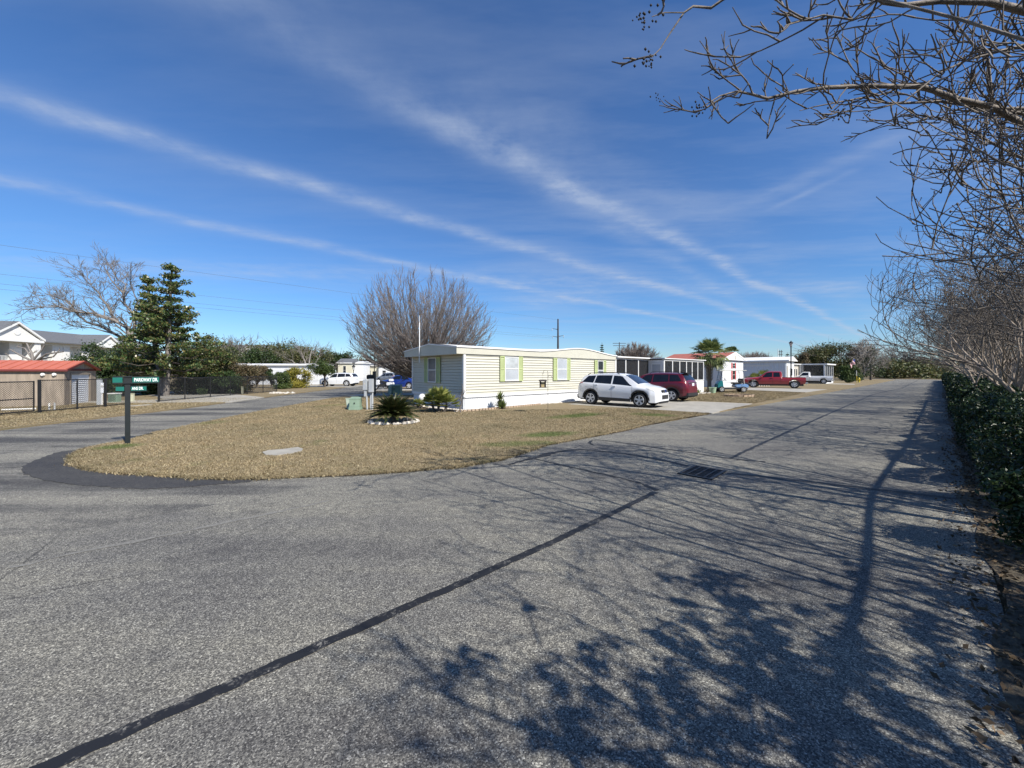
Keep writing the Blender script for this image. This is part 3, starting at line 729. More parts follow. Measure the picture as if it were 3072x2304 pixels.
class Body:
    def __init__(s, sp):
        s.sp = sp; s.xs = None
    def sec(s, x):
        sp = s.sp
        top = lerp(sp['top'], x); belt = min(lerp(sp['belt'], x), top-.03); hw = lerp(sp['hw'], x); tw = min(lerp(sp['tw'], x), hw)
        zb = lerp(sp['sill'], x)
        for wx in sp['wx']:
            d = abs(x-wx); r = sp['arch']
            if d < r: zb = max(zb, sp['wr'] + math.sqrt(r*r-d*d))
        zb = min(zb, belt-.05)
        zm = zb+(belt-zb)*.5
        e = min(.055, (top-belt)*.5)
        return [(hw*.965, zb), (hw, zm), (hw*.985, belt-.04 if belt-.04 > zm else (zm+belt)/2), (hw*.955, belt), (tw, top-e), (tw*.80, top-e*.25), (0, top+sp.get('crown', .012))]
    def S(s, x, t, side, off=0.0):
        P = s.sec(x); i = min(int(t), 5); k = t-i
        a, b = P[i], P[i+1]
        y, z = a[0]+(b[0]-a[0])*k, a[1]+(b[1]-a[1])*k
        if off:
            ty, tz = b[0]-a[0], b[1]-a[1]; l = math.hypot(ty, tz) or 1
            y += tz/l*off; z += -ty/l*off
        return (x, side*y, z)
    def shell(s, name, m, parent):
        sp = s.sp; x0, x1 = sp['x']
        xs = {x0, x1}
        for key in ('top', 'belt', 'hw', 'tw', 'sill'): xs |= {p[0] for p in sp[key] if x0 <= p[0] <= x1}
        for wx in sp['wx']:
            for k in range(-10, 11): xs.add(wx + sp['arch']*math.sin(k*PI/20)*.999)
            xs |= {wx-sp['arch']*1.001, wx+sp['arch']*1.001}
        n = 60; xs |= {x0+(x1-x0)*i/n for i in range(n+1)}
        xs = sorted(xs); xs = [a for i, a in enumerate(xs) if i == 0 or a-xs[i-1] > .004]
        rows = []
        for x in xs:
            P = s.sec(x); rows.append([(x, y, z) for y, z in P] + [(x, -y, z) for y, z in P[:-1][::-1]])
        mb = MB(); mb.strip(rows); mb.poly(rows[0]); mb.poly(rows[-1])
        return mb.build(name, m, parent, smooth=38)
    def patch(s, xa, xb, t0, t1, sides, off, nx=10, ntv=4, top=None):
        """window-like patch: x range at the lower edge (xa,xb); at the upper edge `top`"""
        mb = MB(); ta, tb = top or (xa, xb)
        for sd in sides:
            rows = []
            for j in range(ntv+1):
                q = j/ntv; t = t0+(t1-t0)*q; a = xa+(ta-xa)*q; b = xb+(tb-xb)*q
                rows.append([s.S(a+(b-a)*i/nx, t, sd, off) for i in range(nx+1)])
            mb.strip(rows)
        return mb
    def across(s, xa, xb, tm, off, nx=8):
        """glass right across the car between stations xa and xb (screen)"""
        mb = MB(); rows = []
        ts = [tm + (6-tm)*i/4 for i in range(5)]
        for i in range(nx+1):
            x = xa+(xb-xa)*i/nx
            rows.append([s.S(x, t, 1, off) for t in ts] + [s.S(x, t, -1, off) for t in ts[:-1][::-1]])
        mb.strip(rows); return mb
def wheel(parent, x, y, r, w, side, spokes=5, rimr=.64, dark=False):
    o = MB().lathe([(r*.60, -w/2*.9), (r*.88, -w/2), (r*.98, -w/2*.75), (r, -w*.2), (r, w*.2), (r*.98, w/2*.75), (r*.88, w/2), (r*.60, w/2*.9)], 28, (x, y, r), 'Y').build('wheel', M['tyre'], parent, smooth=50)
    yo = y + side*w*.46
    MB().lathe([(0.01, -.02), (r*.66, -.02), (r*.66, .005), (.01, .005)], 24, (x, yo-side*.05, r), 'Y').build('wheel_disc', M['rim_dark'], o)
    q = MB(); R = r*rimr
    q.lathe([(R*.95, -.03), (R*1.05, -.03), (R*1.05, .02), (R*.95, .02)], 28, (x, yo, r), 'Y')
    q.f = q.f[:-2]
    q.lathe([(.02, -.02), (R*.24, -.02), (R*.2, .03), (.02, .03)], 12, (x, yo, r), 'Y')
    for k in range(spokes):
        a = 2*PI*k/spokes+.3
        for da in (-.13, .13):
            c, s_ = math.cos(a+da), math.sin(a+da)
            q.box((x+c*R*.56, yo, r+s_*R*.56), (R*.80, .03, R*.23), mtx=Matrix.Rotation(-(a+da), 3, 'Y'))
    q.build('rim', M['rim'], o)
    return o
def mirror(parent, x, y, z, side, m):
    mb = MB(); mb.lathe([(.02, -.10), (.06, -.085), (.085, -.03), (.085, .03), (.06, .085), (.02, .10)], 12, (x, y+side*.11, z), 'Y')
    for i, v in enumerate(mb.v): mb.v[i] = (x+(v[0]-x)*.8, v[1], v[2])
    mb.box((x+.02, y+side*.02, z-.06), (.08, .08, .04)); mb.build('mirror', m, parent, smooth=40)
def under(parent, sp):
    x0, x1 = sp['x']; w = .70
    MB().bx(x0+.15, x1-.2, -w, w, .24, .60).build('underbody', M['rim_dark'], parent)
def arches(parent, b, m, hgt=.075):
    sp = b.sp
    for wx in sp['wx']:
        for sd in (1, -1):
            rows = []
            for k in range(-12, 13):
                a = k*PI/24*1.0; x = wx+sp['arch']*math.sin(a)*.995
                P = b.sec(x); z = sp['wr']+sp['arch']*math.cos(a)
                y = P[0][0]; xx = wx+(sp['arch']+hgt)*math.sin(a); zz = sp['wr']+(sp['arch']+hgt)*math.cos(a)
                rows.append([(x, sd*(y+.004), z), (x, sd*(y+.016), z), (xx, sd*(y+.022), zz), (xx, sd*(y+.0), zz)])
            mb = MB(); mb.strip(rows); mb.build('arch_trim', m, parent, smooth=40)
def suv(name, label, cat, loc, rz, m, sp, clad=True, rear=True, group=None, tail='hatch', detail=True):
    root = thing(name, label, cat, loc, rz, group)
    b = Body(sp); b.shell('body', m, root); under(root, sp)
    x0, x1 = sp['x']
    for wx in sp['wx']:
        for sd in (1, -1): wheel(root, wx, sd*(lerp(sp['hw'], wx)-.13), sp['wr'], .23, sd)
    for (xa, xb, ta, tb) in sp['win']:
        for sd in (1, -1): b.patch(xa, xb, 3.10, 3.90, (sd,), .006, top=(ta, tb)).build('side_window', M['car_glass'], root, smooth=40)
    b.across(*sp['ws'], 4.25, .008).build('windscreen', M['windscreen'], root, smooth=40)
    b.across(*sp['rw'], 4.25, .008).build('rear_window', M['car_glass'], root, smooth=40)
    for sd in (1, -1):
        if clad:
            b.patch(sp['wx'][0]+sp['arch']+.03, sp['wx'][1]-sp['arch']-.03, 0.0, .40, (sd,), .012, ntv=2).build('sill_cladding', M['clad'], root)
        mirror(root, sp['mir'][0], lerp(sp['hw'], sp['mir'][0])*.93, sp['mir'][1], sd, m)
        hx, ht = sp['hl']; b.patch(hx[0], hx[1], ht[0], ht[1], (sd,), .008, top=(hx[2], hx[3])).build('headlight', M['lamp_clear'], root, smooth=40)
        tx, tt_ = sp['tl']; b.patch(tx[0], tx[1], tt_[0], tt_[1], (sd,), .008, top=(tx[2], tx[3])).build('taillight', M['lamp_red'], root, smooth=40)
        for hx_ in sp['handles']:
            y = b.S(hx_, 2.3, sd)[1]; z = b.S(hx_, 2.3, sd)[2]
            MB().box((hx_, y+sd*.012, z-.02), (.17, .035, .035)).build('door_handle', m, root)
        for hx_ in sp['seams']:   # door shut lines
            rows = [[b.S(hx_-.006, t, sd, .004), b.S(hx_+.006, t, sd, .004)] for t in (0.35, .7, 1, 1.5, 2, 2.5, 3)]
            MB().strip(rows).build('door_seam', M['clad'], root)
        if sp.get('rails'):
            a, c = sp['rails']; pts = [(a+(c-a)*i/10, sd*(lerp(sp['tw'], a+(c-a)*i/10)-.06), lerp(sp['top'], a+(c-a)*i/10)+.0+(.05 if 0 < i < 10 else -.02)) for i in range(11)]
            MB().tube(pts, .018, 6).build('roof_rail', M['black_plastic'], root)
    arches(root, b, M['clad'] if clad else m, .075 if clad else .02)
    # nose and tail
    n0 = lerp(sp['hw'], x1-.03)
    zf = sp['nose']
    MB().bx(x1-.06, x1+.012, -n0*.62, n0*.62, zf[0], zf[1]).build('grille', M['clad'], root, bevel=.01)
    MB().bx(x1-.10, x1+.008, -n0*.70, n0*.70, zf[2], zf[3]).build('lower_grille', M['clad'], root, bevel=.01)
    MB().bx(x1-.02, x1+.02, -n0*.45, n0*.45, (zf[0]+zf[1])/2-.014, (zf[0]+zf[1])/2+.014).build('grille_bar', M['chrome'], root)
    MB().bx(x1-.25, x1-.02, -n0*.98, n0*.98, .21, .30).build('front_skirt', M['clad'], root, bevel=.03)
    r0 = lerp(sp['hw'], x0+.03)
    if clad: MB().bx(x0-.02, x0+.30, -r0*1.04, r0*1.04, .30, .56).build('rear_bumper', M['clad'], root, bevel=.04)
    pz = sp.get('plate', .95)
    MB().bx(x0-.035 if not clad else x0-.012, x0+.05, -.155, .155, pz-.08, pz+.08).build('license_plate', M['plate'], root)
    return root, b
def suv_spec(**kw):
    sp = dict(x=(-2.24, 2.26), wx=(-1.345, 1.345), wr=.355, arch=.43,
        top=[(-2.24,.86),(-2.20,1.06),(-2.10,1.22),(-1.93,1.50),(-1.80,1.585),(-1.55,1.62),(-.9,1.655),(-.2,1.66),(.25,1.63),(.60,1.55),(1.28,1.13),(1.36,1.10),(1.75,1.02),(2.05,.93),(2.19,.82),(2.26,.66)],
        belt=[(-2.24,.80),(-2.1,1.10),(-1.9,1.155),(-.9,1.10),(.5,1.02),(1.2,.98),(1.8,.92),(2.1,.80),(2.26,.58)],
        hw=[(-2.24,.70),(-2.17,.80),(-2.0,.87),(-1.5,.905),(0,.905),(1.4,.91),(1.85,.88),(2.08,.79),(2.19,.66),(2.26,.50)],
        tw=[(-2.24,.62),(-2.1,.70),(-1.9,.62),(-1.5,.60),(.3,.60),(.6,.62),(1.28,.76),(1.8,.76),(2.1,.66),(2.26,.42)],
        sill=[(-2.24,.42),(-2.0,.33),(-1.6,.27),(1.7,.25),(2.1,.25),(2.26,.32)],
        win=[(-1.92,-1.20,-1.62,-1.14),(-1.14,-.18,-1.08,-.18),(-.10,.98,-.10,.36)],
        ws=(.50,1.24), rw=(-2.13,-1.88), mir=(.86,1.10), hl=((1.78,2.20,1.62,2.08),(2.2,3.6)), tl=((-2.20,-1.94,-2.12,-1.82),(2.35,3.15)),
        handles=(-1.0,.02), seams=(-1.16,-.14,.98), rails=(-1.7,.15), nose=(.74,.86,.40,.62), plate=.98)
    sp.update(kw); return sp
# white crossover backed into the drive
wc = G(1774, 1215.5); dirw = Vector((.74, -.673)).normalized()
wa = math.atan2(dirw.y, dirw.x)
# near-side (right) rear tyre stands on that sighted point
rgt = Vector((dirw.y, -dirw.x)) 
wpos = Vector(wc) + dirw*1.345 - rgt*.80
white_suv, wb = suv('parked_suv', 'white compact SUV with black cladding parked nose to the road beside the cream home', 'SUV', (wpos.x, wpos.y, .043), wa, M['car_white'], suv_spec())
# fog lamp pods and a chrome scuff
for sd in (1, -1):
    MB().prism([(2.262, sd*.28, .42), (2.205, sd*.60, .44), (2.19, sd*.62, .56), (2.262, sd*.34, .60)], (.01, 0, 0)).build('fog_lamp', M['clad'], white_suv)
MB().lathe([(.005,-.002),(.075,-.002),(.07,.012),(.005,.014)], 16, (2.272, 0, .80), 'X').build('badge', M['car_blue'], white_suv)
# dark red SUV nosed in beyond it
rd_ = Vector((-.70, .714)).normalized(); rl = Vector((-rd_.y, rd_.x))
rw_ = Vector(G(2016, 1206.5))
rpos = rw_ + rd_*1.345 - rl*.80
red_suv, rb = suv('parked_suv', 'dark red SUV parked nose in between the white SUV and the screened sunroom', 'SUV', (rpos.x, rpos.y, .043), math.atan2(rd_.y, rd_.x), M['car_red'],
    suv_spec(top=[(-2.24,.86),(-2.21,1.12),(-2.14,1.22),(-1.90,1.56),(-1.80,1.64),(-1.5,1.665),(-.9,1.69),(-.2,1.69),(.25,1.66),(.60,1.57),(1.25,1.13),(1.36,1.10),(1.8,1.05),(2.05,.97),(2.19,.86),(2.26,.66)], rw=(-2.12,-1.90), tl=((-2.22,-1.75,-2.16,-1.80),(2.2,2.95)), plate=1.0))
MB().bx(-2.02, -1.72, -.56, .56, 1.66, 1.70).build('spoiler', M['clad'], red_suv, bevel=.01)
MB().bx(-2.27, -2.20, -.60, .60, 1.10, 1.125).build('tail_trim', M['chrome'], red_suv)
# ---- pickups
def pickup(label, loc, rz, m, sp, gate_m, group=None, cap=False):
    root = thing('pickup_truck', label, 'pickup truck', loc, rz, group)
    b = Body(sp); b.shell('body', m, root); under(root, sp); x0, x1 = sp['x']
    for wx in sp['wx']:
        for sd in (1, -1): wheel(root, wx, sd*(lerp(sp['hw'], wx)-.12), sp['wr'], .23, sd, 6, .58)
    for (xa, xb, ta, tb) in sp['win']:
        for sd in (1, -1): b.patch(xa, xb, 3.10, 3.88, (sd,), .006, top=(ta, tb)).build('side_window', M['car_glass'] , root)
    b.across(*sp['ws'], 4.25, .008).build('windscreen', M['windscreen'], root)
    xr = sp['cab_rear']
    MB().bx(xr-.012, xr+.05, -.52, .52, 1.16, 1.46).build('rear_window', M['car_glass'], root)
    MB().bx(x0+.10, xr-.12, -.66, .66, sp['rail']-.035, sp['rail']+.016).build('bed_liner', M['clad'], root)
    for sd in (1, -1):
        MB().bx(x0+.02, xr-.05, sd*.70-.05, sd*.70+.05, sp['rail']-.03, sp['rail']+.035).build('bed_rail', m, root, bevel=.01)
        mirror(root, sp['mir'][0], lerp(sp['hw'], sp['mir'][0])*.93, sp['mir'][1], sd, sp['mirm'])
        MB().bx(x1-.12, x1+.005, sd*.62-.14, sd*.62+.14, .72, .90).build('headlight', M['lamp_clear'], root, bevel=.02)
        MB().bx(x0-.015, x0+.06, sd*.74-.07, sd*.74+.07, .68, 1.0).build('taillight', M['lamp_red'], root, bevel=.01)
        for hx_ in sp['handles']:
            y, z = b.S(hx_, 2.3, sd)[1:]; MB().box((hx_, y+sd*.012, z-.03), (.17, .03, .04)).build('door_handle', M['clad'], root)
        for hx_ in sp['seams']:
            rows = [[b.S(hx_-.007, t, sd, .004), b.S(hx_+.007, t, sd, .004)] for t in (0.1, .7, 1, 1.5, 2, 2.5, 3)]
            MB().strip(rows).build('door_seam', M['clad'], root)
    arches(root, b, m, .04)
    MB().bx(x0-.012, x0+.05, -.655, .655, .60, sp['rail']+.01).build('tailgate', gate_m, root, bevel=.012)
    MB().bx(x0-.14, x0+.06, -.84, .84, .42, .58).build('rear_bumper', M['chrome'], root, bevel=.03)
    MB().bx(x1-.10, x1+.10, -.82, .82, .42, .58).build('front_bumper', M['chrome'], root, bevel=.03)
    MB().bx(x1-.04, x1+.012, -.46, .46, .66, .92).build('grille', M['clad'], root)
    MB().bx(x0-.155, x0-.12, -.15, .15, .44, .56).build('license_plate', M['plate'], root)
    return root
red_sp = dict(x=(-2.35, 2.42), wx=(-1.55, 1.53), wr=.36, arch=.44, crown=.01, rail=1.03, cab_rear=-.62, mirm=M['truck_red'],
    top=[(-2.35,1.03),(-.66,1.03),(-.64,1.40),(-.60,1.60),(-.5,1.655),(.2,1.67),(.45,1.63),(.60,1.56),(1.08,1.12),(1.2,1.08),(2.1,.99),(2.32,.92),(2.42,.80)],
    belt=[(-2.35,.98),(-.66,.98),(-.6,1.06),(1.0,1.0),(2.2,.90),(2.42,.74)],
    hw=[(-2.35,.84),(-.6,.86),(1.8,.87),(2.25,.83),(2.42,.68)], tw=[(-2.35,.80),(-.68,.80),(-.62,.66),(.45,.66),(1.08,.74),(2.1,.76),(2.42,.58)],
    sill=[(-2.35,.45),(-1.0,.40),(1.0,.38),(2.42,.42)], win=[(-.52,-.02,-.46,-.02),(.08,.98,.08,.52)], ws=(.52,1.06), mir=(.86,1.08), handles=(.16,), seams=(-.58,.04,1.0))
rt_r = Vector(G(2362, 1166)); rt_f = Vector(G(2260.7, 1164)); d = Vector((-.80, .60)).normalized()
lft = Vector((-d.y, d.x)); c = rt_r + d*1.55 - lft*.74
c += d*(-.30)
red_truck = pickup('dark red extended cab pickup with a bright red tailgate parked nose in on a drive', (c.x, c.y, .043), math.atan2(d.y, d.x), M['truck_red'], red_sp, M['tail_red'])
wsp = dict(red_sp); wsp.update(x=(-2.75, 2.65), wx=(-1.75, 1.62), wr=.38, arch=.46, rail=1.14, cab_rear=-.15, mirm=M['black_plastic'],
    top=[(-2.75,1.14),(-.19,1.14),(-.17,1.5),(-.13,1.72),(-.03,1.78),(.6,1.79),(.82,1.74),(1.25,1.26),(1.4,1.22),(2.35,1.14),(2.55,1.06),(2.65,.9)],
    belt=[(-2.75,1.08),(-.19,1.08),(-.1,1.17),(1.2,1.14),(2.4,1.05),(2.65,.84)],
    hw=[(-2.75,.94),(1.8,.96),(2.45,.92),(2.65,.78)], tw=[(-2.75,.90),(-.2,.90),(-.14,.72),(.8,.72),(1.25,.82),(2.4,.84),(2.65,.66)],
    sill=[(-2.75,.5),(-1.0,.46),(1.0,.46),(2.65,.48)], win=[(.05,1.12,.05,.72)], ws=(.78,1.22), mir=(.98,1.2), handles=(.12,), seams=(-.1,1.15))
wt_r = Vector(G(2471, 1152.5)); d2_ = Vector((-.75, .66)).normalized(); l2 = Vector((-d2_.y, d2_.x)); c = wt_r + d2_*1.75 - l2*.82
red_truck.scale = (1.20, 1.10, 1.10)
white_truck = pickup('white single cab pickup parked behind the red pickup near the black lamp post', (c.x, c.y, .043), math.atan2(d2_.y, d2_.x), M['car_white'], wsp, M['car_white'])
# ---- cars across the way, seen small
sedan = suv_spec(x=(-2.3, 2.3), wr=.33, arch=.39, rails=None,
    top=[(-2.3,.70),(-2.24,.92),(-2.05,1.02),(-1.75,1.06),(-1.0,1.38),(-.5,1.44),(.1,1.43),(.45,1.36),(1.15,1.0),(1.3,.96),(1.9,.86),(2.2,.72),(2.3,.55)],
    belt=[(-2.3,.62),(-2.0,.93),(-.9,.95),(.5,.92),(1.2,.88),(2.0,.78),(2.3,.48)],
    tw=[(-2.3,.6),(-1.75,.68),(-1.0,.58),(.4,.58),(1.15,.72),(1.9,.72),(2.3,.45)], hw=[(-2.3,.68),(-2.1,.82),(-1.4,.88),(1.4,.89),(2.0,.84),(2.3,.55)],
    sill=[(-2.3,.35),(-1.6,.22),(1.7,.2),(2.3,.28)], win=[(-1.45,-.45,-.98,-.42),(-.37,.85,-.37,.36)], ws=(.48,1.12), rw=(-1.70,-1.04), mir=(.8,.98),
    hl=((1.85,2.24,1.75,2.14),(2.2,3.4)), tl=((-2.26,-1.95,-2.2,-1.9),(2.1,3.0)), handles=(-.7,.1), seams=(-.42,.95), nose=(.56,.66,.28,.42), plate=.8)
def gxy(u, y, z=.035): return (AX(u, y), y, z)
suv('parked_suv', 'white crossover parked side on beside the small citrus tree across the side road', 'SUV', gxy(1018, 48), PI-.06, M['car_white'], suv_spec(rails=None), clad=False)
suv('parked_car', 'blue saloon car parked under the big bare tree left of the cream home', 'car', gxy(1204, 40.5), PI-.25, M['car_blue'], sedan, clad=False)
suv('parked_suv', 'grey SUV parked in front of the white homes, behind the blue car', 'SUV', gxy(1166, 62), 2.6, M['car_grey'], suv_spec(rails=None), clad=False)
# ================================================================ street sign on the corner
sg = G(383, 1334); SA = math.atan2(.67, .74)
sign = thing('street_sign', 'green PARKWAY DR. street sign boards on a square dark post at the lawn corner', 'street sign', (sg[0], sg[1], .03), SA)
MB().bx(-.047, .047, -.047, .047, -.1, 1.60).build('post', M['sign_post'], sign, bevel=.006)
MB().bx(-.072, .072, -.055, .055, 1.43, 1.63).build('post_cap', M['sign_post'], sign, bevel=.006)
fc = -.075
MB().bx(-.25, .56, -.075, -.052, 1.60, 1.625).build('sign_cap', M['sign_post'], sign)
for a, c in ((-.25, -.085), (.085, .56)):
    MB().bx(a, c, -.072, -.055, 1.475, 1.598).build('sign_board', M['sign_green'], sign)
MB().bx(-.25, .56, -.075, -.050, 1.45, 1.474).build('sign_cap', M['sign_post'], sign)
t = lettering('lettering', 'PARKWAY DR.', .118, M['letter'], sign, (.112, fc, 1.533), (PI/2, 0, 0))
t.scale = (.425/max(.01, t.dimensions.x), 1, 1)
MB().bx(-.20, -.058, -.05, -.035, 1.275, 1.375).build('sign_board', M['sign_green'], sign)
MB().bx(.058, .33, -.05, -.035, 1.275, 1.375).build('sign_board', M['sign_green'], sign)
MB().bx(.058, .345, -.053, -.032, 1.375, 1.392).build('sign_cap', M['sign_post'], sign)
MB().bx(.058, .345, -.053, -.032, 1.255, 1.274).build('sign_cap', M['sign_post'], sign)
t = lettering('lettering', 'ANS DR.', .098, M['letter'], sign, (.075, -.053, 1.325), (PI/2, 0, 0))
t.scale = (.205/max(.01, t.dimensions.x), 1, 1)
# slab in the lawn
cv = [G(u, v, .04) for u, v in ((787,1357),(803,1352),(850,1348),(893,1342),(909,1347),(905,1353),(870,1361),(830,1366),(797,1365))]
mb = MB(); mb.prism([(x, y, .02) for x, y in cv], (0, 0, .03)); tag(mb.build('concrete_slab', M['concrete'], tri=True), 'flat irregular grey concrete slab set in the brown lawn', 'concrete slab')
# storm drain in the road
g = [G(1300+x/2.212, 1200+y/2.212) for x, y in ((1605,490),(1740,442),(1960,472),(1835,532))]
gc = Vector((sum(p[0] for p in g)/4, sum(p[1] for p in g)/4)); gw = (Vector(g[0])-Vector(g[3])).length; 
ga = math.atan2(g[3][1]-g[0][1], g[3][0]-g[0][0])
dx = (Vector(g[3])-Vector(g[0])).length/2; dy = (Vector(g[1])-Vector(g[0])).length/2
drain = thing('storm_drain', 'black cast iron storm drain grate sunk in the road', 'storm drain', (gc.x, gc.y, .004), ga)
M['pit'] = mat('drain_pit', (.006,.006,.007), .9)
M['iron'] = mat('cast_iron', (.030,.030,.033), .55, .3, var=.3, scale=12)
MB().bx(-dx, dx, -dy, dy, -.002, .004).build('pit', M['pit'], drain)
fr = MB(); e = .05
fr.bx(-dx, dx, -dy, -dy+e, .004, .016).bx(-dx, dx, dy-e, dy, .004, .016).bx(-dx, -dx+e, -dy+e, dy-e, .004, .016).bx(dx-e, dx, -dy+e, dy-e, .004, .016); fr.build('frame', M['iron'], drain)
b = MB()
for i in range(1, 4): b.bx(-dx+2*dx*i/4-.012, -dx+2*dx*i/4+.012, -dy+e, dy-e, .004, .018)
n = 14
for i in range(1, n): b.bx(-dx+e, dx-e, -dy+2*dy*i/n-.008, -dy+2*dy*i/n+.008, .003, .012)
b.build('grate', M['iron'], drain)
# shepherd's hook and bird feeder
hx, hy = G(1643.7, 1241)
M['hook'] = mat('rusty_hook_iron', (.12,.10,.085), .6, .4, var=.3, scale=12)
hook = thing('garden_hook', 'thin double shepherd hook standing in the lawn before the cream home', 'garden hook', (hx, hy, .03))
R_ = .10; pts = [(0,0,-.1), (0,0,1.70)] + [(-R_+R_*math.cos(a), 0, 1.70+R_*math.sin(a)*1.1) for a in [k*PI/8 for k in range(1, 9)]] + [(-2*R_-.005, 0, 1.66), (-2*R_-.03, 0, 1.645), (-2*R_-.045, 0, 1.67)]
MB().tube(pts, .0095, 6).build('stake', M['hook'], hook)
r2 = .085; MB().tube([(0,0,1.50)] + [(r2-r2*math.cos(a), 0, 1.50+r2*math.sin(a)*1.05) for a in [k*PI/8 for k in range(1, 9)]] + [(2*r2+.005, 0, 1.46), (2*r2+.02, 0, 1.48)], .009, 6).build('hook_arm', M['hook'], hook)
fd = thing('bird_feeder', 'small dark roofed bird feeder hanging from the shepherd hook', 'bird feeder', (hx-.215, hy, 1.10))
M['feeder'] = mat('dark_feeder_wood', (.05,.04,.035), .7, var=.3); M['seed'] = mat('bird_seed', (.42,.33,.17), .8, var=.3, scale=30)
MB().prism([(-.17, -.14, .27), (.17, -.14, .27), (.13, 0, .335), (-.13, 0, .335)], (0, .0, .012)).prism([(-.17, .14, .27), (.17, .14, .27), (.13, 0, .335), (-.13, 0, .335)], (0, 0, .012)).build('roof', M['feeder'], fd)
MB().bx(-.15, .15, -.12, .12, 0, .025).build('tray', M['feeder'], fd)
for s in (-1, 1): MB().bx(s*.105-.03, s*.105+.03, -.06, .06, .025, .285).build('end_panel', M['feeder'], fd)
MB().bx(-.07, .07, -.045, .045, .025, .24).build('seed_tube', M['seed'], fd)
MB().tube([(0, 0, .335), (.0, 0, .56)], .004, 5).build('hanger', M['hook'], fd)
# ---------------------------------------------------------------- meter pedestal, transformers and posts
mx, my = G(1108, 1231)
mp_ = thing('meter_pedestal', 'grey electric meter pedestal with boxes on two posts by the lawn edge', 'meter pedestal', (mx, my, .03), -.1)
for x, h in ((-.10, 1.42), (.07, .9), (.15, .9)): MB().tube([(x, 0, -.05), (x-(.06 if x < 0 else .0), 0, h)], .038, 10).build('post', M['grey_box'], mp_)
MB().bx(-.26, -.06, -.13, .03, .90, 1.38).build('meter_box', M['grey_box'], mp_, bevel=.015)
MB().bx(.02, .21, -.14, .04, .80, 1.42).build('breaker_box', M['grey_box'], mp_, bevel=.015)
MB().bx(-.22, -.11, -.10, .02, .60, .88).build('outlet_box', M['grey_box'], mp_, bevel=.015)
MB().lathe([(.05, 0), (.06, .01), (.06, .05), (.045, .07)], 14, (-.17, -.13, 1.2), 'Y').build('meter', M['lamp_clear'], mp_)
MB().tube([(-.16, 0, 1.38), (-.16, 0, 1.55)], .018, 8).build('mast', M['pvc'], mp_)
def green_box(label, x, y, w, d, h, rz=0, step=True):
    r = thing('utility_box', label, 'utility box', (x, y, .03), rz)
    if step: MB().box((0, 0, h*.12), (w*1.12, d*1.15, h*.26), taper=.96).build('base', M['greenbox'], r, bevel=.01)
    MB().prism([(-w/2, -d/2, h*.25 if step else 0), (w/2, -d/2, h*.25 if step else 0), (w/2, -d/2*.8, h*.9), (-w/2, -d/2*.8, h*.9)], (0, d*.9, 0)).build('cabinet', M['greenbox'], r, bevel=.012)
    MB().prism([(-w/2*1.03, -d/2*.85, h*.88), (w/2*1.03, -d/2*.85, h*.88), (w/2*1.03, d/2*.95, h), (-w/2*1.03, d/2*.95, h)], (0, 0, .03)).build('lid', M['greenbox'], r, bevel=.008)
    MB().bx(-.02, .02, -d/2-.012, -d/2+.03, h*.5, h*.62).build('latch', M['black_metal'], r)
    return r
gx_, gy_ = G(1067, 1231)
green_box('low green stepped utility box beside the grey meter pedestal', gx_, gy_, .46, .42, .56, .1)
gx_, gy_ = G(1048, 1228)
pp_ = thing('cable_pedestal', 'leaning pale green cable pedestal left of the stepped green box', 'cable pedestal', (gx_, gy_, .03), .2)
MB().prism([(-.09, -.08, -.02), (.09, -.08, -.02), (.05, -.08, .47), (-.15, -.08, .47)], (0, .16, 0)).build('housing', M['palegreen'], pp_, bevel=.012); MB().bx(-.165, .06, -.09, .09, .47, .50).build('cap', M['palegreen'], pp_, bevel=.008)
green_box('larger green transformer across the drive behind the sago palm', *gxy(1186, 31)[:2], .95, .8, .72, .05, step=False)
x, y, z = gxy(1170.5, 30.3)
pp_ = thing('cable_pedestal', 'upright pale green cable pedestal left of the larger transformer', 'cable pedestal', (x, y, .03))
MB().bx(-.10, .10, -.09, .09, -.02, .62).build('housing', M['palegreen'], pp_, bevel=.015); MB().bx(-.115, .115, -.10, .10, .62, .68).build('cap', M['palegreen'], pp_, bevel=.01)
def lamp_post(label, x, y, h, r=.055, group=None, base=True):
    t = thing('lamp_post', label, 'lamp post', (x, y, .03), 0, group)
    MB().tube([(0,0,-.05), (0,0,.5), (0,0,.52), (0,0,h-.78)], [r*1.9, r*1.7, r, r*.85], 10).build('pole', M['black_metal'], t)
    MB().lathe([(.06, 0), (.10, .05), (.03, .10)], 10, (0,0,h-.82)).build('collar', M['black_metal'], t)
    MB().lathe([(.09, 0), (.17, .42), (.165, .43), (.02, .43)], 8, (0,0,h-.74)).build('lantern_glass', M['lamp_clear'], t)
    c = MB()
    for k in range(8):
        a = 2*PI*k/8; c.tube([(.092*math.cos(a), .092*math.sin(a), h-.74), (.176*math.cos(a), .176*math.sin(a), h-.31)], .010, 4)
    c.build('lantern_frame', M['black_metal'], t)
    MB().lathe([(.25, 0), (.24, .03), (.12, .17), (.06, .21), (.03, .29), (.005, .33)], 12, (0,0,h-.31)).build('lantern_cap', M['black_metal'], t)
    return t
lamp_post('tall black lantern lamp post standing behind the red pickup', AX(2373, 47), 47, 5.6, .075)
lamp_post('thin black lamp post beside the white crossover across the side road', AX(1061, 50), 50, 2.75, .05)
x, y = G(1123, 1186)
t = thing('utility_post', 'dark post with a black mailbox and thin mast in front of the bare tree', 'utility post', (x, y, .03))
MB().bx(-.10, .10, -.10, .10, -.1, 1.80).build('post', M['black_metal'], t, bevel=.01); MB().tube([(0,0,1.8), (0.02,0,3.75)], .035, 8).build('mast', M['black_metal'], t)
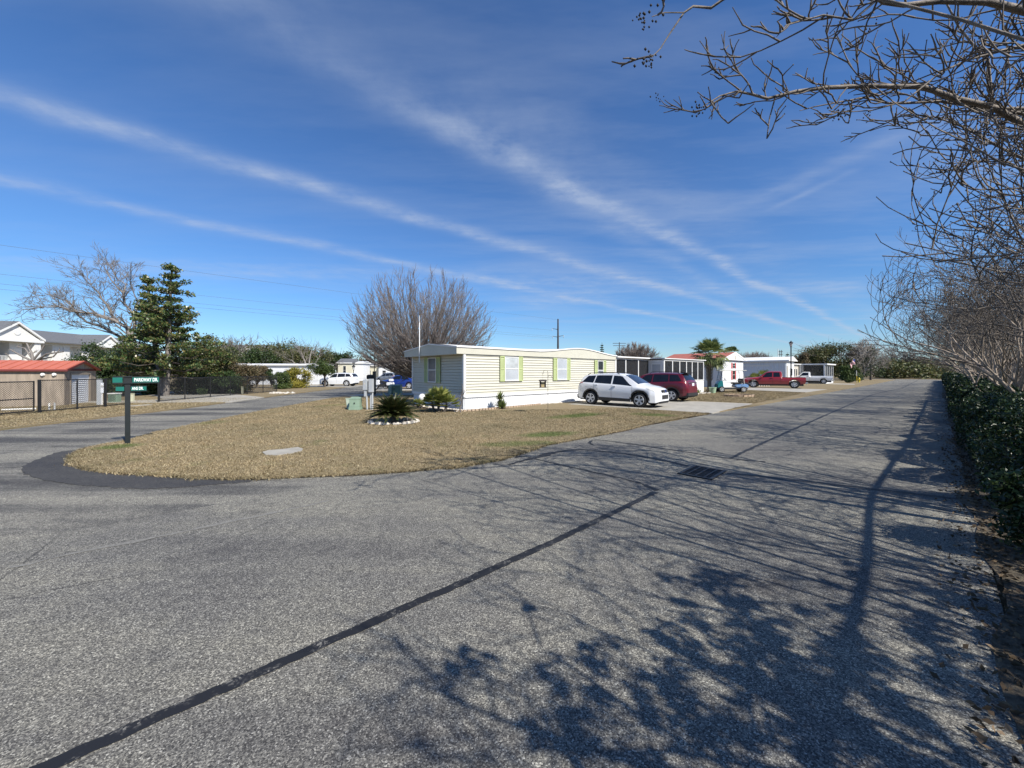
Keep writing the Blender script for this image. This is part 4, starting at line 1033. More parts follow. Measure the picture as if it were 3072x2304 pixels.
mb = MB(); mb.prism([(-.12, -.2, 1.15), (.12, -.2, 1.15), (.12, -.2, 1.38)] + [(.12*math.cos(a), -.2, 1.38+.12*math.sin(a)) for a in [k*PI/6 for k in range(1, 6)]] + [(-.12, -.2, 1.38)], (0, .5, 0))
for i, v in enumerate(mb.v): mb.v[i] = (v[0]*1.6-.33, v[1], v[2]+.05)
mb.build('mailbox', M['black_plastic'], t)
# white globe by the corner
x, y = AX(1267, 18.9), 18.9
gl = thing('garden_globe', 'white garden globe on a stand beside the yucca at the home corner', 'garden globe', (x, y, .03))
MB().lathe([(.005,-.2)]+[(.2*math.sin(a), -.2*math.cos(a)) for a in [k*PI/12 for k in range(1, 12)]]+[(.005,.2)], 18, (0,0,.47)).build('globe', M['trim_white'], gl, smooth=60)
MB().lathe([(.14, -.05), (.12, .1), (.06, .16), (.08, .3)], 12).build('stand', M['stone'], gl)
# low concrete step block at house end
# ================================================================ red roofed shed, fence and yard on the left
sc0 = Vector(G(193, 1218)); sdg = Vector((-.5, .866)); sdl = Vector((-.866, -.5))
shed = thing('storage_shed', 'tan plywood storage shed with a red metal roof and grey roll up door', 'shed', (sc0.x, sc0.y, -.03), math.atan2(sdg.y, sdg.x))
SW, SL, SE, SP = 3.8, 9.0, 1.92, 2.36      # local x along the gable end, local y away (to the left of the photo)
w = MB(); w.prism([(0,0,0),(SW,0,0),(SW,0,SE),(SW/2,0,SP-.04),(0,0,SE)], (0, .08, 0)); w.bx(0, .06, .08, SL, 0, SE); w.bx(SW-.06, SW, .08, SL, 0, SE)
# cut round the door: build the front from pieces instead
w = MB(); D0, D1, DT = .72, 2.95, 1.66
w.bx(0, D0, 0, .08, 0, SE).bx(D1, SW, 0, .08, 0, SE).bx(D0, D1, 0, .08, DT, SE)
w.build('front_wall', M['wood_shed'], shed)
w = MB(); w.bx(0, .06, .08, SL, 0, SE); w.build('side_wall', M['wood_shed'], shed)
MB().bx(SW-.06, SW, .08, SL, 0, SE).build('side_wall', M['wood_shed'], shed)
MB().prism([(.0,0.01,SE),(SW,0.01,SE),(SW/2,0.01,SP)], (0, .08, 0)).build('gable', M['wood_shed'], shed)
bt = MB()
for k in range(1, 8): bt.bx(-.012, 0, k*1.22-.02, k*1.22+.02, 0, SE-.03)
bt.build('battens', M['wood_shed'], shed)
rf = MB(); oh = .12
for s in (0, 1):
    x0, x1 = (-oh, SW/2) if s == 0 else (SW+oh, SW/2)
    zE = SE-.02
    rf.prism([(x0, -.15, zE), (x1, -.15, SP+.02), (x1, -.15, SP+.06), (x0, -.15, zE+.04)], (0, SL+.3, 0))
rf.build('roof', M['red_roof'], shed)
rb_ = MB()
for k in range(0, 24):
    yy = -.1+k*.39
    rb_.prism([(-oh-.0, yy, SE+.021), (SW/2, yy, SP+.061), (SW/2, yy, SP+.085), (-oh, yy, SE+.045)], (0, .03, 0))
rb_.build('roof_seams', M['red_roof'], shed)
MB().prism([(-oh-.01, -.17, SE-.07), (SW/2, -.17, SP-.03), (SW/2, -.17, SP+.07), (-oh-.01, -.17, SE+.03)], (0, .025, 0)).prism([(SW+oh+.01, -.17, SE-.07), (SW/2, -.17, SP-.03), (SW/2, -.17, SP+.07), (SW+oh+.01, -.17, SE+.03)], (0, .025, 0)).build('bargeboard', M['dark_red'], shed)
MB().bx(-oh-.03, -oh+.0, -.16, SL, SE-.09, SE+.01).build('eave_trim', M['dark_red'], shed)
MB().bx(0, SW, -.02, .0, SE-.05, SE+.04).build('gable_trim', M['dark_red'], shed)
dm = MB(); rows = []
for i in range(25):
    z = .05+i*(DT-.3)/24; rows.append([(D0, .05+(.022 if i % 2 else 0), z), (D1, .05+(.022 if i % 2 else 0), z)])
dm.strip(rows); dm.bx(D0, D1, .04, .06, DT-.25, DT).build('roller_door', M['rollup'], shed)
MB().bx(D0-.12, D0, -.02, .09, 0, DT+.1).build('door_jamb', M['wood_shed'], shed)
MB().bx(D1, D1+.12, -.02, .09, 0, DT+.1).build('door_jamb', M['wood_shed'], shed)
MB().bx(D0-.12, D1+.12, -.025, .09, DT, DT+.1).build('door_head', M['wood_shed'], shed)
for k, (px_, py_) in enumerate(((-.12, .35), (-.12, .75))):
    MB().lathe([(.05,0),(.09,.06),(.095,.2),(.06,.21)], 10, (px_, py_, 1.66), 'X').build('floodlight', M['pvc'], shed)
def fl(Y): return -20.15-.055*(Y-16.4)
fence = thing('chain_link_fence', 'black chain link fence running along the verge in front of the shed', 'fence', (fl(16.4), 16.4, .03))
def floc(Y, z=0.0, dx=0.0): return (fl(Y)-fl(16.4)+dx, Y-16.4, z)
posts = [16.4, 17.9, 19.2, 20.5, 22.3, 24.2, 26.4]
posts2 = [28.4, 30.4, 32.5, 34.6]
FH = 1.38
for Y in posts + posts2:
    fat = .055 if Y in (16.4, 19.2, 22.3) else .028
    MB().tube([floc(Y, -.1), floc(Y, FH+.03)], fat, 8).build('post', M['black_metal'], fence)
def link(Y0, Y1, parent, h0=.05, h1=FH, pitch=.085, r=.0055, loc=floc):
    tb = Tubes(); Ln = Y1-Y0; H_ = h1-h0; n = int((Ln+H_)/pitch)
    for k in range(n):
        for sgn in (1, -1):
            a = k*pitch-H_
            q0, z0, q1, z1 = a, h0, a+H_, h1
            if q0 < 0: z0 += -q0; q0 = 0
            if q1 > Ln: z1 -= q1-Ln; q1 = Ln
            if q1-q0 < .02: continue
            if sgn > 0: tb.add([loc(Y0+q0, z0), loc(Y0+q1, z1)], [r, r], 3)
            else: tb.add([loc(Y1-q0, z0), loc(Y1-q1, z1)], [r, r], 3)
    return tb.build('chain_link', M['chainlink'], parent)
for a, c in ((16.4, 19.2), (19.2, 20.5), (22.3, 26.4), (26.4, 34.6)):
    link(a, c, fence)
    MB().tube([floc(a, FH), floc(c, FH)], .022, 6).build('top_rail', M['black_metal'], fence)
    MB().tube([floc(a, .06), floc(c, .06)], .016, 6).build('bottom_rail', M['black_metal'], fence)
gate = thing('chain_link_gate', 'black chain link gate with a middle rail at the left edge', 'gate', (fl(16.2), 16.2, .03))
def gl_(Y, z=0.0): return (fl(Y)-fl(16.2), Y-16.2, z)
for a, c in ((13.2, 16.2),):
    for z in (.1, .62, 1.33): MB().tube([gl_(a, z), gl_(c, z)], .022, 8).build('rail', M['black_metal'], gate)
    for Y in (13.2, 15.0, 16.2): MB().tube([gl_(Y, .08), gl_(Y, 1.36)], .024, 8).build('upright', M['black_metal'], gate)
    link(a, c, gate, .1, 1.33, loc=gl_)
x, y = AX(301, 20.4), 20.4
t = thing('electric_panel', 'grey electric panel with a meter by the shed fence corner', 'electric panel', (x, y, .03), .3)
MB().bx(-.13, .07, -.06, .06, -.05, 1.38).build('backboard', M['grey_box'], t, bevel=.01); MB().bx(.06, .24, -.10, .05, .62, 1.16).build('meter_box', M['rollup'], t, bevel=.012)
MB().lathe([(.05,0),(.06,.02),(.05,.06)], 12, (.15, -.14, 1.0), 'Y').build('meter', M['lamp_clear'], t)
MB().tube([(.1, -.05, 0), (.1, -.05, .60)], .03, 8).build('conduit', M['pvc'], t)
for i, u in enumerate((148, 164)):
    x, y = AX(u, 17.6), 17.6
    tag(MB().tube([(x, y, -.02), (x, y, .32+.02*i), (x+.0, y, .34+.02*i)], [.03, .03, .034], 8).build('pvc_pipe', M['pvc']), ('left' if i == 0 else 'right') + ' one of two short white pipes standing behind the fence by the shed', 'pipe', 'white pipe stubs by the shed')
x0, x1 = G(5, 1234), G(108, 1230.5)
tag(MB().tube([(x0[0], x0[1], .07), (x1[0], x1[1], .07)], .035, 8).build('lying_pipe', M['pvc']), 'long white pipe lying on the grass behind the gate', 'pipe')
x, y = AX(344, 22.0), 22.0
t = thing('air_conditioner', 'dark green condenser unit with a white lid behind the street sign', 'air conditioner', (x, y, .03), .2)
MB().bx(-.2, .2, -.2, .2, 0, .48).build('casing', M['greenbox'], t, bevel=.02); MB().bx(-.225, .225, -.225, .225, .48, .54).build('lid', M['pvc'], t, bevel=.015)
g_ = MB()
for k in range(7): g_.bx(-.18+k*.055, -.16+k*.055, -.21, -.2, .06, .44)
g_.build('grille', M['black_plastic'], t); MB().bx(-.28, .28, -.28, .28, -.04, .03).build('pad', M['concrete'], t)
x, y = AX(395, 22.6), 22.6
t = thing('cable_pedestal', 'beige square pedestal right of the street sign post by the drive', 'cable pedestal', (x, y, .03), .15)
MB().bx(-.10, .10, -.09, .09, -.05, .46).build('housing', M['beige_post'], t, bevel=.02); MB().bx(-.11, .11, -.1, .1, .46, .49).build('cap', M['beige_post'], t, bevel=.01)
x, y = AX(727, 30.5), 30.5
t = thing('marker_post', 'short beige marker post on the verge in front of the dark shrubs', 'marker post', (x, y, .03), .1)
MB().bx(-.07, .07, -.06, .06, -.05, .56).build('post', M['beige_post'], t, bevel=.02); MB().bx(-.08, .08, -.07, .07, .56, .60).build('cap', M['beige_post'], t, bevel=.01)
x, y = G(418, 1219)
mb = MB(); mb.box((x, y, .045), (.9, .35, .03), 1.2); tag(mb.build('drain_slab', M['concrete']), 'pale concrete slab flat in the verge right of the street sign', 'concrete slab')
# ================================================================ apartments beyond the shed
def part_box(name, m, parent, *q, bevel=0): return MB().bx(*q).build(name, m, parent, bevel=bevel)
apt = thing('apartment_building', 'long white two storey apartment building with grey roof and front gable behind the shed', 'apartment building', (-80.5, 58, 0), PI/2+.09)
# local x runs along the facade (away), local y = into the building
EZ, RZ, AL, AD = 7.1, 9.6, 32, 14
part_box('wall', M['apt_white'], apt, -20, AL, 1.6, AD, 0, EZ-.1)
for i, x in enumerate([-20, -16, -12.5, -9, -5, -1.4, .6, 3.9, 6.3, 10.2, 12, 15.4, 17.0, 20.5, 22, 25.5, 27.2, 31]):
    part_box('pier', M['apt_white'], apt, x, x+(1.7 if i % 2 else 1.1), 0, 1.6, 0, EZ-.1)
part_box('floor_band', M['apt_white'], apt, -20, AL, .05, 1.6, 3.0, 3.45)
part_box('eave_beam', M['apt_white'], apt, -20, AL, -.05, 1.6, EZ-.55, EZ)
for x in (-18, -11, -3.2, 2.4, 8.3, 13.8, 18.9, 23.9, 29.3):
    for z in (.3, 3.7):
        f = MB().bx(x-.75, x+.75, 1.52, 1.66, z+.2, z+2.4).build('window', M['glass'], apt)
        MB().bx(x-.03, x+.03, 1.48, 1.56, z+.2, z+2.4).build('mullion', M['trim_white'], f)
for x0, x1 in ((-.3, 3.9), (5.5, 10.2), (13.0, 15.4), (18.6, 20.5), (23.0, 25.5)):
    r = MB(); r.bx(x0, x1, .1, .16, 4.35, 4.42)
    n = int((x1-x0)/.18)
    for k in range(n): r.bx(x0+k*.18, x0+k*.18+.035, .11, .15, 3.45, 4.35)
    r.build('balcony_railing', M['trim_white'], apt)
rf = MB(); rf.prism([(-21, -1.0, EZ), (-21, AD/2, RZ), (-21, AD+1, EZ), (-21, AD+1, EZ-.2), (-21, AD/2, RZ-.2), (-21, -1.0, EZ-.2)], (AL+23, 0, 0)); rf.build('roof', M['shingle'], apt)
def gable(parent, x0, x1, zb, zp, y0, depth, nm='gable'):
    g = MB().prism([(x0, y0, zb), (x1, y0, zb), ((x0+x1)/2, y0, zp)], (0, depth, 0)).build(nm, M['apt_white'], parent)
    xm = (x0+x1)/2; t = MB()
    for xa, xb in ((x0-.4, xm), (x1+.4, xm)):
        t.prism([(xa, y0-.35, zb-.12), (xb, y0-.35, zp+.1), (xb, y0-.35, zp+.42), (xa, y0-.35, zb+.22)], (0, .34, 0))
    t.bx(x0-.3, x1+.3, y0-.25, y0-.01, zb-.4, zb-.0); t.build('gable_trim', M['trim_white'], g)
    r = MB()
    for xa, xb in ((x0-.4, xm), (x1+.4, xm)): r.prism([(xa, y0-.3, zb+.225), (xb, y0-.3, zp+.43), (xb, y0-.3, zp+.5), (xa, y0-.3, zb+.3)], (0, depth+.3, 0))
    r.build('gable_roof', M['shingle'], g)
    MB().lathe([(.45, 0), (.45, .06), (.38, .07)], 16, (xm, y0-.08, (zb+zp)/2-.1), 'Y').build('gable_vent', M['trim_white'], g)
    return g
gable(apt, .4, 7.2, EZ, 9.5, -1.2, 7)
part_box('porch_column', M['apt_white'], apt, .4, 1.3, -1.2, 0, 0, EZ); part_box('porch_column', M['apt_white'], apt, 6.3, 7.2, -1.2, 0, 0, EZ)
gable(apt, 17.2, 21.5, EZ, 8.8, -1.2, 6); gable(apt, 22.2, 26.0, EZ, 8.6, -1.2, 6)
apt2 = thing('apartment_building', 'grey roofed white apartment block seen small beyond the oaks', 'apartment building', (AX(725, 112), 112, 0), .15)
part_box('wall', M['apt_white'], apt2, -9, 7, 0, 12, 0, 7)
MB().prism([(-10, -1, 6.9), (8, -1, 6.9), (6, 6, 10), (-8, 6, 10)], (0, 0, .15)).prism([(-10, 13, 6.9), (8, 13, 6.9), (6, 6, 10), (-8, 6, 10)], (0, 0, .15)).build('roof', M['shingle'], apt2)
gable(apt2, -.5, 6, 6.9, 9.3, -1.2, 5)
for x in (-7, -4.5, -2, 1.5, 4):
    f = MB().bx(x-.6, x+.6, -.06, .02, 4.2, 5.9).build('window', M['glass'], apt2); MB().bx(x-.04, x+.04, -.1, -.05, 4.2, 5.9).build('mullion', M['trim_white'], f)
M['rust_roof'] = mat('rust_red_roof', (.36,.115,.075), .6, var=.12, scale=2)
# ================================================================ other mobile homes
M['home_white'] = mat('white_home_siding', (.70,.71,.71), .55, var=.04); M['home_white_shaded'] = mat('shaded_white_siding', (.63,.67,.71), .5, var=.05)  # bluish copy of the white siding carries the shade on one long wall
M['home_tan'] = mat('tan_home_siding', (.50,.47,.40), .6, var=.05); M['home_cream'] = mat('cream_home_siding', (.62,.59,.46), .6, var=.05)
M['red_shutter'] = mat('red_shutter', (.50,.05,.045), .5); M['awning'] = mat('grey_awning', (.28,.31,.33), .5)
def simple_home(label, loc, rz, Ln, Wd, ez, pk, wallm, roofm, wins, doors=(), skirt=.55, ridge_along='x', name='mobile_home', shutm=None, shed_win=True, lap=.2):
    """box home: local x along its length, front at y=0 facing -y"""
    r = thing(name, label, 'mobile home', loc, rz)
    siding('wall', wallm, r, (0, 0), (Ln, 0), skirt, ez, (0, -1), lap, .02)
    siding('wall', wallm, r, (0, Wd), (0, 0), skirt, ez, (-1, 0), lap, .02)
    MB().poly([(Ln, 0, skirt), (Ln, Wd, skirt), (Ln, Wd, ez), (Ln, 0, ez)]).poly([(0, Wd, skirt), (Ln, Wd, skirt), (Ln, Wd, ez), (0, Wd, ez)]).build('wall', wallm, r)
    MB().bx(.03, Ln-.03, .03, Wd-.03, -.05, skirt+.02).build('skirting', M['skirt'], r)
    rf = MB(); o = .25
    if ridge_along == 'x':
        rf.prism([(-o, -o, ez), (-o, Wd/2, pk), (-o, Wd+o, ez), (-o, Wd+o, ez-.14), (-o, -o, ez-.14)], (Ln+2*o, 0, 0))
    else:
        rf.prism([(-o, -o, ez), (Ln/2, -o, pk), (Ln+o, -o, ez), (Ln+o, -o, ez-.14), (-o, -o, ez-.14)], (0, Wd+2*o, 0))
    rf.build('roof', roofm, r)
    MB().bx(-o-.015, Ln+o+.015, -o-.02, -o-.002, ez-.17, ez-.0).build('eave_trim', M['trim_white'], r) if ridge_along == 'x' else None
    for (x, z, w, h) in wins:
        f = MB().bx(x-w/2-.05, x+w/2+.05, -.05, .0, z-.05, z+h+.05).build('window', M['trim_white'], r)
        MB().bx(x-w/2, x+w/2, -.06, -.045, z, z+h/2-.02).build('pane', M['glass'], f); MB().bx(x-w/2, x+w/2, -.06, -.045, z+h/2+.02, z+h).build('pane', M['glass'], f)
        if shutm:
            for s in (-1, 1): MB().bx(x+s*(w/2+.22)-.15, x+s*(w/2+.22)+.15, -.055, .0, z-.05, z+h+.05).build('shutter', shutm, r)
    for x in doors:
        d_ = MB().bx(x-.45, x+.45, -.05, 0, skirt, skirt+2.0).build('door', M['trim_white'], r); MB().bx(x-.28, x+.28, -.06, -.045, skirt+1.0, skirt+1.8).build('pane', M['glass'], d_)
    return r
# white house with red shutters on the right, gable towards the road
hx_, hy_ = AX(2167, 44), 44
rh = simple_home('white house with red shutters, red roof and a gable end facing the road', (hx_, hy_, .03), A1, 6.9, 7, 3.3, 4.15, M['home_white'], M['rust_roof'], [(3.55, 2.25, .8, .55), (3.55, .9, .8, 1.05)], ridge_along='y', shutm=M['red_shutter'], name='house')
rh['category'] = 'house'
MB().prism([(-.1, -.262, 3.16), (7.0, -.262, 3.16), (3.45, -.262, 4.06)], (0, .26, 0)).build('gable', M['home_white'], rh)
tr_ = MB()
for a, c in ((-.28, 3.45), (7.18, 3.45)): tr_.prism([(a, -.30, 3.13), (c, -.30, 3.98), (c, -.30, 4.18), (a, -.30, 3.33)], (0, .04, 0))
tr_.build('bargeboard', M['trim_white'], rh); MB().bx(3.2, 3.7, -.30, -.25, 3.3, 3.7).build('gable_vent', M['home_tan'], rh)
MB().bx(6.9, 6.94, -.02, 3, .1, 3.1).build('corner_trim', M['trim_white'], rh)
# long white mobile home end on to the road, shaded side painted bluish
ex, ey = RD(63.5, -14.0)
bh = thing('mobile_home', 'long white mobile home, shaded side painted bluish, end on to the road behind the pickups', 'mobile home', (ex, ey, .03), A1+PI/2)
# local x = away from the road, local -y = along the road away ; so y=0 side faces down the road towards the camera after rotation
LB = 24
ribs('wall', M['home_white_shaded'], bh, (0, 0), (LB, 0), .5, lambda s: 3.35, (0, 1), .30, .05)
bh.rotation_euler = (0, 0, A1+PI/2)
MB().bx(0.02, LB, -4.2, -.03, -.05, 3.35).build('wall', M['home_white'], bh)
MB().bx(.0, LB, -.01, .02, -.05, .52).build('skirting', M['skirt'], bh)
MB().prism([(-.35, .30, 3.38), (-.35, -2.1, 3.95), (-.35, -4.5, 3.38), (-.35, -4.5, 3.30), (-.35, .30, 3.30)], (LB+.6, 0, 0)).build('roof', M['roof_metal'], bh)
MB().bx(-.36, LB, .30, .33, 3.2, 3.42).build('eave_trim', M['trim_white'], bh)
sw_ = MB(); sw_.strip([[(2.0+i*.25, .06+.02*(i % 2), 2.55), (2.0+i*.25, .06+.02*(i % 2), 2.8)] for i in range(70)]); sw_.build('valance', M['trim_white'], bh)
for xa, xb in ((13.0, 15.2), (20.6, 22.2)):
    f = MB().bx(xa, xb, .0, .09, 1.0, 2.45).build('window', M['trim_white'], bh); MB().bx(xa+.08, xb-.08, .085, .1, 1.08, 2.37).build('pane', M['glass'], f)
for xa in (-.03,):
    f = MB().bx(xa-.03, .02, -2.9, -1.7, 1.2, 2.3).build('window', M['trim_white'], bh); MB().bx(xa-.05, xa-.02, -2.82, -1.78, 1.27, 2.23).build('pane', M['glass'], f)
    MB().bx(-.06, .02, -.6, -.25, 1.1, 2.6).build('shutter', M['home_tan'], bh)
# tan annex and screened porch beyond it
ex, ey = RD(69.2, -14.6)
th = thing('mobile_home', 'tan mobile home with a dark screened porch at its road end', 'mobile home', (ex, ey, .03), A1+PI/2)
MB().bx(0, 12, -4.0, 0, .4, 2.9).build('wall', M['home_tan'], th); MB().bx(0, 12, -4.0, .01, -.05, .42).build('skirting', M['skirt'], th)
MB().bx(-.3, 12, -4.3, .25, 2.9, 3.02).build('roof', M['roof_metal'], th)
for ya in (-1.3, -2.6):
    f = MB().bx(-.05, .02, ya-.35, ya+.35, 1.0, 2.3).build('window', M['trim_white'], th); MB().bx(-.07, -.04, ya-.28, ya+.28, 1.07, 2.23).build('pane', M['glass'], f)
PX0, PX1, PY0, PY1 = -3.2, 3.0, -11.0, -4.2
MB().bx(PX0-.3, PX1, PY0-.4, PY1+.1, 2.86, 3.04).build('porch_roof', M['roof_metal'], th)
MB().bx(PX0, PX1, PY0, PY1, -.05, .75).build('porch_base', M['skirt'], th)
MB().bx(PX0+2.6, PX1, PY0+1, PY1, .75, 2.86).build('porch_interior_wall', M['shade_wall'], th)
for x in (PX0+.05, PX0+3.0, PX1-.05): MB().bx(x-.09, x+.09, PY1-.1, PY1+.08, .75, 2.86).build('porch_post', M['trim_white'], th)
for y in (PY0+.08, -9.3, -7.6, -5.9): MB().bx(PX0-.02, PX0+.12, y-.08, y+.08, .75, 2.86).build('porch_post', M['trim_white'], th)
MB().bx(PX0+.12, PX1-.1, PY1-.04, PY1-.02, .8, 2.8).build('porch_screen', M['screen'], th)
MB().bx(PX0+.04, PX0+.06, PY0+.1, PY1-.1, .8, 2.8).build('porch_screen', M['screen'], th)
# homes across the side road
simple_home('long white flat roofed mobile home behind the citrus bush across the side road', (AX(690, 54), 54, .03), .02, 12.2, 4.2, 2.85, 3.0, M['home_white'], M['roof_metal'], [(7.9, 1.6, .6, .35), (4.9, 1.1, .9, 1.0)], (2.6,))
t = simple_home('small cream home with a dark roof and one tall window, left of the bare tree', (AX(1014, 78), 78, .03), .1, 2.6, 5, 3.7, 4.6, M['home_cream'], M['shingle'], [(1.3, 1.3, .5, 1.7)])
simple_home('plain white home just right of the small cream home', (AX(1040, 80), 80, .03), .1, 3.4, 5, 3.7, 4.1, M['home_white'], M['roof_metal'], [])
simple_home('low cream home with a dark roof behind the thin lamp post', (AX(1074, 86), 86, .03), .05, 4.6, 5, 3.3, 3.9, M['home_cream'], M['shingle'], [(2.0, 1.2, 1.6, .9)])
simple_home('white home with a brown roof behind the grey SUV', (AX(1136, 84), 84, .03), .05, 7.5, 5, 3.2, 3.9, M['home_white'], M['shingle'], [(1.2, 1.2, .7, .9), (5.0, 1.2, .7, .9)])
# ================================================================ golf cart by the house on the right
M['cart_teal'] = paint('teal_cart_paint', (.02,.16,.18)); M['cart_blue'] = paint('light_blue_cart_paint', (.20,.36,.62)); M['cart_top'] = mat('cream_cart_canopy', (.72,.71,.64), .5, var=.04)
M['acrylic'] = screen_mat('clear_acrylic', .22, (.3,.33,.35))
gx2, gy2 = AX(2192, 33.6), 33.6
gc_ = thing('golf_cart', 'teal and light blue golf cart with a cream canopy parked beside the palm', 'golf cart', (gx2, gy2, .035), PI-.22)
for wx in (.85, -.85):
    for sd in (1, -1): wheel(gc_, wx, sd*.48, .25, .20, sd, 5, .6)
MB().bx(-1.2, 1.1, -.50, .50, .26, .36).build('chassis', M['clad'], gc_, bevel=.02)
MB().prism([(.66, -.46, .36), (1.22, -.40, .36), (1.18, -.40, .70), (.98, -.42, .98), (.74, -.46, 1.0)], (0, .9, 0)).build('cowl', M['cart_teal'], gc_, bevel=.05)
MB().prism([(-1.25, -.50, .40), (-.25, -.50, .40), (-.18, -.50, .62), (-.35, -.50, .70), (-1.1, -.50, .72), (-1.28, -.50, .60)], (0, 1.0, 0)).build('rear_body', M['cart_blue'], gc_, bevel=.05)
MB().bx(-.72, -.12, -.50, .50, .70, .82).build('seat', M['clad'], gc_, bevel=.04)
MB().bx(-.86, -.70, -.48, .48, .80, 1.18).build('backrest', M['clad'], gc_, bevel=.04)
MB().bx(-1.1, 1.05, -.58, .58, 1.83, 1.90).build('canopy', M['cart_top'], gc_, bevel=.03)
for sd in (1, -1):
    MB().tube([(.98, sd*.46, .98), (.80, sd*.50, 1.84)], .022, 8).build('canopy_post', M['black_metal'], gc_)
    MB().tube([(-.92, sd*.50, .7), (-.80, sd*.50, 1.84)], .022, 8).build('canopy_post', M['pvc'], gc_)
MB().prism([(1.0, -.45, 1.0), (1.0, .45, 1.0), (.82, .47, 1.8), (.82, -.47, 1.8)], (.01, 0, 0)).build('windscreen', M['acrylic'], gc_)
MB().tube([(.72, .22, .95), (.5, .22, 1.08)], .02, 6).build('steering_column', M['black_metal'], gc_)
MB().tube([(.5+.17*math.sin(a)*.4, .22+.17*math.cos(a), 1.08+.17*math.sin(a)*.9) for a in [k*PI/8 for k in range(17)]], .016, 6).build('steering_wheel', M['black_plastic'], gc_)
MB().tube([(-1.25,-.45,.72),(-1.55,-.45,.74),(-1.55,-.45,1.14),(-1.1,-.45,1.14)], .015, 6).tube([(-1.25,.45,.72),(-1.55,.45,.74),(-1.55,.45,1.14),(-1.1,.45,1.14)], .015, 6).tube([(-1.55,-.45,1.14),(-1.55,.45,1.14)], .015, 6).tube([(-1.55,-.45,.74),(-1.55,.45,.74)], .015, 6).build('cargo_rack', M['chrome'], gc_)
MB().bx(-1.5, -1.0, -.40, .40, .74, .80).build('cargo_bed', M['clad'], gc_)
# pot, edging ring, hydrant, flag and bits along the right
M['pot'] = mat('pale_green_pot', (.30,.42,.29), .5, var=.08)
x, y = AX(2138, 32), 32
t = thing('plant_pot', 'pale green plant pot on the lawn in front of the golf cart', 'plant pot', (x, y, .03))
MB().lathe([(.21, 0), (.28, .42), (.30, .43), (.30, .48), (.26, .48), (.25, .44), (.02, .44)], 18).build('pot', M['pot'], t, smooth=40)
M['fire'] = mat('hydrant_yellow', (.58,.45,.03), .45, var=.08)
x, y = AX(2577, 66), 66
t = thing('fire_hydrant', 'yellow fire hydrant on the grass at the far road edge', 'fire hydrant', (x, y, .03))
MB().lathe([(.17, 0), (.17, .05), (.12, .06), (.12, .55), (.15, .56), (.15, .62), (.12, .70), (.06, .78), (.04, .84), (.01, .85)], 14).build('barrel', M['fire'], t, smooth=40)
MB().lathe([(.055, -.2), (.07, -.19), (.07, -.13), (.055, -.12), (.055, .12), (.07, .13), (.07, .19), (.055, .2)], 10, (0, 0, .45), 'X').build('outlet', M['fire'], t)
MB().lathe([(.075, -.22), (.09, -.2), (.09, -.15), (.075, -.14), (.075, 0)], 10, (0, 0, .42), 'Y').build('pumper_outlet', M['fire'], t)
t = thing('marker_post', 'thin yellow and white post leaning beside the fire hydrant', 'marker post', (AX(2571, 62), 62, .03))
MB().tube([(0,0,-.1), (-.05,0,1.15)], .04, 8).build('post', M['fire'], t); MB().tube([(-.05,0,1.15), (-.09,0,2.0)], .036, 8).build('post_top', M['pvc'], t)
def flag_mat():
    m, nt, b = nt_new('striped_flag_cloth'); tc = N(nt, 'ShaderNodeTexCoord').outputs['Object']
    s = N(nt, 'ShaderNodeSeparateXYZ'); L(nt, tc, s.inputs[0])
    st = math_n(nt, 'GREATER_THAN', math_n(nt, 'FRACT', math_n(nt, 'MULTIPLY', s.outputs[2], 4.2)), .5)
    c = mixc(nt, st, (.62,.58,.58), (.42,.07,.08)); L(nt, c, b.inputs['Base Color']); b.inputs['Roughness'].default_value = .8; return m
x, y = AX(2566, 68), 68
t = thing('flag', 'small faded red and white striped flag on a pole beyond the porch', 'flag', (x, y, .03))
MB().tube([(0,0,-.1), (-.1,0,4.1)], .03, 8).build('pole', M['black_metal'], t)
rows = []
for i in range(9):
    a = i/8; rows.append([(-.1-.75*a+.05*math.sin(9*a), .12*math.sin(7*a+j*.8), 4.05-.95*j/6-.55*a*a-.12*a) for j in range(7)])
mb = MB(); mb.strip(rows); mb.build('cloth', flag_mat(), t, smooth=180)
MB().prism([(-.1,-.02,4.05),(-.42,-.03,3.97),(-.42,-.03,3.52),(-.1,-.02,3.58)], (0,-.02,0)).build('canton', M['car_blue'], t)
ring = MB(); x, y = G(2217, 1190)
for k in range(20):
    a = 2*PI*k/20; ring.box((x+.95*math.cos(a), y+.75*math.sin(a), .10), (.27, .12, .14), a+PI/2+rg.uniform(-.12,.12))
tag(ring.build('brick_ring', M['brickedge']), 'low brown brick ring in the lawn right of the pale green pot', 'edging')
t = thing('wire_trellis', 'thin wire stand rising from the brick ring', 'plant stand', (x, y, .03))
MB().tube([(-.2,0,-.1),(-.2,0,1.05),(-.17,0,1.12),(.17,0,1.12),(.2,0,1.05),(.2,0,-.1)], .012, 6).build('frame', M['hook'], t)
MB().tube([(-.2,0,.7),(.2,0,.7)], .008, 5).build('crossbar', M['hook'], t)
o = rock_pile('porch_rocks', lambda r: (lambda k, w: H(T1+.6+k*7.2, -DP-.12-w))(r.random(), r.uniform(0, .55)), 420, rg, .04, .10, M['stone']); tag(o, 'pale rocks edging the screened sunroom', 'rocks', kind='stuff')
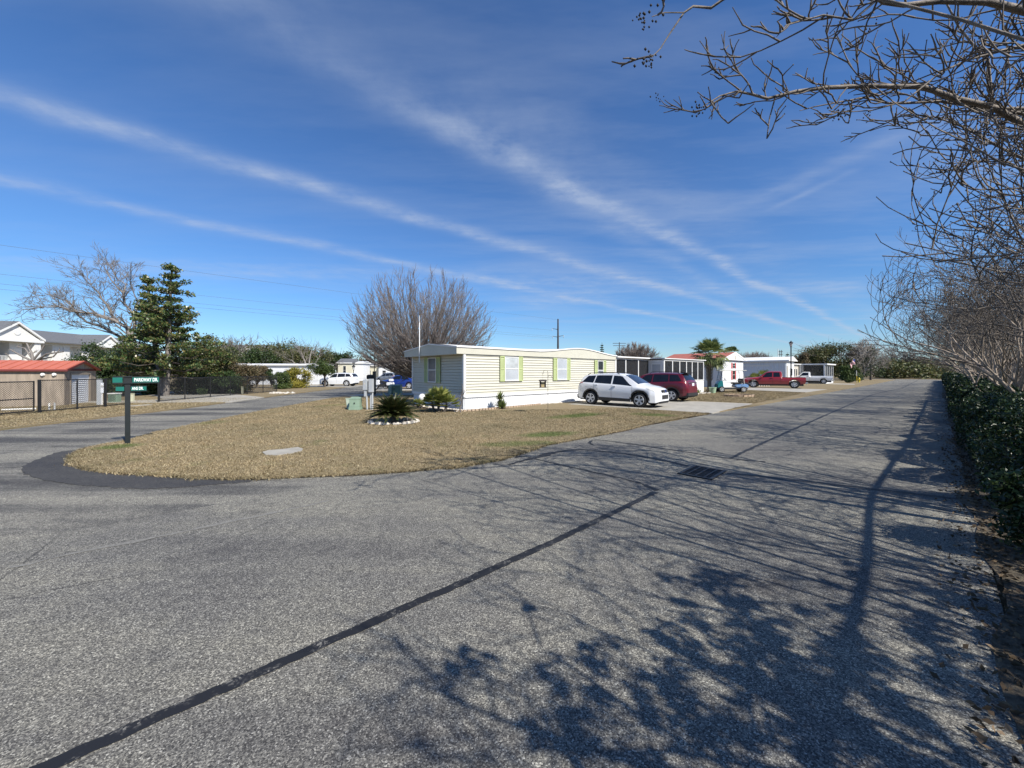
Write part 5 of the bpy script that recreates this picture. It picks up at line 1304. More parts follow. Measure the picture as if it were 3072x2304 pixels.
# trikes and boats seen small between posts: a white motorcycle by the blue car
x, y = AX(1150, 38), 38
mc = thing('motorcycle', 'white touring motorcycle parked left of the blue car', 'motorcycle', (x, y, .035), PI-.1)
for wx in (.78, -.78):
    wheel(mc, wx, 0, .31, .13, 1, 5, .62)
MB().prism([(.95,-.2,.55),(.75,-.24,.98),(.45,-.2,.95),(.25,-.2,.55),(.55,-.2,.42)], (0,.4,0)).build('fairing', M['car_white'], mc, bevel=.05)
MB().prism([(-.35,-.15,.62),(.35,-.15,.68),(.3,-.15,.92),(-.1,-.15,.84),(-.4,-.15,.76)], (0,.3,0)).build('tank_and_seat', M['clad'], mc, bevel=.04)
for sd in (1, -1): MB().bx(-1.0, -.45, sd*.28-.12, sd*.28+.12, .42, .74).build('pannier', M['car_white'], mc, bevel=.06)
MB().bx(-1.0, -.62, -.2, .2, .82, 1.08).build('top_box', M['car_white'], mc, bevel=.05)
MB().bx(-.4, .5, -.14, .14, .28, .62).build('engine', M['clad'], mc, bevel=.03)
MB().tube([(.55,-.38,1.05),(.62,-.1,.98),(.62,.1,.98),(.55,.38,1.05)], .018, 6).build('handlebar', M['black_metal'], mc)
MB().prism([(.72,-.18,.98),(.72,.18,.98),(.56,.15,1.28),(.56,-.15,1.28)], (.01,0,0)).build('windscreen', M['acrylic'], mc)
MB().tube([(.85,-.1,.35),(.62,-.1,.98)], .03, 6).tube([(.85,.1,.35),(.62,.1,.98)], .03, 6).build('fork', M['chrome'], mc)
# ================================================================ transmission poles and wires
M['steel_pole'] = mat('dark_weathered_steel', (.045,.035,.032), .7, var=.2, scale=1)
PAx, PAy = AX(1674, 170), 170
pa = thing('transmission_pole', 'tall dark steel transmission pole behind the cream home', 'transmission pole', (PAx, PAy, 0))
MB().tube([(0,0,0), (0,0,ZV(957,170))], [.55, .30], 12).build('pole', M['steel_pole'], pa)
arms = []
for v, sd, ln in ((987, -1, 2.6), (1010, -1, 2.3), (1008, 1, 2.5)):
    z = ZV(v, 170); MB().tube([(0,0,z-.2), (sd*ln*.5,0,z), (sd*ln,0,z+.25)], [.16,.11,.07], 8).build('arm', M['steel_pole'], pa)
    MB().lathe([(.1,-.9),(.16,-.8),(.1,-.7),(.16,-.55),(.1,-.4),(.16,-.25),(.06,0)], 8, (sd*ln,0,z+.2)).build('insulator', M['grey_box'], pa)
    arms.append((PAx+sd*ln, PAy, z-.6))
M['wire'] = mat('overhead_wire', (.09,.10,.11), .6)
PBx, PBy = AX(-420, 60), 60
def wire(label, a, b, sag, r=.024):
    pts = []
    for i in range(25):
        q = i/24; pts.append(tuple(a[k]+(b[k]-a[k])*q - (sag*4*q*(1-q) if k == 2 else 0) for k in range(3)))
    tag(MB().tube(pts, r, 5).build('power_line', M['wire']), label, 'power line', 'overhead power lines on the left')
B_ = lambda z, o=0: (PBx+o, PBy, z)
top_z = ZV(957, 170)
wire('topmost overhead wire crossing the sky on the left', B_(ZV(676, 60)), (PAx, PAy, top_z-.3), .4)
wire('second overhead wire from the top on the left', B_(ZV(777, 60)), arms[0], .4)
wire('third overhead wire from the top on the left', B_(ZV(809, 60)), arms[2], .4)
wire('lowest overhead wire crossing behind the bare pear tree', B_(ZV(828, 60)), arms[1], .4)
pb = thing('transmission_pole', 'small far timber pole with double crossarms above the brown tree', 'transmission pole', (AX(1858, 190), 190, 0))
MB().tube([(0,0,0),(0,0,ZV(1027,190))], [.3,.2], 8).build('pole', M['steel_pole'], pb)
for v, ln in ((1030, 3.2), (1037, 3.0)): z = ZV(v, 190); MB().bx(-ln, ln, -.12, .12, z-.1, z+.12).build('crossarm', M['steel_pole'], pb)
pc_ = thing('antenna_mast', 'thin white mast behind the long white mobile home end on to the road', 'mast', (AX(2334, 84), 84, 0))
MB().tube([(0,0,2),(0,0,ZV(1047,84))], [.09,.06], 8).build('mast', M['pvc'], pc_)
pd = thing('utility_pole', 'far dark H frame utility pole beside the thin white mast', 'utility pole', (AX(2342, 150), 150, 0))
for s in (-.35, .35): MB().tube([(s,0,0),(s,0,ZV(1050,150))], [.14,.10], 8).build('pole', M['steel_pole'], pd)
for v in (1055, 1063): MB().bx(-.8, .8, -.1, .1, ZV(v,150)-.1, ZV(v,150)+.1).build('crossarm', M['steel_pole'], pd)
# ================================================================ vegetation
def bark(name, c, c2, scale=14, rough=.8, bump=.5): return mat(name, c, rough, var=.3, scale=scale, bump=bump, bscale=40, c2=c2)
M['bark_grey'] = bark('grey_bark', (.16,.14,.125), (.21,.19,.17)); M['bark_crape'] = bark('smooth_tan_bark', (.22,.175,.13), (.34,.275,.21), 7)
M['bark_backlit'] = bark('backlit_tan_bark', (.10,.084,.068), (.19,.16,.13), 9); M['twig_red'] = bark('red_brown_twigs', (.112,.093,.083), (.185,.155,.138), 2); M['twig_grey'] = bark('grey_brown_twigs', (.105,.09,.078), (.17,.15,.13), 2)  # limb bark is the tan bark darkened to paint in the backlit silhouette
M['twig_crape'] = bark('crape_twigs', (.066,.053,.043), (.15,.125,.10), 2)
M['twig_pale'] = bark('pale_twigs', (.20,.18,.155), (.27,.245,.215), 2)
M['pod'] = mat('dark_seed_pods', (.022,.017,.013), .7, var=.3); M['bark_dark'] = bark('dark_bark', (.07,.058,.048), (.10,.085,.07))
M['leaf_dark'] = leaf_mat('dark_evergreen_leaves', [(.018,.034,.012), (.036,.064,.020), (.066,.10,.030)])
M['leaf_mag'] = leaf_mat('glossy_magnolia_leaves', [(.018,.038,.013), (.038,.074,.022), (.076,.115,.032), (.14,.15,.05), (.15,.11,.05)], .32, .12)
M['leaf_oak'] = leaf_mat('olive_oak_leaves', [(.045,.060,.022), (.080,.098,.034), (.12,.130,.046), (.15,.125,.06)])
M['leaf_brown'] = leaf_mat('brown_green_leaves', [(.065,.058,.030), (.115,.09,.048), (.16,.115,.065), (.085,.088,.038)])
M['leaf_yel'] = leaf_mat('yellow_green_citrus_leaves', [(.10,.115,.02), (.22,.20,.03), (.36,.29,.045), (.14,.15,.03)])
M['leaf_mid'] = leaf_mat('mid_green_leaves', [(.030,.055,.016), (.060,.095,.026), (.10,.13,.035)])
M['leaf_hedge'] = leaf_mat('glossy_hedge_leaves', [(.007,.019,.006), (.014,.033,.010), (.027,.055,.015), (.065,.095,.028)], .42, .08)
M['leaf_palm'] = leaf_mat('palm_fronds', [(.07,.10,.035), (.15,.19,.065), (.25,.27,.10)], .5, .2)
M['leaf_sago'] = leaf_mat('dark_sago_fronds', [(.014,.030,.010), (.028,.050,.015), (.060,.075,.022), (.11,.075,.035)], .4, .1)
M['leaf_yucca'] = leaf_mat('yellow_green_fan_leaves', [(.10,.14,.035), (.20,.235,.06), (.34,.33,.10)], .5, .2)
M['leaf_dry'] = leaf_mat('dry_leaf_litter', [(.05,.034,.02), (.10,.07,.042), (.19,.135,.085)], .9, 0)
def norm(v): l = math.sqrt(sum(x*x for x in v)) or 1; return (v[0]/l, v[1]/l, v[2]/l)
def grow(T, R, p, d, ln, r, lvl, P, tips=None):
    """recursive branch; P: dict of per-level lists. T: list of Tubes per level group"""
    n = P['seg'][min(lvl, len(P['seg'])-1)]; wob = P['wob']; last = lvl >= P['lv']
    r = max(r, P.get('rmin', .004)*1.35)
    pts = [p]; rad = [r]; up = P['up'][min(lvl, len(P['up'])-1)]; r1 = r*(P['tip'] if last else .52)
    dirs = [d]
    for i in range(n):
        d = norm((d[0]+R.gauss(0, wob), d[1]+R.gauss(0, wob), d[2]+R.gauss(0, wob)+up/n))
        q = pts[-1]; s = ln/n
        if 'rmax' in P:
            hr = math.hypot(q[0], q[1])
            if hr > P['rmax']*1.06 and i >= 2: break
            if hr > P['rmax']*.6:
                k_ = min(1, (hr/P['rmax']-.6)*1.6); d = norm((d[0]-q[0]/hr*k_*.26, d[1]-q[1]/hr*k_*.26, d[2]+k_*.16))
        pts.append((q[0]+d[0]*s, q[1]+d[1]*s, q[2]+d[2]*s)); rad.append(max(P.get('rmin', .004)*(.7 if last else 1), r+(r1-r)*(i+1)/n)); dirs.append(d)
    n = len(pts)-1
    T[0 if lvl <= P['trunk'] else 1].add(pts, rad, 7 if lvl == 0 else (5 if lvl == 1 else (4 if lvl == 2 else 3)))
    if last:
        if tips is not None: tips.append((pts[-1], d))
        return
    k = P['kids'][min(lvl, len(P['kids'])-1)]; k = k if isinstance(k, int) else R.randint(*k)
    ang = P['ang'][min(lvl, len(P['ang'])-1)]; rt = P['ratio'][min(lvl, len(P['ratio'])-1)]
    ph = R.random()*6.28
    st = P.get('start', .3)
    for c in range(k):
        f = 1.0 if c == 0 else st+(1-st)*(c+R.random()*.8-.4)/k
        f = min(1.0, max(.1, f)); x = f*n; i = min(int(x), n-1); t = x-i
        q = tuple(pts[i][a]+(pts[i+1][a]-pts[i][a])*t for a in range(3)); dd = dirs[min(i+1, n)]
        a = math.radians(ang*R.uniform(.65, 1.3)) * (.45 if c == 0 else 1)
        ph += 2.4+R.uniform(-.4, .4)
        u = norm((dd[1], -dd[0], .01) if abs(dd[2]) < .95 else (1, 0, 0)); v = (dd[1]*u[2]-dd[2]*u[1], dd[2]*u[0]-dd[0]*u[2], dd[0]*u[1]-dd[1]*u[0])
        ca, sa = math.cos(a), math.sin(a); cp, s_ = math.cos(ph), math.sin(ph)
        if 'rmax' in P and math.hypot(q[0], q[1]) > P['rmax']*1.02: continue
        nd = norm(tuple(dd[j]*ca + (u[j]*cp+v[j]*s_)*sa for j in range(3)))
        if nd[2] < P.get('minz', -1): nd = norm((nd[0], nd[1], abs(nd[2])*.3+.05))
        rr = rad[i]+(rad[i+1]-rad[i])*t
        grow(T, R, q, nd, ln*rt*R.uniform(.75, 1.2), rr*(.88 if c == 0 else .72), lvl+1, P, tips)
OCT = np.array([(1,0,0),(-1,0,0),(0,1,0),(0,-1,0),(0,0,1.3),(0,0,-1.3)], float)
OCF = np.array([(0,2,4),(2,1,4),(1,3,4),(3,0,4),(2,0,5),(1,2,5),(3,1,5),(0,3,5)])
def beads(name, C, r, rng, m, parent):
    C = np.asarray(C); n = len(C); s = r*rng.uniform(.7, 1.25, (n,1,1))
    V = (C[:, None, :] + OCT[None]*s).reshape(-1, 3); F = (OCF[None] + (np.arange(n)*6)[:, None, None]).reshape(-1, 3)
    return link_mesh(name, np_mesh(name, V, F), m, parent, 180)
# ---- crape myrtles (bare, many smooth stems, vase shaped)
CP = dict(rmax=3.6, rmin=.0062, lv=5, seg=[6,5,4,4,3,3], wob=.13, up=[.12,.10,.08,.05,.03], tip=.45, kids=[4,(3,4),3,3,(2,3)], minz=-.05, ang=[28,34,40,46,48], ratio=[.66,.68,.64,.62,.58], trunk=1, start=.40)
def crape(seed, stems=5, pods=60):
    R = random.Random(seed); rng = np.random.default_rng(seed); T = [Tubes(), Tubes()]; tips = []
    for s in range(stems):
        a = 2*PI*s/stems+R.uniform(-.4, .4); lean = R.uniform(.20, .48)
        d = norm((math.cos(a)*lean, math.sin(a)*lean, 1))
        grow(T, R, (math.cos(a)*.12, math.sin(a)*.12, -.1), d, R.uniform(2.6, 3.2), R.uniform(.046, .066), 0, CP, tips)
    return T, tips, R, rng
def pods_at(tips, R, k):
    out = []
    for (p, d) in R.sample(tips, min(k, len(tips))):
        for i in range(R.randint(8, 15)):
            s = R.uniform(.0, .13); out.append((p[0]+d[0]*s+R.gauss(0,.028), p[1]+d[1]*s+R.gauss(0,.028), p[2]+d[2]*s+R.gauss(0,.028)))
    return out
protos = []
for i in range(4):
    T, tips, R, rng = crape(100+i*7)
    root = thing('crape_myrtle', 'bare crape myrtle', 'tree')
    T[0].build('trunk', M['bark_crape'], root); T[1].build('branches', M['twig_crape'], root)
    buds = [t[0] for t in tips]
    if len(buds) > 1800: buds = R.sample(buds, 1800)
    beads('buds', buds, .011, rng, M['twig_crape'], root); beads('seed_pods', pods_at(tips, R, 22), .0085, rng, M['pod'], root)
    protos.append(root)
order = ['nearest', 'second', 'third', 'fourth', 'fifth', 'sixth', 'seventh', 'eighth', 'ninth', 'tenth', 'eleventh', 'twelfth', 'thirteenth', 'fourteenth', 'fifteenth', 'sixteenth', 'seventeenth', 'eighteenth', 'nineteenth', 'twentieth', 'twenty first', 'twenty second']
rc = random.Random(4)
row = [(-4.2, 5.6), (0.0, 5.8), (4.6, 3.5), (8.6, 3.1), (12.6, 2.6), (16.8, 2.2), (21.6, 2.0), (25.4, 2.1), (29.2, 2.0), (33.0, 2.2), (37, 2.4), (41, 2.5), (45.4, 2.5), (50, 2.5), (55, 2.6), (60, 2.6), (66, 2.7), (73, 2.8), (81, 3), (90, 3)]
used = set()
for i, (t, p) in enumerate(row):
    k = i % 4; lab = ('bare crape myrtle, %s tree of the row behind the hedge counted from the camera' % order[i])
    x, y = RD(t+rc.uniform(-.3,.3), p+rc.uniform(-.15,.15)); s = rc.uniform(.92, 1.08) * (1.0 if i < 8 else 1.05)
    if i < 2: s *= .95
    if k not in used and i >= 0:
        used.add(k); o = protos[k]; o.location = (x, y, 0); o.rotation_euler = (0, 0, rc.uniform(0, 6.28)); o.scale = (s, s, s); o['label'] = lab
    else: o = dup(protos[k], (x, y, 0), rc.uniform(0, 6.28), lab, s)
    o['group'] = 'crape myrtles behind the roadside hedge'
# limbs of the nearest trees that reach over the road into the top of the picture
def limb_pts(px, Y0, Y1):
    n = len(px); out = []
    for i, (u, v) in enumerate(px):
        y = Y0+(Y1-Y0)*i/(n-1); out.append((AX(u, y), y, ZV(v, y)))
    return out
def limb_tree(label, seed, base, px_limbs, twigs):
    root = thing('crape_myrtle', label, 'tree', (base[0], base[1], 0), 0, 'crape myrtles behind the roadside hedge')
    R = random.Random(seed); rng = np.random.default_rng(seed); tr, br = MB(), Tubes(); tips = []; pods = []
    loc = lambda p: (p[0]-base[0], p[1]-base[1], p[2])
    for (pts, r0, r1, pod, nt_) in px_limbs:
        P = [loc(p) for p in pts]
        start = P[0]
        # run the limb back to the stool of the tree
        b0 = (R.uniform(-.12,.12), R.uniform(-.12,.12), -.1)
        mid = [(b0[0]+(start[0]-b0[0])*f, b0[1]+(start[1]-b0[1])*f, b0[2]+(start[2]-b0[2])*f**.72) for f in (0, .25, .5, .75)]
        full = mid+P; n = len(full)
        rad = [r0*1.7-(r0*.7)*i/3.5 if i < 4 else max(r1, r0+(r1-r0)*(i-3)/(n-4)) for i in range(n)]
        tr.tube(full, rad, 7, caps=True)
        for i in range(3, n-1):
            k = nt_ if i < n-2 else max(1, nt_//2)
            for c in range(k):
                f = R.random(); q = tuple(full[i][a]+(full[i+1][a]-full[i][a])*f for a in range(3)); dd = norm(tuple(full[i+1][a]-full[i][a] for a in range(3)))
                rv = norm((R.gauss(0,1), R.gauss(0,1)*.8, R.gauss(.25,1))); nd = norm(tuple(dd[a]*.9+rv[a]*.85 for a in range(3)))
                PP = dict(CP); PP.pop('rmax'); PP['lv'] = 1 if i > n-4 else 2; PP['trunk'] = -1; PP['kids'] = [(2,3), (2,4)]; PP['seg'] = [4,3,3]; PP['up'] = [.15,.1]; PP['wob'] = .13; PP['ang'] = [38, 44]; PP['ratio'] = [.55,.5]
                grow([br, br], R, q, nd, R.uniform(.22, .62)*(1.1 if i < n-3 else .7), min(rad[i]*.42, .008), 0, PP, tips)
        if pod: pods.append((full[-1], norm(tuple(full[-1][a]-full[-2][a] for a in range(3)))))
    tr.build('trunk', M['bark_backlit'], root, smooth=60); br.build('branches', M['twig_crape'], root)
    beads('buds', [t[0] for t in tips], .0065, rng, M['twig_crape'], root)
    pp_ = []
    for (p, d) in pods:
        for i in range(24): 
            s = R.uniform(0, .12); pp_.append((p[0]+d[0]*s+R.gauss(0,.034), p[1]+d[1]*s+R.gauss(0,.03), p[2]+d[2]*s+R.gauss(0,.034)))
    pp_ += pods_at(tips, R, 5)
    beads('seed_pods', pp_, .010, rng, M['pod'], root)
    return root
k8 = lambda pts: [(1900+x/1.843, y/1.843) for x, y in pts]
mainl = limb_pts(k8([(2420,820),(2160,690),(1980,590),(1780,545),(1600,480),(1300,475),(1050,485),(900,505),(740,545),(650,520),(570,505),(480,530),(385,588)]), 4.6, 4.0)
upl = limb_pts(k8([(2480,150),(2160,60),(1960,10),(1700,5),(1500,28),(1380,15),(1300,-40)]), 3.6, 3.3)
lowl = limb_pts(k8([(2420,640),(2160,600),(1950,600),(1700,560),(1500,570),(1400,570),(1270,540),(1000,590),(920,612)]), 4.9, 4.5)
twl = limb_pts(k8([(1100,470),(860,570),(800,582),(720,562),(650,590)]), 4.05, 3.9)
tw2 = limb_pts(k8([(900,500),(830,520),(780,450),(700,425),(640,412)]), 4.03, 3.9)
b2 = limb_pts(k8([(2300,1000),(2160,880),(2000,800),(1820,700),(1650,640),(1530,690)]), 5.6, 5.2)
b3 = limb_pts(k8([(2300,1050),(2080,900),(1980,880),(1860,900),(1740,930)]), 5.4, 5.0)
b4 = limb_pts(k8([(2300,420),(2150,250),(2000,290),(1850,330),(1700,400),(1500,560),(1320,610),(1170,620)]), 4.4, 4.1)
vert = limb_pts(k8([(2200,640),(1985,600),(1960,330),(1920,300),(1800,150),(1690,-60)]), 4.7, 4.6)
nb = RD(7.4, 2.9)
limb_tree('bare crape myrtle with long podded limbs reaching over the road, top right', 31, nb, [(mainl, .040, .0045, True, 2), (upl, .042, .010, False, 2), (lowl, .026, .004, False, 3), (b4, .020, .004, True, 2), (vert, .024, .008, False, 3), (b2, .026, .005, False, 4), (b3, .018, .004, True, 4)], 3)
tl_ = limb_pts([(2700,-330),(2500,-190),(2300,-80),(2166,0),(2133,24),(2079,19),(2052,38),(2008,103),(1981,146),(1955,172)], 3.1, 2.9)
tl2_ = limb_pts([(2300,-90),(2133,22),(2079,20),(2052,38),(1992,38),(1956,50)], 3.0, 2.9)
tp_ = limb_pts([(2900,-260),(2700,-60),(2560,60),(2500,140),(2420,15)][:3] + [(2470,45),(2360,75),(2330,110)], 3.4, 3.2)
limb_tree('bare crape myrtle whose thin drooping twig with seed pods hangs at the top edge', 33, RD(4.2, 3.1), [(tl_, .016, .0032, True, 0), (tl2_, .008, .003, True, 0), (tp_, .015, .003, False, 3)], 1)
# unseen strand added just out of the frame to cast the road's long shadow
cab = []
CPF = [(2.4, -.36), (4, -.42), (7.8, -.64), (10.5, -.60), (13.4, -.51), (18, -.52), (25, -.48), (48, -.5)]
for i in range(52):
    t = 2.4+i*.66; h_ = 3.7+.04*math.sin(i*.35); k = h_/math.tan(EL); x, y = RD(t, slerp(CPF, t))
    cab.append((x+SH.x*k, y+SH.y*k, h_))
tag(MB().tube(cab, .036, 7).build('shadow_strand', M['black_plastic']), 'unseen black strand added above the hedge row to cast the long road shadow', 'shadow caster')
# ---- clipped hedge along the road, one long thing, with three bushes standing out at the near end
rng = np.random.default_rng(8)
def hedge_pts(t0, t1, per_m, wid, hfun, pfun):
    out = []
    n = int((t1-t0)*per_m); t = rng.uniform(t0, t1, n); side = rng.random(n)
    a = rng.uniform(0, PI, n)
    for tt_, s, ang in zip(t, side, a):
        h = hfun(tt_); p0 = pfun(tt_); lump = .24*mnoise.noise((tt_*1.1, ang*1.1, 3.7)) + .12*mnoise.noise((tt_*3.7, ang*3, 9))
        # superellipse section
        ca, sa = math.cos(ang), math.sin(ang); e = .45
        cx = math.copysign(abs(ca)**e, ca)*wid/2; cz = abs(sa)**e*h
        k = 1+lump-.16*s*s
        x, y = RD(tt_, p0+wid/2 - cx*k); out.append((x, y, max(.03, cz*k)))
    return np.array(out)
HB = lambda t: abs(math.sin(t*1.5+.25*math.sin(t*.9)))**.6
HP = lambda t: .36+.07*math.sin(t*.8)+.24*(1-HB(t))
HH = lambda t: (1.05+.006*min(t, 60)+.09*math.sin(t*.55+1))*(.78+.27*HB(t))
hedge = thing('hedge', 'long dark clipped evergreen hedge along the right edge of the road', 'hedge', (*RD(20, 1.2), 0))
ho = np.array([*RD(20, 1.2), 0])
Cn = hedge_pts(8.9, 16, 5200, 1.4, HH, HP); Cm = hedge_pts(16, 34, 2000, 1.4, HH, HP); Cf = hedge_pts(34, 120, 420, 1.6, HH, lambda t: .5)
me = leaves_mesh('foliage', Cn-ho, .055, rng, .5, .4); link_mesh('foliage', me, M['leaf_hedge'], hedge)
me = leaves_mesh('foliage', Cm-ho, .085, rng, .55, .4); link_mesh('foliage', me, M['leaf_hedge'], hedge)
me = leaves_mesh('foliage', Cf-ho, .19, rng, .6, .4); link_mesh('foliage', me, M['leaf_hedge'], hedge)
tb = Tubes(); R = random.Random(3)
for i in range(700):
    t = R.uniform(9, 60) if i > 300 else R.uniform(9, 18); x, y = RD(t, HP(t)+R.uniform(.25, 1.2)); hh = HH(t)*R.uniform(.6, .95)
    dx, dy = R.uniform(-.3,.3), R.uniform(-.3,.3)
    tb.add([(x-ho[0], y-ho[1], 0), (x+dx*.5-ho[0], y+dy*.5-ho[1], hh*.5), (x+dx-ho[0], y+dy-ho[1], hh)], [.014, .01, .004], 3)
tb.build('stems', M['bark_dark'], hedge)
# dense inner growth so no daylight comes through
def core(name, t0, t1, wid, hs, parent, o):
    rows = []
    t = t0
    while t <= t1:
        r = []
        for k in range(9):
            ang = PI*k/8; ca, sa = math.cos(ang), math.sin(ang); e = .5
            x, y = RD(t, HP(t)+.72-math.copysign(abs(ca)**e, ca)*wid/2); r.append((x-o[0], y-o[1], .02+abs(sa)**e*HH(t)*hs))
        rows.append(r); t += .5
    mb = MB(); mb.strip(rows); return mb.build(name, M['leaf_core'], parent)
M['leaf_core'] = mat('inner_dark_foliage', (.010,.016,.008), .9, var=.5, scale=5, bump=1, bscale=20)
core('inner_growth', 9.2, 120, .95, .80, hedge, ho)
def bush(label, x, y, rx, ry, h, n, size, m, seed, name='bush', group=None, cat='bush', stems=12, z=.0, lumps=14, flat=1.0, corem=True):
    rg_ = np.random.default_rng(seed); R = random.Random(seed)
    root = thing(name, label, cat, (x, y, z), 0, group)
    cs, rs = [], []
    for i in range(lumps):
        a = R.uniform(0, 2*PI); q = math.sqrt(R.random())*.72; hz = R.uniform(.28, .80)
        cs.append((rx*q*math.cos(a), ry*q*math.sin(a), h*hz*(1-.25*q))); rs.append(min(rx, ry, h/2)*R.uniform(.34, .52))
    C = clump_points(rg_, cs, rs, n//lumps, 1.0, .5); C[:, 2] = np.maximum(C[:, 2], .03)
    link_mesh('foliage', leaves_mesh('foliage', C, size, rg_, .5, .3), m, root)
    tb = Tubes()
    for i in range(stems):
        c = cs[i % lumps]; a = R.uniform(0, 6.28); b0 = (R.uniform(-.1,.1)*rx, R.uniform(-.1,.1)*ry, -.05)
        tb.add([b0, (c[0]*.4+b0[0]*.5, c[1]*.4+b0[1]*.5, c[2]*.5), c, (c[0]*1.1, c[1]*1.1, c[2]+rs[i % lumps]*.8)], [.02*h/1.5, .014*h/1.5, .008*h/1.5, .003], 4)
    tb.build('stems', M['bark_dark'], root)
    return root
x, y = RD(6.1, .80); bush('leafy green bush breaking out of the hedge line, nearest the camera at right', x, y, .52, .52, .95, 9000, .052, M['leaf_hedge'], 51)
x, y = RD(8.2, .86); bush('second leafy bush at the near end of the hedge, lit pale green on top', x, y, .60, .60, 1.18, 8000, .055, M['leaf_hedge'], 52)
x, y = RD(4.4, .98); bush('low dark bush at the right frame edge by the leaf strewn verge', x, y, .58, .58, .9, 8000, .050, M['leaf_hedge'], 53)
# verge soil and leaf litter under the hedge
M['litter'] = mat('leaf_mould', (.055,.042,.028), .95, var=.5, scale=14, bump=.9, bscale=60, obj=False, c2=(.105,.085,.055))
vp = [RD(-28, .24)] + [RD(-20+i*.6, .27+.06*math.sin(i*1.7)+.05*math.sin(i*.61+1)) for i in range(100)] + [RD(120, .6), RD(120, 9), RD(-28, 9)]
struct(slab('soil_verge', vp, .010, M['litter'], th=.06))
C = []
R = random.Random(9)
for i in range(5200):
    t = R.uniform(.5, 16) if i < 3800 else R.uniform(16, 50); p = .30+abs(R.gauss(0, .30))-R.random()**3*.35
    x, y = RD(t, p); C.append((x, y, .016+R.random()*.012))
D = np.random.default_rng(2).normal(size=(len(C), 3)); D[:, 2] *= .15
o = link_mesh('leaf_litter', leaves_mesh('leaf_litter', C, .045, np.random.default_rng(2), .55, 0, D), M['leaf_dry']); tag(o, 'brown dry leaves scattered along the right road edge under the hedge', 'leaf litter', kind='stuff')

def shade_tree():
    rg2 = np.random.default_rng(301); R = random.Random(301); x, y = 4.5, -.9
    root = thing('evergreen_tree', 'leafy evergreen tree behind the camera at right whose shadow dapples the road', 'tree', (x, y, 0)); cs, rs = [], []
    T = [Tubes(), Tubes()]
    for i in range(24):
        a = i*2.4+R.uniform(-.4,.4); z0 = R.uniform(1.9, 3.6); ln = R.uniform(1.1, 2.2); rise = R.uniform(.05, .55)
        pts = [(math.cos(a+.12*k*math.sin(i))*ln*k/5, math.sin(a+.12*k*math.sin(i))*ln*k/5, z0+rise*ln*(k/5)**.8) for k in range(6)]
        T[1].add(pts, [.04-.006*k for k in range(6)], 5)
        for k in range(19):
            f = R.uniform(.3, 1.05)*5; j = min(4, int(f)); q = tuple(pts[j][c]+(pts[j+1][c]-pts[j][c])*(f-j) for c in range(3)); off = (R.gauss(0,.26), R.gauss(0,.26), R.gauss(.05,.16))
            e = tuple(q[c]+off[c] for c in range(3)); gx0 = x+e[0]-SH.x*e[2]*1.072; gy0 = y+e[1]-SH.y*e[2]*1.072
            if gx0 < -.15-.1*gy0: continue
            cs.append(e); rs.append(R.uniform(.05, .15)); T[1].add([q, e], [.012, .005], 3)
    C = clump_points(rg2, cs, rs, 40, .7, .2); link_mesh('crown', leaves_mesh('crown', C, .07, rg2, .5, .3), M['leaf_dark'], root)
    T[0].add([(0,0,-.1),(.05,0,1.2),(0,.05,2.6),(.1,0,4.6)], [.16,.13,.10,.04], 8)
    T[0].build('trunk', M['bark_grey'], root); T[1].build('limbs', M['bark_grey'], root)
shade_tree()
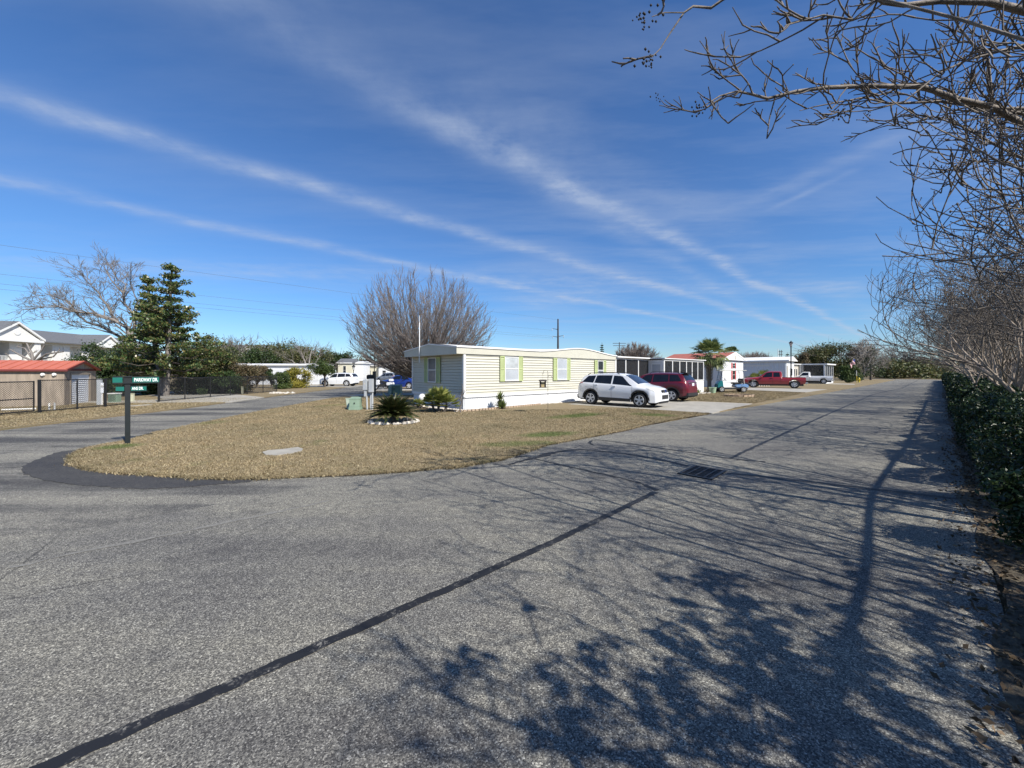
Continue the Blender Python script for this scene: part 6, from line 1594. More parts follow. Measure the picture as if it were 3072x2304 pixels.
# ---- Bradford pear: dense bare globe of rising branches behind the home
def fan_tree(name, label, loc, H_, Rx, base_h, seed, n1=46, m_t='bark_grey', m_b='twig_red', r0=.20, dens=1.0, twl=1.0, thin=1.0, group=None, low=.05, tr_=1.0):
    R = random.Random(seed); T = [Tubes(), Tubes()]
    root = thing(name, label, 'tree', loc, 0, group)
    T[0].add([(0,0,-.1), (.03,.02,base_h*.5), (.0,.03,base_h), (.02,0,base_h*1.6)], [r0*1.15, r0, r0*.92, r0*.5], 10)
    cz = base_h + (H_-base_h)*.33
    rzu, rzd = H_-cz, cz-base_h*.75
    def env(d):
        rz = rzu if d[2] > 0 else rzd
        return 1/math.sqrt((d[0]/Rx)**2+(d[1]/Rx)**2+(d[2]/rz)**2)
    golden = 2.39996
    for i in range(n1):
        f = (i+.5)/n1; zdir = low-.32+1.28*f; zdir = min(.985, zdir); az = i*golden+R.uniform(-.25,.25)
        h = math.sqrt(max(0, 1-zdir*zdir)); d = (h*math.cos(az), h*math.sin(az), zdir); e = env(d)*R.uniform(.80, .96)
        end = (d[0]*e, d[1]*e, cz+d[2]*e)
        s = (R.uniform(-.08,.08), R.uniform(-.08,.08), base_h*(.75+.55*f))
        # bow: leaves the trunk outwards then sweeps up
        n = 9; pts = []
        for k in range(n+1):
            q = k/n; up = q**1.25
            hor = q**.86
            pts.append((s[0]+(end[0]-s[0])*hor+R.gauss(0,.035)*q, s[1]+(end[1]-s[1])*hor+R.gauss(0,.035)*q, s[2]+(end[2]-s[2])*up+R.gauss(0,.03)*q))
        ra = (r0*.21*(1-.3*f)*thin); rad = [ra*(1-q/n)**.8+.006 for q in range(n+1)]
        T[0].add(pts, rad, 5)
        ns = int(19*dens)
        for c in range(ns):
            q = .16+.80*(c+R.random())/ns; x = q*n; k = min(int(x), n-1); t = x-k
            p = tuple(pts[k][a]+(pts[k+1][a]-pts[k][a])*t for a in range(3)); dd = norm(tuple(pts[k+1][a]-pts[k][a] for a in range(3)))
            sp = norm((dd[0]+R.gauss(0,.42), dd[1]+R.gauss(0,.42), dd[2]+R.gauss(.06,.34)))
            rr_ = math.sqrt(p[0]**2+p[1]**2+(p[2]-cz)**2); eo = env(norm((p[0],p[1],p[2]-cz))); ln = min((1.0-q*.55)*eo*.50*R.uniform(.6,1.1), max(.5, (eo-rr_)*1.15*R.uniform(.8,1.05)))
            pp2 = [p]; dcur = sp
            for z in range(5):
                dcur = norm((dcur[0]+R.gauss(0,.07), dcur[1]+R.gauss(0,.07), dcur[2]+.075+R.gauss(0,.06)))
                a = pp2[-1]; nx = tuple(a[j]+dcur[j]*ln/5 for j in range(3)); pp2.append(nx)
            rb2 = rad[k]*.45
            T[1].add(pp2, [max(.006, rb2*(1-z/5.5)) for z in range(6)], 4)
            for w in range(int(11*dens)):
                q2 = .15+.85*(w+R.random())/int(11*dens); x2 = q2*5; k2 = min(int(x2), 4); t2 = x2-k2
                p2 = tuple(pp2[k2][a]+(pp2[k2+1][a]-pp2[k2][a])*t2 for a in range(3)); d2 = norm(tuple(pp2[k2+1][a]-pp2[k2][a] for a in range(3)))
                s2 = norm((d2[0]+R.gauss(0,.36), d2[1]+R.gauss(0,.36), d2[2]+R.gauss(.12,.26))); l2 = R.uniform(.25,.62)*twl
                m2 = (p2[0]+s2[0]*l2*.5, p2[1]+s2[1]*l2*.5, p2[2]+s2[2]*l2*.5); e2 = (p2[0]+s2[0]*l2, p2[1]+s2[1]*l2, p2[2]+(s2[2]+.12)*l2)
                T[1].add([p2, m2, e2], [.0095*tr_, .0075*tr_, .005*tr_], 3)
    T[0].build('trunk', M[m_t], root); T[1].build('branches', M[m_b], root)
    return root
fan_tree('pear_tree', 'large dense bare globe shaped tree standing behind the cream home', (AX(1268, 27.5), 27.5, 0), ZV(808, 27.5), 5.35, 1.6, 21, n1=190, dens=.72, r0=.24, low=-.04)
# ---- generic bare trees
def bare(name, label, loc, P, stems, seed, mt, mb_, h0, r0, lean=.15, dirs=None, group=None):
    R = random.Random(seed); T = [Tubes(), Tubes()]; root = thing(name, label, 'tree', loc, 0, group)
    for s in range(stems):
        a = 2*PI*s/max(1, stems)+R.uniform(-.5,.5); l = lean*R.uniform(.6,1.4)
        d = norm((math.cos(a)*l, math.sin(a)*l, 1)) if dirs is None else norm(dirs[s])
        grow(T, R, (0,0,-.1), d, h0*R.uniform(.9,1.1), r0, 0, P)
    T[0].build('trunk', M[mt], root); T[1].build('branches', M[mb_], root); return root
BP = dict(rmin=.012, lv=5, seg=[5,5,4,4,3,3], wob=.10, up=[.05,.15,.12,.1,.05], tip=.4, kids=[5,5,5,4,4], ang=[38,40,42,42,42], ratio=[.75,.66,.62,.6,.6], trunk=1, start=.35)
# leaning bare tree left of the magnolia: hand-laid limbs
def tree_from_px(name, label, base_px, Yd, limbs, seed, mt, mb_, r0, tw=(.5,1.6), nt_=4, lv=2):
    bx_, by_ = AX(base_px[0], Yd), Yd
    root = thing(name, label, 'tree', (bx_, by_, 0)); R = random.Random(seed); T = [Tubes(), Tubes()]
    for (px, ra, rb3, dy) in limbs:
        pts = []
        for i, (u, v) in enumerate(px):
            y = Yd+dy*i/(len(px)-1); pts.append((AX(u, y)-bx_, y-by_, max(-.1, ZV(v, y))))
        n = len(pts); rad = [ra+(rb3-ra)*i/(n-1) for i in range(n)]
        T[0].add(pts, rad, 6)
        for i in range(1, n-1):
            for c in range(nt_):
                f = R.random(); q = tuple(pts[i][a]+(pts[i+1][a]-pts[i][a])*f for a in range(3)); dd = norm(tuple(pts[i+1][a]-pts[i][a] for a in range(3)))
                nd = norm((dd[0]+R.gauss(0,.6), dd[1]+R.gauss(0,.6), dd[2]+R.gauss(.25,.5)))
                PP = dict(BP); PP['rmin'] = Yd*.00026; PP['lv'] = lv; PP['trunk'] = -1; PP['kids'] = [4, 4, 4]; PP['seg'] = [4,4,3]; PP['ratio'] = [.58,.55,.5]; PP['up'] = [.12,.1,.1]
                grow(T, R, q, nd, R.uniform(*tw), max(.02, rad[i]*.38), 0, PP)
    T[0].build('trunk', M[mt], root); T[1].build('branches', M[mb_], root); return root
kl = lambda pts: [(x/2.304, 680+y/2.304) for x, y in pts]
tree_from_px('bare_tree', 'wide bare tree leaning left beside the tall magnolia', (395, 1180), 34, [
    (kl([(905,1150),(900,800),(880,700),(780,640),(640,600),(520,590),(430,555),(300,555),(180,575)]), .20, .016, -2),
    (kl([(900,800),(800,745),(700,690),(600,660),(530,600),(480,520),(420,500),(330,470),(160,490)]), .13, .014, 2),
    (kl([(900,780),(930,690),(935,620),(860,530),(850,460),(770,370),(720,280),(660,225)]), .14, .014, 1.5),
    (kl([(885,710),(780,630),(740,540),(700,500),(680,450),(600,380),(560,310)]), .10, .012, -1.5),
    (kl([(850,480),(870,400),(800,350),(760,260)]), .065, .012, 2),
    (kl([(940,640),(950,520),(900,400),(910,300)]), .065, .012, -1),
    (kl([(800,745),(640,700),(520,690),(400,640),(290,640)]), .065, .012, 1)], 61, 'bark_grey', 'twig_grey', .3, tw=(.6,1.5), nt_=6)
# pollarded tree in front of the apartments
tree_from_px('bare_tree', 'stubby pollarded bare tree in front of the apartments', (105, 1180), 44, [
    ([(105,1180),(100,1085),(95,1060),(80,1030)], .22, .07, 0), ([(100,1085),(60,1065),(30,1048)], .13, .06, .5), ([(105,1085),(140,1062),(190,1055)], .13, .06, -.5),
    ([(100,1080),(125,1050),(133,1035)], .11, .06, 0), ([(98,1078),(75,1045),(52,1040)], .10, .05, .6), ([(100,1085),(35,1080),(20,1062)], .10, .05, -.6), ([(105,1082),(160,1070),(180,1048)], .10, .05, .3)], 62, 'bark_grey', 'twig_grey', .2, tw=(.25,.5), nt_=1, lv=1)
# ---- southern magnolia: two leaders, tiers of glossy leaves with sky between
def magnolia():
    Yd = 28.4; bx_ = AX(497, Yd); root = thing('magnolia_tree', 'tall dark evergreen magnolia with tiered leaves and two tops on the left', 'tree', (bx_, Yd, 0))
    R = random.Random(71); rg_ = np.random.default_rng(71); T = [Tubes(), Tubes()]; cs, rs = [], []
    tops = [((AX(514, Yd)-bx_), 0.0, ZV(800, Yd), .15), ((AX(440, Yd+.8)-bx_), .8, ZV(822, Yd), .5)]
    for ti, (tx, ty, th, zs) in enumerate(tops):
        pts = [(tx*(q**.8), ty*q, -.1+(th+.1)*q) for q in (0,.15,.3,.45,.6,.75,.9,1)]
        T[0].add(pts, [.20*(1-q)**.7+.02 for q in (0,.15,.3,.45,.6,.75,.9,1)], 8)
        z = 1.6 if ti == 0 else 4.2
        while z < th-.15:
            f = z/th
            # width of the tree at this height (from the outline)
            wd = 3.9*min(1, (1-f)*1.15+.08)*(1.0 if ti == 0 else .62)
            if z < 4.2: wd = 3.7
            k = R.randint(5, 7) if z < 6.5 else R.randint(4, 5)
            ph = R.random()*6.28
            for c in range(k):
                a = ph+2*PI*c/k+R.uniform(-.35,.35); ln = wd*R.uniform(.55, 1.12)
                q = z/th; s = (tx*(q**.8), ty*q, z)
                e = (s[0]+math.cos(a)*ln, s[1]+math.sin(a)*ln, z+ln*R.uniform(-.02,.24))
                m_ = tuple((s[j]+e[j])/2-(.10*ln if j == 2 else 0) for j in range(3))
                T[1].add([s, m_, e], [.05*(1-f)+.012, .03*(1-f)+.01, .008], 4)
                nc = max(2, int(ln/.42))
                for w in range(nc):
                    g = .25+.78*(w+R.random()*.6)/nc
                    p = tuple(s[j]+(e[j]-s[j])*g for j in range(3)); off = R.uniform(-.3,.3)*g
                    cs.append((p[0]-math.sin(a)*off, p[1]+math.cos(a)*off, p[2]+R.uniform(-.05,.14))); rs.append(R.uniform(.26,.46))
            z += R.uniform(.34, .52) if z < 6 else R.uniform(.38, .6)
        cs.append((tx, ty, th)); rs.append(.28)
    C = clump_points(rg_, cs, rs, 46, .62, .35); C[:, 2] = np.maximum(C[:, 2], .5)
    link_mesh('foliage', leaves_mesh('foliage', C, .20, rg_, .48, .55), M['leaf_mag'], root)
    T[0].build('trunk', M['bark_grey'], root); T[1].build('branches', M['bark_dark'], root)
magnolia()
# ---- leafy background trees: trunk, limbs, broken crown
def leafy(name, label, u, vtop, Yd, wpx, seed, m, n=4200, size=None, vbase=None, flat=1.0, clumps=26, trunkm='bark_dark', bare_twigs=0, group=None, cat='tree', low=.18, dx=0):
    R = random.Random(seed); rg_ = np.random.default_rng(seed)
    x = AX(u, Yd); H_ = ZV(vtop, Yd); Rx = wpx/2/FPX*Yd
    root = thing(name, label, cat, (x, Yd, 0), 0, group); T = [Tubes(), Tubes()]
    zb = H_*low; cz = (H_+zb)/2; rz = (H_-zb)/2
    cs, rs = [], []
    for i in range(clumps):
        v = norm((R.gauss(0,1), R.gauss(0,1), R.gauss(.1,.9))); q = R.uniform(.25, .78)
        c = (v[0]*Rx*q, v[1]*Rx*q*.9, cz+v[2]*rz*q); cs.append(c); rs.append((min(Rx, rz)*.6+max(Rx, rz)*.4)*R.uniform(.32, .50))
    if low < .1:
        for i in range(10):
            a = R.uniform(0, 6.28); q = R.uniform(.2, .85); r_ = H_*R.uniform(.16,.26); cs.append((Rx*q*math.cos(a), Rx*q*math.sin(a), r_*.75)); rs.append(r_)
        clumps += 10; n = int(n*1.35)
    if size is None: size = max(.10, Yd*.0046)
    n = int(n*1.7); C = clump_points(rg_, cs, rs, n//clumps, .85, .42); C[:, 2] = np.maximum(C[:, 2], .1)
    link_mesh('crown', leaves_mesh('crown', C, size, rg_, .6, .2), m, root)
    r0 = .035*H_
    T[0].add([(0,0,-.1), (R.uniform(-.05,.05)*Rx,0,zb*.8+.2), (0,0,cz), (R.uniform(-.1,.1)*Rx,0,cz+rz*.5)], [r0, r0*.8, r0*.55, r0*.15], 7)
    for c in cs[:16]: T[1].add([(0,0,zb*.8+.1), (c[0]*.45, c[1]*.45, zb+(c[2]-zb)*.55), c], [r0*.45, r0*.28, r0*.08], 4)
    for i in range(bare_twigs):
        v = norm((R.gauss(0,1), R.gauss(0,1), abs(R.gauss(.2,.8)))); s = (v[0]*Rx*.6, v[1]*Rx*.6, cz+v[2]*rz*.6); e = (v[0]*Rx*1.12+R.gauss(0,.1)*Rx, v[1]*Rx*1.1, cz+v[2]*rz*1.12+R.random()*.1*rz)
        T[1].add([s, tuple((s[j]+e[j])/2+R.gauss(0,.02)*Rx for j in range(3)), e], [r0*.12, r0*.07, r0*.03], 3)
    T[0].build('trunk', M[trunkm], root); T[1].build('limbs', M[trunkm], root)
    return root
LB_ = leafy
LB_('evergreen_shrub', 'dark evergreen shrub mass directly behind the red roofed shed', 275, 1022, 31, 130, 81, M['leaf_dark'], 5200, .13, clumps=22, low=.02)
LB_('evergreen_shrub', 'dark evergreen shrub under the leaning bare tree', 350, 1012, 33, 140, 82, M['leaf_dark'], 5600, .13, clumps=24, low=.02)
LB_('evergreen_shrub', 'dark low shrub tucked under the magnolia on its left', 430, 1050, 30, 130, 83, M['leaf_mag'], 5200, .14, clumps=22, low=.02)
LB_('evergreen_shrub', 'shrub of mixed green filling the fence corner right of the magnolia', 575, 1036, 31, 175, 84, M['leaf_oak'], 5600, .13, clumps=24, low=.02)
LB_('shrub_tree', 'olive yellow bushy tree behind the fence right of the magnolia', 630, 998, 32, 165, 85, M['leaf_oak'], 6500, .13, clumps=28, low=.02)
LB_('shrub_tree', 'narrow dark conifer peeping behind the olive bushy tree', 692, 1034, 40, 60, 86, M['leaf_dark'], 2600, .14, clumps=12, low=.05)
LB_('evergreen_shrub', 'brownish green shrub at the right end of the fence', 714, 1066, 32.5, 125, 87, M['leaf_brown'], 5200, .12, clumps=20, low=.02)
LB_('evergreen_shrub', 'dark shrub against the fence below the olive bushy tree', 668, 1098, 30.5, 140, 97, M['leaf_dark'], 5200, .12, clumps=20, low=.02)
LB_('shrub_tree', 'small rusty brown shrub in front of the long white home', 770, 1088, 42, 78, 88, M['leaf_brown'], 2200, .13, clumps=12, low=.1)
LB_('shrub_tree', 'small round dark green bush left of the yellow citrus bush', 815, 1104, 43, 54, 89, M['leaf_dark'], 2200, .12, clumps=12, low=.15)
LB_('shrub_tree', 'dense green bush just in front of the yellow citrus bush', 846, 1110, 40, 56, 90, M['leaf_mid'], 2600, .12, clumps=14, low=.03)
LB_('citrus_bush', 'bright yellow green citrus bush across the side road', 888, 1092, 42.5, 88, 91, M['leaf_yel'], 3600, .14, clumps=18, low=.06, cat='bush')
LB_('shade_tree', 'small green leafy tree in front of the white crossover', 975, 1076, 45, 105, 92, M['leaf_mid'], 2800, .15, clumps=18, low=.42)
LB_('oak_tree', 'broad olive oak crown behind the long white home', 850, 1012, 76, 205, 93, M['leaf_oak'], 6500, .30, clumps=30, bare_twigs=60, low=.12)
LB_('oak_tree', 'right hand olive oak crown rising over the yellow bush', 922, 1014, 72, 150, 94, M['leaf_oak'], 5200, .28, clumps=26, bare_twigs=50, low=.12)
LB_('oak_tree', 'lower dark oak crown at the left end of the oak group', 785, 1036, 70, 150, 95, M['leaf_dark'], 4200, .28, clumps=22, low=.05)
LB_('oak_tree', 'round dark oak beyond the small cream home', 1015, 1042, 95, 105, 96, M['leaf_dark'], 3600, .36, clumps=20, bare_twigs=30, low=.1)
LB_('oak_tree', 'russet brown tree group left behind the bare pear branches', 1085, 1064, 100, 100, 98, M['leaf_brown'], 3600, .36, clumps=22, bare_twigs=60, low=.1)
LB_('oak_tree', 'dark tree low behind the blue car and bare pear branches', 1165, 1068, 105, 115, 99, M['leaf_brown'], 4200, .36, clumps=22, low=.1)
bare('bare_tree', 'small pale bare tree above the far apartment roof', (AX(692, 76), 76, 0), dict(BP, lv=4, rmin=.03), 3, 101, 'bark_grey', 'twig_grey', 3.6, .16, .35)
tree_from_px('bare_tree', 'grey half bare spreading tree between the oaks and the citrus bush', (926, 1150), 56, [
    ([(922,1158),(925,1120),(915,1085),(905,1060)], .22, .05, 0), ([(925,1120),(945,1090),(960,1068)], .14, .04, 1), ([(924,1125),(890,1095),(872,1078)], .14, .04, -1), ([(925,1110),(930,1070),(935,1050)], .12, .04, 1), ([(925,1125),(970,1105),(985,1095)], .1, .03, -1)], 102, 'bark_grey', 'twig_grey', .2, tw=(.8,1.7), nt_=4)
# right hand side, far to near
fan_tree('bare_tree', 'rounded red brown bare tree beyond the screened porch roof', (AX(1908, 82), 82, 0), ZV(1034, 82), 5.2, 2.0, 111, n1=44, dens=1.0, m_b='twig_red', r0=.3, twl=1.6, thin=1.6, tr_=3)
fan_tree('bare_tree', 'low russet bare trees beyond the red roofed house', (AX(2262, 112), 112, 0), ZV(1060, 112), 5.6, 1.6, 112, n1=40, dens=.9, m_b='twig_red', r0=.4, twl=2.0, thin=1.6, tr_=4)
def conifer(label, u, vtop, Yd, wpx, seed, m, n=26):
    R = random.Random(seed); rg_ = np.random.default_rng(seed); H_ = ZV(vtop, Yd); Rx = wpx/2/FPX*Yd
    root = thing('conifer_tree', label, 'tree', (AX(u, Yd), Yd, 0)); T = Tubes(); cs, rs = [], []
    T.add([(0,0,-.1),(0,0,H_*.5),(0,0,H_)], [.03*H_,.02*H_,.004*H_], 6)
    for i in range(n):
        q = .12+.86*i/n; w = Rx*(1-q)**.8+.05*Rx
        for c in range(5):
            a = i*1.3+c*1.257+R.uniform(-.3,.3); l = w*R.uniform(.7,1.15)
            T.add([(0,0,q*H_),(math.cos(a)*l*.5,math.sin(a)*l*.5,q*H_-.02*l),(math.cos(a)*l,math.sin(a)*l,q*H_+.1*l)], [.006*H_,.004*H_,.002*H_], 3)
            for g in (.5,.8,1.0): cs.append((math.cos(a)*l*g, math.sin(a)*l*g, q*H_+.04*l)); rs.append(max(.12*Rx, .22*w))
    link_mesh('crown', leaves_mesh('crown', clump_points(rg_, cs, rs, 10, .5, .2), max(.12, Yd*.0035), rg_, .3, .2), m, root); T.build('trunk', M['bark_dark'], root)
conifer('small pointed dark conifer above the cream home roof', 1806, 1028, 72, 34, 121, M['leaf_dark'], 16)
conifer('small flat topped pine beside the black lamp post', 2362, 1057, 95, 34, 122, M['leaf_dark'], 12)
conifer('dark shaggy conifer beyond the flag at the road end', 2612, 1040, 86, 78, 123, M['leaf_dark'], 20)
LB_('oak_tree', 'dark brown leafy tree left of the large olive oak on the right', 2408, 1050, 92, 66, 131, M['leaf_brown'], 2600, .34, clumps=16, low=.1)
LB_('oak_tree', 'large olive oak behind the screened porch on the right', 2480, 1020, 96, 175, 132, M['leaf_oak'], 6500, .36, clumps=32, bare_twigs=120, low=.1)
LB_('oak_tree', 'yellow green bush below the tall bare tree at the road end', 2548, 1078, 80, 62, 133, M['leaf_mid'], 2600, .28, clumps=16, low=.03)
LB_('oak_tree', 'dark green tree mass at the far bend of the road', 2665, 1076, 118, 95, 134, M['leaf_oak'], 4200, .42, clumps=22, low=.03)
LB_('oak_tree', 'brown green tree mass behind the far end of the hedge', 2745, 1066, 126, 110, 135, M['leaf_brown'], 4200, .42, clumps=22, bare_twigs=60, low=.03)
bare('bare_tree', 'tall pale bare tree at the far road bend', (AX(2577, 94), 94, 0), dict(BP, lv=5, rmin=.03, ratio=[.72,.66,.62,.6,.6], up=[.1,.25,.2,.15,.1]), 4, 136, 'twig_pale', 'twig_pale', 3.9, .19, .30)
bare('bare_tree', 'pale bare tree leaning at the road bend beside the conifer', (AX(2588, 84), 84, 0), dict(BP, lv=4, rmin=.028), 1, 137, 'twig_pale', 'twig_pale', 3.2, .16, .22)
bare('bare_tree', 'dark bare tree beyond the hedge at the far bend', (AX(2686, 128), 128, 0), dict(BP, lv=4, rmin=.04), 2, 138, 'bark_dark', 'twig_grey', 4.6, .3, .3)
# far wood closing the horizon
rg_ = np.random.default_rng(77); R = random.Random(77); cs, rs = [], []
for i in range(190):
    az = R.uniform(-54, 62); d_ = R.uniform(150, 210); x, y = d_*math.sin(math.radians(az)), d_*math.cos(math.radians(az))
    if y < 60: continue
    h = R.uniform(3.5, 6.8); r = R.uniform(3, 5.2); cs.append((x, y, h*.5)); rs.append(r)
C = clump_points(rg_, cs, rs, 240, .72, .5); C[:, 2] = np.maximum(C[:, 2], .1)
o = link_mesh('far_wood', leaves_mesh('far_wood', C, .9, rg_, .6, .2), M['leaf_oak']); tag(o, 'low far off belt of mixed woodland along the horizon', 'woodland', kind='stuff')
# brush behind the crape row (dense, brownish)
tb = Tubes(); R = random.Random(88); cs = []
for i in range(5200):
    t = R.uniform(14, 100); p = R.uniform(4.5, 9); x, y = RD(t, p); h = R.uniform(1.2, 4.6); dx, dy = R.gauss(0,.5), R.gauss(0,.5)
    tb.add([(x,y,0),(x+dx*.4,y+dy*.4,h*.5),(x+dx,y+dy,h)], [.022,.014,.004], 3)
    for c in range(2):
        a, b = R.gauss(0,.5), R.gauss(0,.5); z = h*R.uniform(.3,.8); tb.add([(x+dx*.4,y+dy*.4,z),(x+dx*.4+a,y+dy*.4+b,z+R.uniform(.2,.9))], [.009,.003], 3)
o = tb.build('undergrowth', M['twig_grey']); tag(o, 'tangled brown undergrowth behind the row of crape myrtles', 'undergrowth', kind='stuff')
for i, (t, p, h, r) in enumerate(((24, 8.5, 3.6, 2.6), (31, 8.8, 4.0, 2.8), (39, 8.6, 3.6, 3.0), (48, 9, 4.2, 3.2), (58, 9, 4, 3.5))):
    x, y = RD(t, p); bush('brown green thicket bush, %s in the line behind the crape myrtles' % order[i].replace('nearest', 'first'), x, y, r, r, h, 7000, .12, M['leaf_brown'] if i % 2 else M['leaf_oak'], 150+i, 'thicket_bush', 'thicket behind the crape myrtles', lumps=20)
# ---- fan palms, sago, yuccas
def fan_leaf(V, F, base, d, up, ln, wid, n, R, droop=.25, spread=2.5):
    """costapalmate fan: n narrow blades radiating from the petiole end"""
    d = Vector(d).normalized(); s = d.cross(Vector(up)).normalized(); nrm = s.cross(d)
    for k in range(n):
        a = -spread/2+spread*k/(n-1); dr = (d*math.cos(a)+s*math.sin(a)).normalized(); l = ln*(.70+.30*math.cos(a*.6))*R.uniform(.9,1.08)
        side = dr.cross(nrm).normalized()*wid/2
        b = Vector(base); m = b+dr*l*.55+nrm*l*.05; e = b+dr*l+Vector((0,0,-droop*l*(.6+.6*abs(a)/spread)))
        i = len(V); V += [tuple(b), tuple(m+side), tuple(e), tuple(m-side)]; F.append((i,i+1,i+2,i+3))
def palm(label, loc, th, nf, ln, seed, tr=.15, boots=True, group=None, m='leaf_palm', pet=.75, nb=22, wid=.055):
    R = random.Random(seed); root = thing('cabbage_palm', label, 'palm tree', loc, R.random(), group)
    prof = [(tr*1.25, -.05), (tr*1.05, .3), (tr*.9, th*.5), (tr, th*.85), (tr*.8, th+.1)]
    MB().lathe(prof, 14).build('trunk', M['bark_grey'], root, smooth=60)
    if boots:
        b = MB(); k = 0; z = th*.30
        while z < th:
            for c in range(5):
                a = k*.62+c*2*PI/5; d = Vector((math.cos(a), math.sin(a), 0)); p = d*tr*.85+Vector((0,0,z))
                e = p+d*.16+Vector((0,0,.20)); s = d.cross(Vector((0,0,1)))*.06
                b.prism([tuple(p-s), tuple(p+s), tuple(e+s*.6), tuple(e-s*.6)], tuple(d*.03+Vector((0,0,-.03))))
            z += .14; k += 1
        b.build('leaf_boots', M['boot'], root)
    V, F = [], []; st = MB()
    for i in range(nf):
        f = i/nf; el = -0.75+f*2.15; a = i*2.4+R.uniform(-.2,.2); d = Vector((math.cos(a)*math.cos(el), math.sin(a)*math.cos(el), math.sin(el)))
        c = Vector((0,0,th)); pl = pet*R.uniform(.8,1.15); e = c+d*pl+Vector((0,0,-.12*pl*math.cos(el)))
        st.tube([tuple(c+d*.08), tuple(c+d*pl*.6), tuple(e)], [.016,.012,.008], 4)
        fan_leaf(V, F, e, d+Vector((0,0,-.12)), (0,0,1) if abs(d.z) < .9 else (1,0,0), ln*R.uniform(.85,1.1), wid, nb, R, .22 if el > 0 else .35)
    me = bpy.data.meshes.new('fronds'); me.from_pydata(V, [], F); link_mesh('fronds', me, M[m], root); st.build('petioles', M[m], root)
    return root
M['boot'] = mat('pale_leaf_boots', (.30,.26,.20), .85, var=.3, scale=8)
px_, py_ = AX(2128, 34.8), 34.8
palm('cabbage palm with a crisscross booted trunk beside the golf cart', (px_, py_, .03), ZV(1066, 34.8), 36, 1.12, 201, .17, pet=.85, wid=.13, nb=15)
palm('smaller palm crown rising behind the red roofed house', (AX(2192, 62), 62, 0), ZV(1062, 62), 24, .8, 202, .16, False, wid=.16)
def sago(label, loc, nf, ln, seed, m='leaf_sago', stem=.18, nl=26, name='sago_palm', lw=.016, ll=.16):
    R = random.Random(seed); root = thing(name, label, 'shrub', loc); V, F = [], []; st = MB()
    for i in range(nf):
        f = (i+.5)/nf; el = .22+1.15*f**.8+R.uniform(-.1,.1); a = i*2.39996+R.uniform(-.2,.2); l = ln*R.uniform(.8,1.08)*(1.0-.15*f)
        h = Vector((math.cos(a), math.sin(a), 0)); pts = []
        n = 7; p = Vector((0,0,stem)); e = el
        for k in range(n+1):
            pts.append(p.copy()); p = p+(h*math.cos(e)+Vector((0,0,math.sin(e))))*l/n; e -= .115*(1.2-f*.6)
        st.tube([tuple(q) for q in pts], [.009-.001*k for k in range(n+1)], 4, caps=False)
        s = h.cross(Vector((0,0,1)))
        for k in range(nl):
            q = .12+.88*k/nl; x = q*n; j = min(int(x), n-1); c = pts[j].lerp(pts[j+1], x-j); t = (pts[j+1]-pts[j]).normalized(); up = s.cross(t)
            w = ll*math.sin(min(1, q*1.1+.12)*PI*.93+.1)+.03
            for sd in (1, -1):
                dr = (s*sd*.85+t*.55+up*.28).normalized(); ee = c+dr*w; mm = c+dr*w*.5; sw = t*lw/2
                i0 = len(V); V += [tuple(c), tuple(mm+sw), tuple(ee), tuple(mm-sw)]; F.append((i0,i0+1,i0+2,i0+3))
    me = bpy.data.meshes.new('fronds'); me.from_pydata(V, [], F); link_mesh('fronds', me, M[m], root); st.build('midribs', M[m], root)
    MB().lathe([(.13,-.05),(.16,.08),(.12,stem),(.03,stem+.08)], 10).build('trunk', M['bark_dark'], root)
    return root
sx, sy = G(1182, 1270)
sago('big dark sago palm in a ring of pale stones on the front lawn', (sx, sy, .03), 150, 1.02, 211, nl=34, lw=.03, ll=.20)
ring = MB(); R = random.Random(6)
for k in range(15):
    a = 2*PI*k/15+R.uniform(-.06,.06); ring.box((sx+.76*math.cos(a), sy+.62*math.sin(a), .075), (R.uniform(.22,.33), R.uniform(.12,.18), R.uniform(.07,.12)), a+PI/2+R.uniform(-.2,.2), taper=.8)
o = ring.build('stone_ring', M['stone'], bevel=.015); tag(o, 'ring of pale flat stones round the sago palm', 'stone ring')
o = rock_pile('sago_pebbles', lambda r: (lambda a, q: (sx+.62*q*math.cos(a), sy+.5*q*math.sin(a)))(r.uniform(0,6.28), math.sqrt(r.random())), 150, random.Random(12), .03, .07, M['stone'], .03); tag(o, 'pale pebbles inside the stone ring under the sago palm', 'pebbles', kind='stuff')
def rosette(label, loc, n, ln, wid, seed, m, name='yucca', stem=0.0, lo=.1, hi=1.45, heads=((0,0,0),)):
    R = random.Random(seed); root = thing(name, label, 'shrub', loc); V, F = [], []
    for (hx, hy, hz) in heads:
        for i in range(n):
            f = (i+.5)/n; el = lo+(hi-lo)*f+R.uniform(-.1,.1); a = i*2.39996+R.uniform(-.3,.3); h = Vector((math.cos(a), math.sin(a), 0)); d = h*math.cos(el)+Vector((0,0,math.sin(el)))
            b = Vector((hx,hy,stem+hz)); l = ln*R.uniform(.7,1.1); s = h.cross(Vector((0,0,1)))*wid/2
            m_ = b+d*l*.55; e = b+d*l+Vector((0,0,-.16*l*(1-f)))
            i0 = len(V); V += [tuple(b-s*.6), tuple(b+s*.6), tuple(m_+s), tuple(e), tuple(m_-s)]; F += [(i0,i0+1,i0+2,i0+4), (i0+4,i0+2,i0+3,i0+3)][:1]; F.append((i0+4, i0+2, i0+3))
    me = bpy.data.meshes.new('leaves'); me.from_pydata(V, [], F); link_mesh('leaves', me, m, root)
    st = MB()
    for (hx, hy, hz) in heads: st.tube([(0,0,-.1), (hx*.5,hy*.5,(stem+hz)*.5), (hx,hy,stem+hz+.02)], [.05,.04,.035], 7)
    st.build('stem', M['bark_dark'], root); return root
